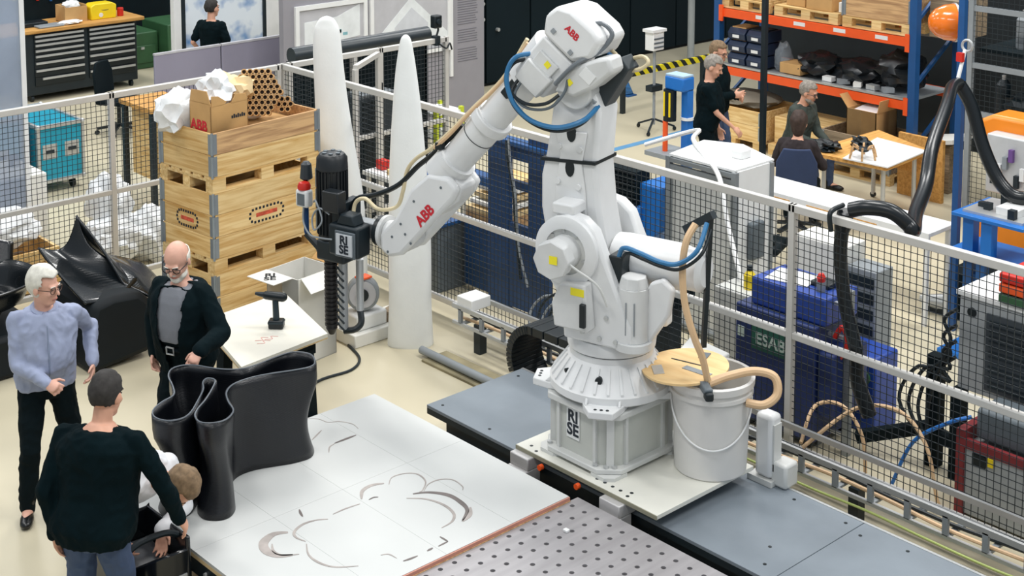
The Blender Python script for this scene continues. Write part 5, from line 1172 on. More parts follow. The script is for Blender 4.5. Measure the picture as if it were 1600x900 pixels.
obj('green_reel', MB().cyl((-6.15, 9.28, .45), (-6.15, 9.30, .45), .06), GRN, w2, world=True)
ldr = thing('grey_trolley_frame', 'grey upright trolley frame with rungs and a red stop knob by the welder', 'trolley', (-6.15, 8.9, 0))
for x in (-6.28, -6.02): obj('upright', MB().bx(x - .025, x + .025, 8.87, 8.92, 0, 1.28), M('profile_grey', '#8f9598', .4, .4), ldr, world=True)
for z in (.15, .4, .65, .9, 1.15): obj('rung', MB().bx(-6.26, -6.04, 8.88, 8.91, z - .012, z + .012), ALU, ldr, world=True)
obj('stop_knob', MB().lathe([(.03, 1.28), (.035, 1.31), (.02, 1.34), (.004, 1.345)], (-6.28, 8.895, 0), 14), RED, ldr, world=True)
obj('red_hose', MB().tube([(-6.12, 8.86, .9), (-6.05, 8.85, 1.0), (-6.0, 8.85, .9), (-6.05, 8.85, .78), (-6.12, 8.85, .72), (-6.15, 8.85, .82)], .02), RED, ldr, world=True)
cbx = thing('pale_control_box', 'pale control box with tubes on a stand behind the hanging hose', 'control box', (-6.7, 9.8, 0))
obj('box', MB().bx(-7.10, -6.60, 9.65, 9.95, .95, 1.28), CARDW, cbx, world=True, bevel=.01)
obj('rack', MB().bx(-6.58, -6.30, 9.66, 9.9, .45, 1.15), GRY, cbx, world=True, bevel=.01)
for k in range(4): obj('rack_slot', MB().bx(-6.56, -6.32, 9.65, 9.66, .62 + k * .13, .70 + k * .13), DRK, cbx, world=True)
obj('lamp', MB().cyl((-6.65, 9.7, 1.28), (-6.65, 9.7, 1.4), .025), RED, cbx, world=True)
for x in (-7.0, -6.45): obj('leg', MB().bx(x - .02, x + .02, 9.75, 9.79, 0, .95 if x < -6.6 else .45), DRK, cbx, world=True)
# white bench
wbn = thing('white_workbench', 'long white workbench top behind the fence rail near the office chair', 'bench', (-8.0, 11.7, 0))
obj('top', MB().bx(-9.05, -6.95, 11.5, 11.95, .86, .90), WHT, wbn, world=True, bevel=.005)
obj('front_edge', MB().bx(-9.05, -6.95, 11.48, 11.5, .82, .90), WHT, wbn, world=True)
for k in range(3): obj('tape_mark', MB().bx(-8.8 + k * .5, -8.5 + k * .5, 11.475, 11.48, .84, .86), BEECH, wbn, world=True)
for x in (-9.0, -7.0):
    for y in (11.54, 11.9): obj('leg', MB().bx(x - .02, x + .02, y - .02, y + .02, 0, .86), WHT, wbn, world=True)
office_chair('office_chair', 'navy office chair with rounded back under the dark-haired person', (-9.42, 12.82, 0), R(38), M('navy_fabric', '#2b3a5a', .8, bump=.1), 1.02)
office_chair('office_chair', 'black office chair base standing before the white workbench legs', (-8.6, 11.15, 0), R(20), BLKM, .62)

# ---------------------------------------------------------------- black hose over the fence
obj('exhaust_hose', MB().tube([(-5.62, 8.58, .55), (-5.70, 8.54, .80), (-5.70, 8.52, 1.0), (-5.80, 8.51, 1.35), (-5.85, 8.51, 1.68), (-5.83, 8.5, 1.90), (-5.80, 8.49, 2.02)], [.055, .05, .05, .05, .05, .06, .055], 14), HOSE, label='black exhaust hose hanging down behind the fence mesh, strapped to the rail', cat='hose')
obj('hose_strap', MB().tube([(-5.83, 8.36, 1.9), (-5.84, 8.36, 2.03), (-5.83, 8.5, 2.06)], .018), BLK, label='black strap tying the hanging hose to the fence rail', cat='strap')
obj('fume_hose', MB().tube([(-5.78, 8.52, 2.03), (-5.66, 8.55, 2.07), (-5.52, 8.62, 2.06), (-5.42, 8.68, 1.98), (-5.40, 8.72, 1.93), (-5.62, 9.1, 1.92), (-5.85, 9.6, 1.98), (-6.05, 10.0, 2.15), (-6.35, 10.7, 2.32), (-6.6, 11.2, 2.36), (-6.68, 11.45, 2.34)], .055, 14), HOSE, label='thick black fume hose running from the fence rail up to the hook post', cat='hose')
obj('fume_hose', MB().tube([(-6.68, 11.45, 2.34), (-6.58, 11.5, 2.15), (-6.45, 11.5, 1.80), (-6.28, 11.5, 1.52), (-6.10, 11.52, 1.42), (-5.9, 11.6, 1.52), (-5.6, 11.8, 1.85), (-5.3, 12.0, 2.4), (-5.15, 12.15, 3.2), (-5.1, 12.2, 4.2), (-5.1, 12.2, 6.0)], .06, 14), HOSE, label='thick black fume hose sagging from the hook post towards the orange robot', cat='hose')
hk = thing('hook_post', 'dark blue post with white hook carrying the fume hoses', 'post', (-6.75, 11.65, 0))
obj('post', MB().bx(-6.81, -6.75, 11.62, 11.68, 0, 3.6), BLU, hk, world=True)
obj('chain', MB().tube([(-6.72, 11.6, 2.62), (-6.72, 11.55, 2.5), (-6.72, 11.5, 2.38)], .018), WHT, hk, world=True)
obj('hook_ring', MB().tube([(-6.70 + .05 * math.cos(a), 11.6, 2.66 + .05 * math.sin(a)) for a in [i * 2 * PI / 10 for i in range(11)]], .012), ALU, hk, world=True)
obj('red_tag', MB().bx(-6.76, -6.70, 11.52, 11.56, 2.52, 2.60), RED, hk, world=True)
hdm = thing('fume_hood', 'glossy orange dome fume extraction hood hanging beside the blue post', 'hood', (-7.35, 12.25, 2.2))
hm = MB(); hm.M = Matrix.Translation((-6.99, 11.85, 2.80)) @ Matrix.Rotation(math.atan2(.738, .674), 4, 'Z')
hm.lathe([(.02, -.23), (.07, -.215), (.125, -.165), (.16, -.09), (.172, 0), (.16, .0), (.12, -.08), (.02, -.17)], (0, 0, 0), 28, 'x'); obj('dome', hm, M('hood_orange', '#f07818', .2, coat=.4), hdm, world=True)
hr = MB(); hr.M = hm.M.copy(); hr.lathe([(.16, 0), (.18, 0), (.18, .018), (.16, .018)], (0, 0, 0), 28, 'x'); obj('rim', hr, ALU, hdm, world=True)
obj('arm', MB().bar((-6.97, 11.86, 2.80), (-6.78, 11.67, 2.80), .05), DRK, hdm, world=True)

# ---------------------------------------------------------------- blue machine stand and orange robot
bs_ = thing('blue_machine_stand', 'bright blue steel stand with a steel top plate and fixture behind the fence', 'stand', (-6.2, 11.6, 0))
obj('top_plate', MB().bx(-6.52, -5.85, 11.12, 11.75, 1.26, 1.29), BBLU, bs_, world=True, bevel=.004)
obj('steel_plate', MB().bx(-6.46, -5.9, 11.2, 11.7, 1.29, 1.31), ALU, bs_, world=True)
fx = obj('fixture_block', MB().bx(-6.2, -6.0, 11.3, 11.5, 1.31, 1.37), WHT, bs_, world=True)
for (x, y, h) in ((-6.3, 11.35, .06), (-6.25, 11.55, .16), (-6.02, 11.25, .08), (-6.38, 11.4, .04)): obj('clamp', MB().bx(x - .03, x + .03, y - .03, y + .03, 1.31, 1.31 + h), DRK, bs_, world=True)
for (x, y) in ((-6.4, 11.25), (-6.2, 11.2), (-5.95, 11.55)): obj('leg', MB().bx(x - .05, x + .05, y - .05, y + .05, .92, 1.26), BBLU, bs_, world=True)
obj('lower_shelf', MB().bx(-6.6, -5.85, 11.15, 11.7, .88, .92), BBLU, bs_, world=True, bevel=.004)
for (x, y) in ((-6.4, 11.25), (-6.25, 11.2), (-5.95, 11.55)): obj('lower_leg', MB().bx(x - .04, x + .04, y - .04, y + .04, .04, .88), BLU, bs_, world=True)
obj('brace', MB().bar((-6.4, 11.25, .72), (-5.95, 11.5, .62), .06), BLU, bs_, world=True)
obj('foot_plate', MB().bx(-6.6, -5.9, 11.1, 11.65, 0, .04), BBLU, bs_, world=True)
orr = thing('orange_robot', 'orange industrial robot with pale gripper head behind the blue stand', 'robot', (-6.7, 12.9, 0))
obj('upper_arm', MB().prism([(-7.28, 1.40), (-7.25, 1.68), (-7.1, 1.76), (-6.3, 1.76), (-6.3, 1.45), (-6.9, 1.30)], 'y', 12.8, 13.15), ORL, orr, world=True, bevel=.04)
obj('base', MB().bx(-7.0, -6.2, 12.4, 13.1, .62, .86), ORL, orr, world=True, bevel=.03)
obj('base_plinth', MB().bx(-6.95, -6.2, 12.4, 13.1, 0, .62), DRK, orr, world=True)
gh = obj('gripper_head', MB().bx(-7.05, -6.55, 12.62, 12.8, 1.05, 1.62), M('pale_gripper', '#c5c6c6', .4, .2), orr, world=True, bevel=.015)
for k in range(7):
    x = -6.98 + .06 * k; z = 1.15 + .08 * (k % 4); obj('valve', MB().bx(x, x + .045, 12.58, 12.62, z, z + .12), [DRK, WHT, GRY, M('purple', '#6d4a8c', .5)][k % 4], gh, world=True)
obj('column', MB().cyl((-6.6, 12.95, .86), (-6.6, 12.95, 1.5), .18), ORL, orr, world=True)
obj('dark_ramp', MB().bx(-7.0, -5.6, 11.9, 12.3, 0, .45), BLKM, label='low black block between the blue stand and orange robot', cat='block')
lam = thing('floor_lamp_head', 'small work lamp with chrome reflector on the floor by the blue stand', 'lamp', (-7.2, 11.9, 0))
obj('reflector', MB().cyl((-7.25, 11.85, .12), (-7.05, 12.0, .08), .03, .10), ALU, lam, world=True); obj('cord', MB().tube([(-7.05, 12.0, .06), (-6.9, 12.05, .02), (-6.7, 11.95, .02)], .01), WHT, lam, world=True); obj('foot', MB().bx(-7.2, -7.02, 11.9, 12.0, 0, .05), DRK, lam, world=True)

# ---------------------------------------------------------------- control cabinet at the right edge
ccb = thing('control_cabinet', 'grey control cabinet with dark vent panel on a black stand at the fence', 'cabinet', (-4.9, 9.3, 0))
obj('body', MB().bx(-5.30, -4.3, 9.2, 9.8, .68, 1.38), M('cabinet_grey', '#a3a7a9', .5), ccb, world=True, bevel=.01)
obj('top', MB().bx(-5.32, -4.3, 9.18, 9.8, 1.38, 1.41), WHT, ccb, world=True)
vp_ = obj('vent_panel', MB().bx(-5.08, -4.35, 9.18, 9.2, .74, 1.30), M('vent_dark', '#3a4147', .6), ccb, world=True)
for k in range(14): obj('vent_slat', MB().bx(-5.05, -4.38, 9.172, 9.18, .77 + k * .037, .78 + k * .037), DRK, vp_, world=True)
obj('cable_port', MB().cyl((-5.20, 9.205, 1.27), (-5.20, 9.19, 1.27), .035), BLK, ccb, world=True)
for x in (-5.28, -4.5): obj('stand_leg', MB().bx(x - .04, x + .04, 9.15, 9.25, 0, .68), BLKM, ccb, world=True)
obj('stand_leg', MB().bx(-5.55, -5.45, 9.2, 9.3, 0, .85), BLKM, ccb, world=True)
obj('stand_bar', MB().bar((-5.5, 9.25, .25), (-4.5, 9.2, .15), .08), BLKM, ccb, world=True)
obj('stand_bar', MB().bar((-5.5, 9.25, .3), (-6.0, 9.0, .12), .08), BLKM, ccb, world=True)
for k in range(4): obj('side_cable', MB().tube([(-5.33, 9.22, 1.25 - k * .12), (-5.42, 9.2, 1.15 - k * .12), (-5.36, 9.2, 1.0 - k * .1), (-5.45 - .05 * k, 9.18, .75), (-5.5 - .08 * k, 9.15, .45), (-5.45, 9.1, .2)], .014), BLK, ccb, world=True)
for k, c in enumerate((RED, ORG, GRN)): obj('signal_segment', MB().cyl((-4.95, 9.6, 1.41 + k * .08), (-4.95, 9.6, 1.49 + k * .08), .06), c, ccb, world=True)
for k, c in enumerate((GRN, ORG, RED)): obj('bin', MB().bx(-4.98, -4.4, 9.15, 9.5, 1.42 + k * .075, 1.485 + k * .075), c, label='%s plastic bin stacked on the grey control cabinet' % ['green', 'orange', 'red'][k], cat='bin', bevel=.01)
rm = thing('compressor_unit', 'grey and dark red compressor unit on the floor at the fence', 'compressor', (-4.7, 8.9, 0))
obj('lower_body', MB().bx(-4.98, -4.2, 8.75, 9.1, .02, .52), M('cabinet_grey', '#a3a7a9', .5), rm, world=True, bevel=.01)
obj('red_frame', MB().bx(-5.02, -4.96, 8.73, 9.1, .0, .62), M('dark_red', '#7e2a2e', .5), rm, world=True)
obj('red_frame', MB().bx(-4.96, -4.2, 8.73, 8.78, .5, .56), M('dark_red', '#7e2a2e', .5), rm, world=True)
obj('upper_body', MB().bx(-4.92, -4.2, 8.8, 9.1, .56, .78), MGR, rm, world=True, bevel=.03)
obj('plate', MB().bx(-4.90, -4.80, 8.735, 8.75, .40, .48), BLK, rm, world=True)
obj('yellow_tag', MB().bx(-4.78, -4.74, 8.725, 8.735, .43, .49), YEL, rm, world=True)

# ---------------------------------------------------------------- pallet rack
RK = thing('pallet_rack', 'blue and orange pallet rack loaded with pallets and boxes', 'rack', (-11.1, 16, 0))
for x in (-12.65, -9.60):
    for y in (15.4, 16.4): obj('upright', MB().bx(x - .05, x + .05, y - .05, y + .05, 0, 3.2), BLU, RK, world=True)
    for z in (.4, 1.2, 2.0): obj('brace', MB().bar((x, 15.4, z), (x, 16.4, z + .6), .04), BLU, RK, world=True)
for z in (.97, 1.76):
    for y in (15.40, 16.40):
        bmx = obj('beam', MB().bx(-12.6, -9.65, y - .03, y + .03, z - .06, z + .05), ORG, RK, world=True)
        for x in (-12.58, -9.67): obj('beam_plate', MB().bx(x - .03, x + .03, y - .06, y - .03, z - .12, z + .1), ORG, bmx, world=True)
    obj('deck', MB().bx(-12.58, -9.68, 15.44, 16.36, z + .03, z + .06) if z < 1.5 else MB().bx(-12.58, -9.68, 15.86, 15.94, z, z + .05), GRY, RK, world=True)
obj('beam_edge', MB().bx(-12.55, -9.7, 15.37, 15.44, 1.03, 1.055), ALU, RK, world=True)
for k in range(4): obj('beam_label', MB().bx(-12.0 + k * .62, -11.82 + k * .62, 15.367, 15.37, 1.74, 1.79), WHT, RK, world=True)
pallet('wooden pallet on the rack top carrying pale boards above the dark bins', (-12.22, 15.75, 1.82), 0, .8, .7)
pallet('wooden pallet on the rack top carrying cardboard boxes', (-11.22, 15.75, 1.82), 0, 1.0, .7)
pallet('wooden pallet on the rack top under the framed wooden crate', (-10.15, 15.75, 1.82), 0, 1.0, .7)
obj('pale_load', MB().bx(-12.58, -11.85, 15.45, 16.0, 1.966, 2.25), PLY, label='pale board load on the rack top beside the blue upright', cat='boards', bevel=.01)
obj('cardboard_box', MB().bx(-11.6, -11.3, 15.5, 15.9, 1.966, 2.3), CARD, label='upright cardboard box on the rack top pallet beside the larger box', cat='box', bevel=.006)
obj('cardboard_box', MB().bx(-11.25, -10.85, 15.45, 15.9, 1.966, 2.35), CARD, label='large cardboard box on the rack top pallet', cat='box', bevel=.006)
obj('white_carton', MB().bx(-10.78, -10.68, 15.5, 15.9, 1.97, 2.1), CARDW, label='narrow white carton on the rack top between two pallets', cat='box', bevel=.006)
ct = collar('wooden collar crate with metal corners on the rack top', (-10.15, 15.75, 1.966), 0, 1.0, .7, .3, mat=LUMO)
obj('dark_crate', MB().bx(-9.53, -9.1, 15.6, 16.2, 1.82, 2.3), LUMG, label='dark weathered box at the end of the rack top', cat='box', bevel=.008)
BIN = M('navy_bin_plastic', '#1c2c46', .4)
for i in range(2):
    for j in range(3):
        x = -12.50 + i * .32; z = 1.06 + j * .17
        t = thing('storage_bin', '%s navy storage bin of the column %s on the rack shelf' % (['bottom', 'middle', 'top'][j], ['beside the blue rack upright', 'beside the clear plastic bag'][i]), 'bin', (x + .14, 15.6, z), group='navy storage bins on the rack')
        obj('bin', MB().prism([(15.42, z), (15.40, z + .09), (15.46, z + .155), (15.8, z + .155), (15.8, z)], 'x', x, x + .29), BIN, t, world=True, bevel=.008)
        obj('label', MB().bx(x + .09, x + .2, 15.395, 15.405, z + .03, z + .07), WHT, t, world=True)
        obj('filling', MB().bx(x + .03, x + .26, 15.47, 15.75, z + .15, z + .168), [CARD, DRK][i], t, world=True)
obj('plastic_cone', bag_mesh((-11.72, 15.62, 1.22), (.12, .12, .2), 31), M('clear_film', '#8b949c', .2, alpha=.5), label='clear plastic film bag on the rack shelf beside the bins', cat='bag')
obj('cardboard_box', MB().bx(-11.65, -11.32, 15.45, 15.75, 1.06, 1.2), CARD, label='flat cardboard box on the rack shelf beside the black covers', cat='box', bevel=.006)
for k, (c, r_, lab_) in enumerate((((-11.2, 15.75, 1.2), (.3, .3, .16), 'black crumpled cover hanging off the rack shelf'), ((-10.6, 15.8, 1.2), (.4, .3, .16), 'black plastic moulding heap in the middle of the rack shelf'), ((-10.0, 15.8, 1.3), (.3, .3, .26), 'black sheet leaning at the end of the rack shelf'))):
    obj('black_cover', bag_mesh(c, r_, 40 + k, n=3, amp=.4), M('black_film', '#14191d', .3), label=lab_, cat='cover')
for k in range(5):
    x = -10.9 + .22 * k; obj('shelf_part', MB().box((x, 15.5, 1.09), (.14, .1, .06), Matrix.Rotation(k, 3, 'Z')), [WHT, GRY, CARDW, ALU, GRY][k], label='%s loose part lying on the rack shelf front, counting from the flat cardboard box' % ['first, white', 'second, grey', 'third, pale', 'fourth, silver', 'fifth, grey'][k], cat='part', group='loose parts on the rack shelf')
# bottom level
pallet('pallet on the floor under the rack carrying the pine collar crate', (-12.2, 15.55, 0), 0, 1.0, .8)
for k in range(2): collar('%s pine collar of the crate under the rack beside the standing men' % ['lower', 'upper'][k], (-12.2, 15.55, .144 + k * .2), 0, 1.0, .8, .2)
obj('grey_blanket', bag_mesh((-12.2, 15.55, .60), (.46, .36, .10), 51, n=3, amp=.15), M('grey_brown_felt', '#7d7668', .9, bump=.3), label='grey-brown felt blanket on the pine crate under the rack', cat='blanket')
pallet('pallet on the floor under the rack beside the seated man', (-11.2, 15.6, 0), 0, .85, .8)
obj('panel_stack', MB().bx(-11.6, -10.8, 15.3, 15.9, .144, .5), LUM, label='stack of pale wood panels on the pallet behind the seated man', cat='boards', bevel=.005)
pallet('pallet on the floor under the rack behind the meeting table', (-10.2, 15.5, 0), 0, 1.0, .8)
for k in range(2): collar('%s weathered collar of the crate behind the meeting table' % ['lower', 'upper'][k], (-10.2, 15.45, .144 + k * .2), 0, 1.0, .76, .2, mat=LUMG)
ob = thing('cardboard_box', 'open cardboard box with white paper in the weathered crate behind the meeting table', 'box', (-10.15, 15.4, .42))
m = MB()
for a in ((-10.38, -9.95, 15.15, 15.16, .42, .86), (-10.38, -9.95, 15.6, 15.61, .42, .86), (-10.38, -10.37, 15.15, 15.61, .42, .86), (-9.96, -9.95, 15.15, 15.61, .42, .86), (-10.38, -9.95, 15.15, 15.61, .42, .43)): m.bx(*a)
obj('carton', m, CARD, ob, world=True)
obj('flap', MB().box((-10.46, 15.35, .92), (.2, .3, .008), Matrix.Rotation(R(50), 3, 'Y')), CARD, ob, world=True)
obj('flap', MB().box((-9.93, 15.38, .93), (.008, .42, .16), Matrix.Rotation(R(12), 3, 'Y')), CARD, ob, world=True)
obj('paper', MB().box((-10.15, 15.38, .84), (.36, .4, .02), Matrix.Rotation(R(6), 3, 'X')), WHT, ob, world=True)
obj('white_shelf_panel', MB().box((-9.2, 15.5, .62), (.5, .5, .05), Matrix.Rotation(R(-12), 3, 'Y')), CARDW, label='pale curved panel sticking out beside the rack upright', cat='panel')
obj('panel_support', MB().bx(-9.35, -9.05, 15.35, 15.65, 0, .58), LUMG, label='weathered box carrying the pale panel beside the rack', cat='box')
# meeting table
mtb = thing('meeting_table', 'orange-brown work table with a white board on top in front of the rack', 'table', (-9.2, 13.95, 0))
tp = [(-9.74, 13.42), (-8.73, 13.52), (-8.80, 14.50), (-9.72, 14.86)]
obj('top', MB().prism(tp, 'z', .71, .75), BEECH, mtb, world=True)
obj('white_board', MB().prism([(-9.25, 13.45), (-8.70, 13.50), (-8.78, 14.42), (-9.5, 14.5)], 'z', .752, .765), WHT, mtb, world=True)
for (x, y) in ((-9.6, 13.6), (-8.85, 13.65), (-8.9, 14.35), (-9.6, 14.6)):
    obj('leg', MB().cyl((x, y, .04), (x, y, .71), .025, n=10), ALU, mtb, world=True); obj('caster', MB().cyl((x, y - .015, .035), (x, y + .015, .035), .035, n=10), BLK, mtb, world=True)
obj('rear_board', MB().bx(-9.5, -8.9, 14.95, 15.0, 0, .75), BEECH, label='orange-brown board standing behind the meeting table', cat='board')
obj('table_beam', MB().bx(-9.3, -8.9, 14.5, 14.56, .45, .68), BEECH, mtb, world=True)
for k, (x, y, r_, lab_) in enumerate(((-9.6, 13.62, (.16, .13, .07), 'heap of black cables and headset on the meeting table corner'), (-9.35, 13.95, (.12, .1, .08), 'black gadget heap on the meeting table'))):
    obj('gadget_heap', bag_mesh((x, y, .75 + r_[2] * .8), r_, 60 + k, n=3, amp=.6, fr=4), BLK, label=lab_, cat='gadget')
sp_ = thing('toy_spider_robot', 'small brown and black legged robot on the white board of the meeting table', 'gadget', (-9.1, 13.62, .765))
obj('body', MB().ell((-9.1, 13.62, .86), (.07, .06, .03)), DRK, sp_, world=True)
for k in range(6):
    a = k * 1.047; obj('leg', MB().tube([(-9.1 + .05 * math.cos(a), 13.62 + .05 * math.sin(a), .86), (-9.1 + .12 * math.cos(a), 13.62 + .12 * math.sin(a), .90), (-9.1 + .16 * math.cos(a), 13.62 + .16 * math.sin(a), .766)], .012, sm=2), LUMO, sp_, world=True)
# gas bottles / cage at the right
cgx = thing('storage_cage', 'tall grey wire storage cage at the hall edge behind the fume hood', 'cage', (-7.9, 15.2, 0))
for (x, y) in ((-8.5, 14.8), (-7.55, 14.8), (-7.55, 15.8), (-6.6, 14.8)): obj('post', MB().bx(x - .03, x + .03, y - .03, y + .03, 0, 3.2), GRY, cgx, world=True)
for z in (1.2, 1.75, 2.4): obj('rail', MB().bx(-8.5, -6.6, 14.78, 14.82, z - .03, z + .03), GRY, cgx, world=True)
mesh_panel(cgx, (-8.5, 14.8), (-7.55, 14.8), .1, 3.1, .06); mesh_panel(cgx, (-7.55, 14.8), (-6.6, 14.8), .1, 3.1, .06)
for z in (1.0, 1.9): obj('shelf', MB().bx(-8.45, -6.65, 14.9, 15.8, z, z + .04), BLKM, cgx, world=True)
for k in range(8):
    x = -8.3 + k * .22; h = .35 + random.random() * .4
    t = thing('gas_cylinder', 'dark gas cylinder standing on a storage cage shelf', 'gas cylinder', (x, 15.2, 1.04 + .9 * (k % 2)), group='cylinders in the storage cage')
    obj('body', MB().lathe([(.08, 0), (.085, .02), (.085, h - .06), (.04, h)], n=14), [DRK, GRY, BLKM][k % 3], t); obj('valve', MB().cyl((0, 0, h), (0, 0, h + .05), .025), ALU, t)
for k, (c, r_) in enumerate((((-7.2, 15.1, 2.2), (.3, .2, .25)), ((-8.0, 15.2, 1.25), (.3, .2, .2)))): obj('junk_bag', bag_mesh(c, r_, 70 + k, amp=.4), [CARDW, DRK][k], label=['pale crumpled sack on the storage cage shelf', 'dark crumpled sack on the storage cage shelf'][k], cat='sack')

# ---------------------------------------------------------------- middle background
hz_ = stripes('hazard_stripes', '#e9d81c', '#14181a', (0, 1, .9), 5.2)
hb_ = thing('hazard_barrier', 'yellow and black striped barrier bar before the black wall', 'barrier', (-15.0, 16.9, 0))
obj('bar', MB().bx(-14.45, -14.40, 15.30, 17.35, .53, .62), hz_, hb_, world=True)
for y in (15.4, 17.2): obj('post', MB().bx(-14.47, -14.41, y - .03, y + .03, 0, .53), DRK, hb_, world=True)
cp = obj('steel_column', MB().cyl((-16.05, 18.8, 0), (-16.05, 18.8, 6), .06, n=16), M('column_grey', '#a3a8a8', .5), label='thin grey steel column before the black wall', cat='column')
obj('dark_pole', MB().bx(-10.82, -10.76, 13.97, 14.03, 0, 3.4), DRK, label='thin dark pole between the standing men and seated man', cat='pole')
ts = thing('lamp_stand', 'rolling lamp stand with a white box head before the black wall', 'stand', (-13.44, 14.97, 0))
obj('pole', MB().cyl((-13.44, 14.97, .1), (-13.44, 14.97, 1.2), .02, n=10), GRY, ts, world=True)
obj('head', MB().bx(-13.52, -13.36, 14.86, 15.08, 1.16, 1.42), WHT, ts, world=True, bevel=.01)
for k in range(3): obj('head_slot', MB().bx(-13.36, -13.35, 14.87, 15.06, 1.2 + k * .06, 1.22 + k * .06), MGR, ts, world=True)
obj('head_cap', MB().bx(-13.54, -13.34, 14.83, 15.11, 1.42, 1.46), WHT, ts, world=True)
obj('handle', MB().bx(-13.5, -13.38, 14.86, 15.08, .58, .66), DRK, ts, world=True)
for k in range(3):
    a = k * 2.1 + 1.0; x, y = -13.44 + .3 * math.cos(a), 14.97 + .3 * math.sin(a)
    l = obj('leg', MB().bar((-13.44, 14.97, .18), (x, y, .06), .025), DRK, ts, world=True); obj('caster', MB().cyl((x - .01, y, .03), (x + .01, y, .03), .03, n=8), BLK, l, world=True)
bd = thing('blue_board', 'narrow dark blue speckled board leaning beside the lamp stand', 'board', (-15.2, 16.3, 0))
obj('board', MB().bar((-16.1, 16.55, 1.05), (-15.15, 16.30, .02), .14, .04), M('speckled_blue', '#14507c', .5, var=.5, scale=25), bd, world=True); obj('board_foot', MB().bx(-15.25, -15.08, 16.2, 16.4, 0, .02), BLU, bd, world=True)
bpz = thing('drill_press', 'blue pillar drill press with black motor behind the white enclosure', 'drill press', (-10.7, 12.4, 0))
obj('head', MB().bx(-10.86, -10.58, 12.27, 12.47, 1.46, 1.62), BBLU, bpz, world=True, bevel=.02)
obj('head_lid', MB().bx(-10.85, -10.59, 12.28, 12.46, 1.62, 1.64), M('pale_blue', '#a8c3da', .5), bpz, world=True)
obj('motor', MB().cyl((-10.80, 12.30, 1.10), (-10.80, 12.30, 1.46), .075), BLK, bpz, world=True)
for s_ in (-1, 1): obj('hazard_strip', MB().box((-10.80 + .04 * s_ + .02, 12.225, 1.3), (.02, .01, .28)), YEL, bpz, world=True)
obj('column', MB().bx(-10.68, -10.59, 12.36, 12.46, .1, 1.46), BBLU, bpz, world=True)
obj('spindle', MB().cyl((-10.82, 12.25, .75), (-10.82, 12.25, 1.10), .03), ORG, bpz, world=True)
obj('white_ring', MB().cyl((-10.635, 12.41, 1.12), (-10.635, 12.41, 1.15), .075), WHT, bpz, world=True)
obj('base', MB().bx(-11.0, -10.45, 12.1, 12.55, 0, .1), BLU, bpz, world=True)
obj('work_table', MB().bx(-11.0, -10.45, 12.1, 12.5, .7, .75), GRY, bpz, world=True)
# ---------------------------------------------------------------- people
SKIN = M('skin', '#d9a388', .55, var=.08, scale=14); SKINP = M('skin_pink', '#dba994', .55, var=.08, scale=14)
def ik(a, b, l1, l2, pole):
    a = Vector(a); b = Vector(b); d = b - a; L_ = min(d.length, (l1 + l2) * .999); d.normalize(); b = a + d * L_
    x = (l1 * l1 - l2 * l2 + L_ * L_) / (2 * L_); h = math.sqrt(max(l1 * l1 - x * x, 0)); p = Vector(pole); p = (p - d * p.dot(d))
    p = p.normalized() if p.length > 1e-6 else d.orthogonal().normalized(); return a + d * x + p * h, b
def remesh(mb, voxel, smooth=4, fold=0., ff=7., seed=0.):
    me = bpy.data.meshes.new('tmp'); me.from_pydata([tuple(v) for v in mb.v], [], mb.f); finish(me, None)
    o = bpy.data.objects.new('tmp', me); COL.objects.link(o)
    r = o.modifiers.new('r', 'REMESH'); r.mode = 'VOXEL'; r.voxel_size = voxel
    s = o.modifiers.new('s', 'SMOOTH'); s.iterations = smooth; s.factor = .5
    dg = bpy.context.evaluated_depsgraph_get(); out = bpy.data.meshes.new_from_object(o.evaluated_get(dg))
    bpy.data.objects.remove(o); bpy.data.meshes.remove(me)
    if fold:
        nr = [v.normal.copy() for v in out.vertices]
        for v, n in zip(out.vertices, nr):
            q = Vector((v.co.x * 1.2, v.co.y * 1.2, v.co.z * .9)) * ff + Vector((seed, seed * 2, 0))
            v.co += n * fold * (noise.noise(q) + .6 * (1 - 2 * abs(noise.noise(q * 1.7 + Vector((5, 1, 2))))) - .2)
    for p in out.polygons: p.use_smooth = True
    return out
def hand(mb, W, d, n, side, curl=.35, sc=1.):
    W = Vector(W); d = Vector(d).normalized(); n = Vector(n); n = (n - d * n.dot(d)).normalized(); l = d.cross(n) * side
    m3_ = Matrix((l, d, n)).transposed()
    mb.ell(W + d * .045 * sc, (.040 * sc, .056 * sc, .019 * sc), m3_); mb.ell(W + d * .065 * sc, (.041 * sc, .035 * sc, .016 * sc), m3_)
    for i, ln in enumerate((.072, .08, .075, .058)):
        b = W + d * (.088 - .004 * abs(i - 1)) * sc + l * (1.5 - i) * .0225 * sc; a1 = R(curl * 70 + 4 * i); a2 = R(curl * 150 + 6)
        sp = l * (1.5 - i) * .06
        m1 = b + (d * math.cos(a1) + n * math.sin(a1) + sp).normalized() * ln * .55 * sc; m2 = m1 + (d * math.cos(a2) + n * math.sin(a2) + sp * .5).normalized() * ln * .5 * sc
        mb.cone(b - d * .02, .0095 * sc, m1, .0088 * sc, 8); mb.cone(m1, .0088 * sc, m2, .0078 * sc, 8)
    b = W + d * .028 * sc + l * .030 * sc; m1 = b + (d * .55 + l * .75 + n * .45).normalized() * .042 * sc; m2 = m1 + (d * .85 + l * .25 + n * .5).normalized() * .034 * sc
    mb.cone(b, .014 * sc, m1, .011 * sc, 8); mb.cone(m1, .011 * sc, m2, .009 * sc, 8)
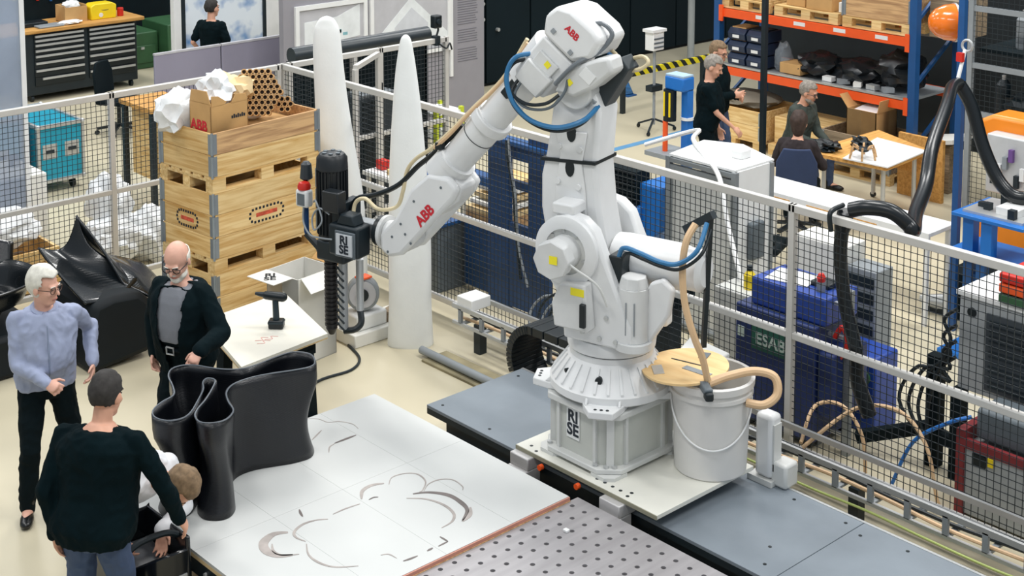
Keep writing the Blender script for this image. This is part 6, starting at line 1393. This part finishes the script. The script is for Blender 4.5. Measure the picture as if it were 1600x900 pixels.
def person(label, loc, face, h=1.78, hipz=None, lean=0., side=0., feet=None, hands=None, poles=None, hdir=None, hnorm=None, curl=(.35, .35), head=(0, 0), spread=.1,
           top=None, topmat=None, sleeve='long', legs=None, shoes=None, hair=None, hairstyle='short', skin=None, glasses=None, beard=None, jacket=None, belt=None, hem=.86, seated=False, belly=0., vox=.007, topname='sweater', knee_pole=None, headoff=(0, 0, 0), build=1., handsW=None, hs=1.1):
    k = h / 1.78; rz = math.atan2(face[1], face[0]) - PI / 2
    t = thing('person', label, 'person', loc, rz); skin = skin or SKIN
    hip = Vector((0, 0, (hipz or .93) * (1 if hipz else k)))
    Rt = Matrix.Rotation(R(-lean), 3, 'X') @ Matrix.Rotation(R(side), 3, 'Y')
    def T(x, y, z): return hip + Rt @ Vector((x * k, y * k, z * k))     # torso space, origin at the hips
    sh = {s: T(.165 * s * build, -.005, .47) for s in (-1, 1)}
    if handsW:
        iv = ROOT[t.name].inverted(); hands = dict(hands or {})
        for s_, p_ in handsW.items(): hands[s_] = iv @ Vector(p_)
    neck = T(0, -.005, .55); nt_ = T(0, .01, .63)
    hy, hp_ = head; Rh = Rt @ Matrix.Rotation(R(hy), 3, 'Z') @ Matrix.Rotation(R(-hp_), 3, 'X')
    if seated is False: Rh = Matrix.Rotation(R(-lean * .4), 3, 'X') @ Matrix.Rotation(R(hy), 3, 'Z') @ Matrix.Rotation(R(-hp_), 3, 'X')
    hc = T(0, .025, .705) + Vector(headoff) * k; kb = k; k_h = k * hs
    def Hd(x, y, z): return hc + Rh @ (Vector((x, y, z)) * k_h)
    feet = feet or {1: (spread, .02), -1: (-spread, -.02)}; hands = hands or {}
    J = {}
    for s in (-1, 1):
        hj = hip + Vector((.09 * s * k, 0, -.02)); f = feet[s]; an = Vector((f[0], f[1], .085 if len(f) < 3 else f[2]))
        kp = (knee_pole or {}).get(s, (s * .15, 1, 0)); kn, an = ik(hj, an, .43 * k, .42 * k, kp); J['hip', s] = hj; J['kn', s] = kn; J['an', s] = an
        hw = Vector(hands.get(s, (.26 * s * k, .06, .80 * k))); el, wr = ik(sh[s], hw, .295 * k, .265 * k, (poles or {}).get(s, (s * .5, -1, -.2))); J['el', s] = el; J['wr', s] = wr
    PROF = [(-.10, .125, .10, 0), (-.02, .165, .118, -.01), (.06, .165, .118, .0), (.16, .152, .108 + belly * .5, .012 + belly * .5), (.26, .155, .112 + belly * .4, .014 + belly * .4), (.36, .170, .122, .01), (.43, .168, .115, 0), (.48, .138, .098, -.005), (.525, .088, .074, -.008), (.56, .058, .060, 0)]
    def front(z, e):
        for (a, b_) in zip(PROF[:-1], PROF[1:]):
            if a[0] <= z <= b_[0]: f_ = (z - a[0]) / (b_[0] - a[0]); return (a[2] + (b_[2] - a[2]) * f_) * build + a[3] + (b_[3] - a[3]) * f_ + e
        return .1
    def torso(mb, e, z0, z1, prof=PROF):
        rs = []
        for (z, w, d, sy) in prof:
            if z < z0 - 1e-6 or z > z1 + 1e-6: continue
            w = w * build + e; d = d * build + e
            rs.append([T(w * math.copysign(abs(math.cos(a)) ** .85, math.cos(a)), sy + d * math.copysign(abs(math.sin(a)) ** .85, math.sin(a)), z) for a in [2 * PI * i / 20 for i in range(20)]])
        mb.rings(rs)
    def arm(mb, s, e, end=1.):
        mb.cone(T(.05 * s, -.005, .485), .050 * k + e * .6, sh[s], .052 * k + e * .8); mb.cone(sh[s], .054 * k + e * .8, J['el', s], .040 * k + e)
        w_ = J['el', s] + (J['wr', s] - J['el', s]) * end; mb.cone(J['el', s], .041 * k + e, w_, (.041 + (.027 - .041) * end) * k + e)
    def leg(mb, s, e, end=1.):
        mb.cone(J['hip', s], .088 * k + e, J['kn', s], .056 * k + e); a = J['kn', s] + (J['an', s] - J['kn', s]) * end
        c = J['kn', s] + (J['an', s] - J['kn', s]) * .3 + Vector((0, -.015, 0)); mb.cone(J['kn', s], .055 * k + e, c, .054 * k + e); mb.cone(c, .054 * k + e, a, .040 * k + e)
    # body (one continuous skin)
    b = MB(); torso(b, -.012, -.10, .56); b.cone(T(0, -.005, .50), .060 * k, Hd(0, -.015, -.05), .054 * k)
    m3_ = Rh
    b.ell(Hd(0, -.012, .028), [v * k_h for v in (.073, .094, .094)], m3_, 20, 12); b.ell(Hd(0, .022, -.03), [v * k_h for v in (.061, .068, .088)], m3_, 18, 12); b.ell(Hd(0, .042, -.088), [v * k_h for v in (.043, .043, .030)], m3_)
    b.cone(Hd(0, .086, .005), .009 * k, Hd(0, .108, -.026), .0135 * k, 8); b.ell(Hd(0, .078, .020), [v * k_h for v in (.05, .016, .011)], m3_); b.ell(Hd(0, .083, -.062), [v * k_h for v in (.024, .010, .010)], m3_)
    for s in (-1, 1):
        b.ell(Hd(.074 * s, -.008, -.008), [v * k_h for v in (.013, .024, .034)], m3_ @ Matrix.Rotation(R(-22 * s), 3, 'Z')); b.ell(Hd(.034 * s, .066, -.028), [v * k_h for v in (.022, .02, .02)], m3_)
        arm(b, s, -.006); leg(b, s, -.008)
        fd_ = (hdir or {}).get(s) or (J['wr', s] - J['el', s]); fn_ = (hnorm or {}).get(s) or (-s * 1., .2, 0)
        hand(b, J['wr', s], fd_, fn_, s * (1 if True else -1), curl[0 if s < 0 else 1], k * 1.02)
        tdir = Vector((s * .25, 1, 0)).normalized(); b.cone(J['an', s] + Vector((0, 0, -.03)), .04, J['an', s] + tdir * .12 + Vector((0, 0, -.05)), .032)
    obj('body', remesh(b, vox), skin, t)
    # trousers
    if legs:
        p = MB(); torso(p, .006, -.10, .16)
        for s in (-1, 1): leg(p, s, .014, 1.03)
        tr_ = obj('trousers', remesh(p, .010, 2, .010, 9, 3), legs, t)
        if belt:
            bl = MB(); rr = [T((.160 * build + .012) * math.cos(a), .008 + (.112 * build + .012 + belly * .4) * math.sin(a), .10) for a in [2 * PI * i / 24 for i in range(25)]]; bl.tube(rr, .018, 6, sm=1); bo = obj('belt', bl, BLKM, t)
            obj('buckle', (lambda q: q.tube([T(.03, front(.1, .035), .125), T(-.03, front(.1, .035), .125), T(-.03, front(.1, .035), .075), T(.03, front(.1, .035), .075), T(.03, front(.1, .035), .125)], .007, 6, sm=1))(MB()), ALU, bo)
    for s in (-1, 1):
        if shoes:
            q = MB(); tdir = Vector((s * .22, 1, 0)).normalized(); a = J['an', s]; z = -a.z * .0; fz = a.z - .085
            m_ = Matrix((Vector((tdir.y, -tdir.x, 0)), tdir, Vector((0, 0, 1)))).transposed()
            q.ell(a + tdir * -.01 + Vector((0, 0, -.045)), (.042, .06, .045), m_); q.ell(a + tdir * .09 + Vector((0, 0, -.052)), (.048, .10, .036), m_); q.ell(a + tdir * .14 + Vector((0, 0, -.055)), (.045, .06, .030), m_); q.cone(a + Vector((0, 0, .04)), .05, a + Vector((0, 0, -.03)), .048)
            obj('shoe', remesh(q, .01, 3), shoes, t)
    # top
    q = MB(); torso(q, .024, (hem - .93) if not seated else -.02, .525)
    for s in (-1, 1):
        arm(q, s, .014 if sleeve != 'short' else .016, 1. if sleeve == 'long' else -.0001 if False else (.97 if sleeve == 'long' else 0.))
    tp_ = None
    if sleeve == 'short':
        q = MB(); torso(q, .026, hem - .93, .525)
        for s in (-1, 1): e2 = sh[s] + (J['el', s] - sh[s]) * .72; q.cone(T(.05 * s, -.005, .47), .062 * k, sh[s], .064 * k); q.cone(sh[s], .066 * k, e2, .064 * k)
    tp_ = obj(topname, remesh(q, .009, 2, .003 if jacket else .011, 9, 1.7), topmat, t)
    if jacket:
        q = MB(); torso(q, .046, -.10, .525)
        for s in (-1, 1): arm(q, s, .028, .97)
        me = remesh(q, .010, 2, .010, 8, 4); bm = bmesh.new(); bm.from_mesh(me); inv = Rt.inverted(); dl_ = []
        for f in bm.faces:
            c = inv @ (f.calc_center_median() - hip) / k
            if f.normal.dot(Rt @ Vector((0, 1, 0))) > .05 and c.y > .02 and abs(c.x + .01) < .035 + .11 * min(1, max(0, (c.z + .1) / .6)) * (.75 if c.z < .4 else .6) and c.z < .6: dl_.append(f)
        bmesh.ops.delete(bm, geom=dl_, context='FACES')
        for _ in range(12): bmesh.ops.smooth_vert(bm, verts=[v for v in bm.verts if v.is_boundary], factor=.5, use_axis_x=True, use_axis_y=True, use_axis_z=True)
        bm.to_mesh(me); bm.free(); jo = obj('jacket', me, jacket, t); sdf = jo.modifiers.new('cloth', 'SOLIDIFY'); sdf.thickness = .008
    if top == 'shirt':
        c = MB(); rr = [T(.074 * math.cos(a), .002 + .078 * math.sin(a), .540 + .018 * math.sin(a + PI)) for a in [PI / 2 + .25 + (2 * PI - .5) * i / 16 for i in range(17)]]; c.tube(rr, .018, 6, sm=1); obj('collar', c, topmat, tp_)
        pl_ = MB(); pl_.tube([T(0, front(zz, .024), zz) for zz in (.46, .40, .34, .28, .22, .16, .10, .04, -.02)], .006, 6); obj('placket', pl_, M('shirt_seam', '#7f8aa0', .8), tp_)
        for s in (-1, 1):
            d = (J['wr', s] - J['el', s]).normalized(); c2 = J['wr', s] - d * .03; obj('cuff', MB().cyl(c2 - d * .03, c2 + d * .025, .043, .041, n=14), topmat, tp_)
    # hair
    if hair:
        bm = bmesh.new(); bmesh.ops.create_icosphere(bm, subdivisions=4, radius=1); mb2 = MB(); keep = []
        for v in bm.verts:
            c = v.co; p = Vector((c.x * .080, c.y * .102 - .012, c.z * .103 + .028))
            if hairstyle == 'short': cut = p.z < -.045 or (p.y > .028 and p.z < .060 + .25 * max(0, p.y - .05)) or (abs(p.x) > .05 and p.y > .0 and p.z < .02) 
            elif hairstyle == 'bald': cut = p.z < -.06 or p.z > .045 or p.y > .012
            elif hairstyle == 'white': cut = p.z < -.085 or (p.y > .034 and p.z < .072) or (abs(p.x) > .05 and p.y > .014 and p.z < .02)
            else: cut = p.z < -.02 and p.y > .02 or (p.y > .05 and p.z < .06)
            nz = noise.noise(p * 60) * .004 + noise.noise(p * 22) * .006
            if hairstyle == 'white': nz += .006
            if hairstyle == 'long':
                p = p * 1.13; p.z = p.z * 2.3 + .04 if p.z < -.03 else p.z
            if hairstyle == 'bald': p *= .985; p.z += .0
            v.co = Hd(*(p * (1 + nz / .1)))
            if cut: keep.append(v)
        bmesh.ops.delete(bm, geom=keep, context='VERTS'); bm.verts.ensure_lookup_table()
        me = bpy.data.meshes.new('hair'); bm.to_mesh(me); bm.free()
        for p in me.polygons: p.use_smooth = True
        ho = obj('hair', me, hair, t); sdf = ho.modifiers.new('hair', 'SOLIDIFY'); sdf.thickness = .008; sdf.offset = -.5
    if beard:
        bb = MB(); bb.ell(Hd(0, .050, -.096), [v * k_h for v in (.046, .046, .030)], Rh); bb.ell(Hd(0, .088, -.046), [v * k_h for v in (.026, .012, .007)], Rh)
        for s in (-1, 1): bb.ell(Hd(.042 * s, .035, -.075), [v * k_h for v in (.022, .040, .026)], Rh)
        obj('beard', remesh(bb, .008, 2, .003, 40), beard, t)
    for s in (-1, 1):
        obj('eye', MB().ell(Hd(.031 * s, .080, .002), [v * k_h for v in (.013, .007, .006)], Rh, 8, 6), M('eye_dark', '#33302e', .3), t)
        if hair: obj('eyebrow', MB().tube([Hd(.015 * s, .092, .021), Hd(.032 * s, .091, .026), Hd(.048 * s, .080, .021)], .0035 * k, 5), hair, t)
    obj('mouth', MB().tube([Hd(-.024, .084, -.064), Hd(0, .0945, -.063), Hd(.024, .084, -.064)], .0038 * k, 5), M('lips', '#a8645a', .5), t)
    if glasses:
        g = MB()
        for s in (-1, 1):
            g.tube([Hd(.034 * s + .026 * math.cos(a), .098 - .008 * abs(math.cos(a)), .0 + .019 * math.sin(a)) for a in [2 * PI * i / 12 for i in range(13)]], .0035, 5, sm=1); g.tube([Hd(.060 * s, .092, .006), Hd(.078 * s, .04, .006), Hd(.079 * s, -.01, .0)], .0035, 5, sm=1)
        g.tube([Hd(-.010, .102, .004), Hd(.010, .102, .004)], .003, 5, sm=1); obj('glasses', g, glasses, t)
    return t
JEAN = M('blue_jeans', '#3c4d6b', .85, var=.2, scale=5, bump=.2, bscale=200); BTR = M('black_trousers', '#071418', .9, var=.15, spec=.15); SHOE = M('black_leather', '#101214', .3)
BSW = M('black_sweater', '#06161a', .95, var=.15, bump=.2, bscale=150, spec=.1); BTEE = M('black_tee', '#08171b', .95, var=.12, spec=.12)
SHIRT = M('blue_grey_shirt', '#98a1bb', .8, var=.10, scale=9, bump=.5, bscale=11); GSW = M('grey_sweater', '#7d8087', .9, var=.06, bump=.2, bscale=200); WSH = M('white_shirt', '#d9dadd', .85, var=.05)
HW = M('hair_white', '#d9d6cb', .8, var=.12, scale=40); HD_ = M('hair_dark', '#2d2a28', .8, var=.3, scale=40); HG = M('hair_grey', '#8c857c', .8, var=.3, scale=40); HB = M('hair_brown', '#7b654c', .8, var=.3, scale=40); HDB = M('hair_dark_brown', '#3a2a22', .7, var=.3, scale=40)
GLS = M('glasses_dark', '#1b1d20', .3)
# camera-facing helper directions on the floor
TOC = Vector((.738, -.674)); RT = Vector((.674, .738))
f1_ = TOC * .85 + RT * .40
person('white-haired man in a light blue-grey shirt and black trousers, making a fist', (-9.34, 4.16, 0), f1_, 1.77, handsW={1: (-9.05, 4.04, 1.02), -1: (-9.22, 4.45, 1.0)}, poles={1: (.9, -.6, -.4), -1: (-.5, -1, .0)}, feet={1: (.16, .10), -1: (-.22, -.10)}, hdir={1: (-.5, .8, -.1), -1: (.1, .5, -.8)}, hnorm={1: (-.6, -.3, -.7), -1: (.9, 0, 0)}, curl=(.4, .95),
       top='shirt', topmat=SHIRT, topname='shirt', legs=BTR, shoes=SHOE, hair=HW, hairstyle='white', skin=SKINP, glasses=M('glasses_brown', '#5a463c', .3), head=(48, 6), belly=.06, hem=.86, lean=5, build=1.12)
f2_ = TOC * .9 - RT * .42
person('bald man with glasses and short white beard in a black jacket, touching the wavy vessel', (-9.02, 5.08, 0), f2_, 1.82, hands={1: (.25, .04, .93)}, handsW={-1: (-8.52, 4.90, 1.17)}, poles={1: (1, -.8, 0), -1: (-.35, -1, -.5)}, feet={1: (.12, .05), -1: (-.14, -.05)}, hdir={1: (-.1, .4, -.9), -1: (.15, .75, -.5)}, hnorm={1: (-1, 0, 0), -1: (.2, -.3, -.9)}, curl=(.55, .5),
       topmat=GSW, jacket=BTEE, legs=BTR, shoes=SHOE, hair=HW, hairstyle='bald', skin=SKINP, glasses=GLS, beard=HW, head=(12, 24), belly=.03, belt=True, hem=1.05, lean=5, build=1.1)
f3_ = -TOC * .95 + RT * .22
person('dark-haired man in a black sweater and blue jeans seen from behind', (-7.30, 3.50, 0), f3_, 1.78, lean=13, handsW={1: (-7.10, 3.92, .90), -1: (-7.45, 3.34, .88)}, poles={1: (.8, -.6, 0), -1: (-.35, -1, 0)}, feet={1: (.14, .02), -1: (-.14, -.04)}, hdir={1: (.25, .5, -.8), -1: (.1, .2, -1)}, hnorm={1: (-.9, -.3, -.2), -1: (1, .1, 0)},
       topmat=BSW, legs=JEAN, shoes=SHOE, hair=HD_, hairstyle='short', head=(-4, 8), hem=.83, build=1.34)
f4_ = Vector((.93, .35))
person('man in a white shirt bending low over the black case, face down', (-8.10, 3.88, 0), f4_, 1.76, hipz=.84, lean=84, handsW={1: (-7.62, 3.82, .60), -1: (-7.55, 4.05, .60)}, poles={1: (1, -.2, .3), -1: (-1, -.2, .3)}, feet={1: (.13, -.06), -1: (-.13, -.06)}, hdir={1: (-.2, .2, -.9), -1: (.2, .2, -.9)},
       topmat=WSH, topname='shirt', legs=BTR, shoes=SHOE, hair=HB, hairstyle='short', head=(0, 40), hem=.86)
f5 = RT * .9 + TOC * .3
person('grey-haired man in a black T-shirt standing at the white enclosure, looking down', (-10.78, 12.92, 0), f5, 1.79, hands={1: (.10, .34, .96), -1: (-.25, .10, .86)}, hnorm={1: (-.5, 0, -.8), -1: (1, 0, 0)}, topmat=BTEE, topname='t_shirt', sleeve='short', legs=BTR, shoes=SHOE, hair=HG, head=(0, 22), lean=4, vox=.010, belly=.05)
person('brown-haired man in a black sweater and jeans standing behind the grey-haired man', (-11.2, 13.60, 0), RT * .8 + TOC * .6, 1.80, hands={1: (.05, .26, 1.16), -1: (-.05, .28, 1.12)}, topmat=BTEE, legs=JEAN, shoes=SHOE, hair=HB, glasses=GLS, head=(0, 12), vox=.010)
person('bearded man with glasses in a dark green-grey sweater seated before the rack', (-10.58, 14.36, 0), TOC * .75 + RT * .65, 1.78, hipz=.50, lean=14, seated=True, feet={1: (.14, .42), -1: (-.14, .42)}, hands={1: (.12, .40, .60), -1: (-.10, .42, .58)}, hdir={1: (-.3, 1, 0), -1: (.3, 1, 0)}, hnorm={1: (0, 0, -1), -1: (0, 0, -1)},
       topmat=M('green_grey_sweater', '#3c443f', .9, bump=.2, bscale=150), legs=JEAN, shoes=SHOE, hair=HG, beard=HG, glasses=GLS, head=(20, 4), vox=.010)
person('dark-haired person in dark clothes seated with back to the fence at the meeting table', (-9.42, 12.82, 0), -TOC * .8 + RT * .3, 1.70, hipz=.54, lean=10, seated=True, feet={1: (.14, .40), -1: (-.14, .40)}, hands={1: (.2, .40, .70), -1: (-.2, .40, .68)}, topmat=M('dark_brown_top', '#2c2426', .9), legs=BTR, shoes=SHOE, hair=HDB, hairstyle='long', head=(0, 8), vox=.010)
person('man in a black T-shirt seen from behind, standing at the large poster', (-18.15, 10.75, 0), -TOC * .9 + RT * .35, 1.78, hands={1: (.22, .22, 1.0), -1: (-.25, .12, .95)}, topmat=BTEE, topname='t_shirt', sleeve='short', legs=BTR, shoes=SHOE, hair=HD_, head=(-15, 0), vox=.010)
def stool(label, loc):
    t = thing('stool', label, 'stool', loc); obj('seat', MB().lathe([(.17, .37), (.19, .385), (.19, .40), (.17, .415)], n=24), BLK, t); obj('column', MB().cyl((0, 0, .06), (0, 0, .37), .03), ALU, t)
    for k in range(5): a = k * 1.2566; obj('leg', MB().bar((0, 0, .07), (.24 * math.cos(a), .24 * math.sin(a), .02), .035, .03), BLK, t)
stool('round black stool under the bearded seated man', (-10.58, 14.36, 0))
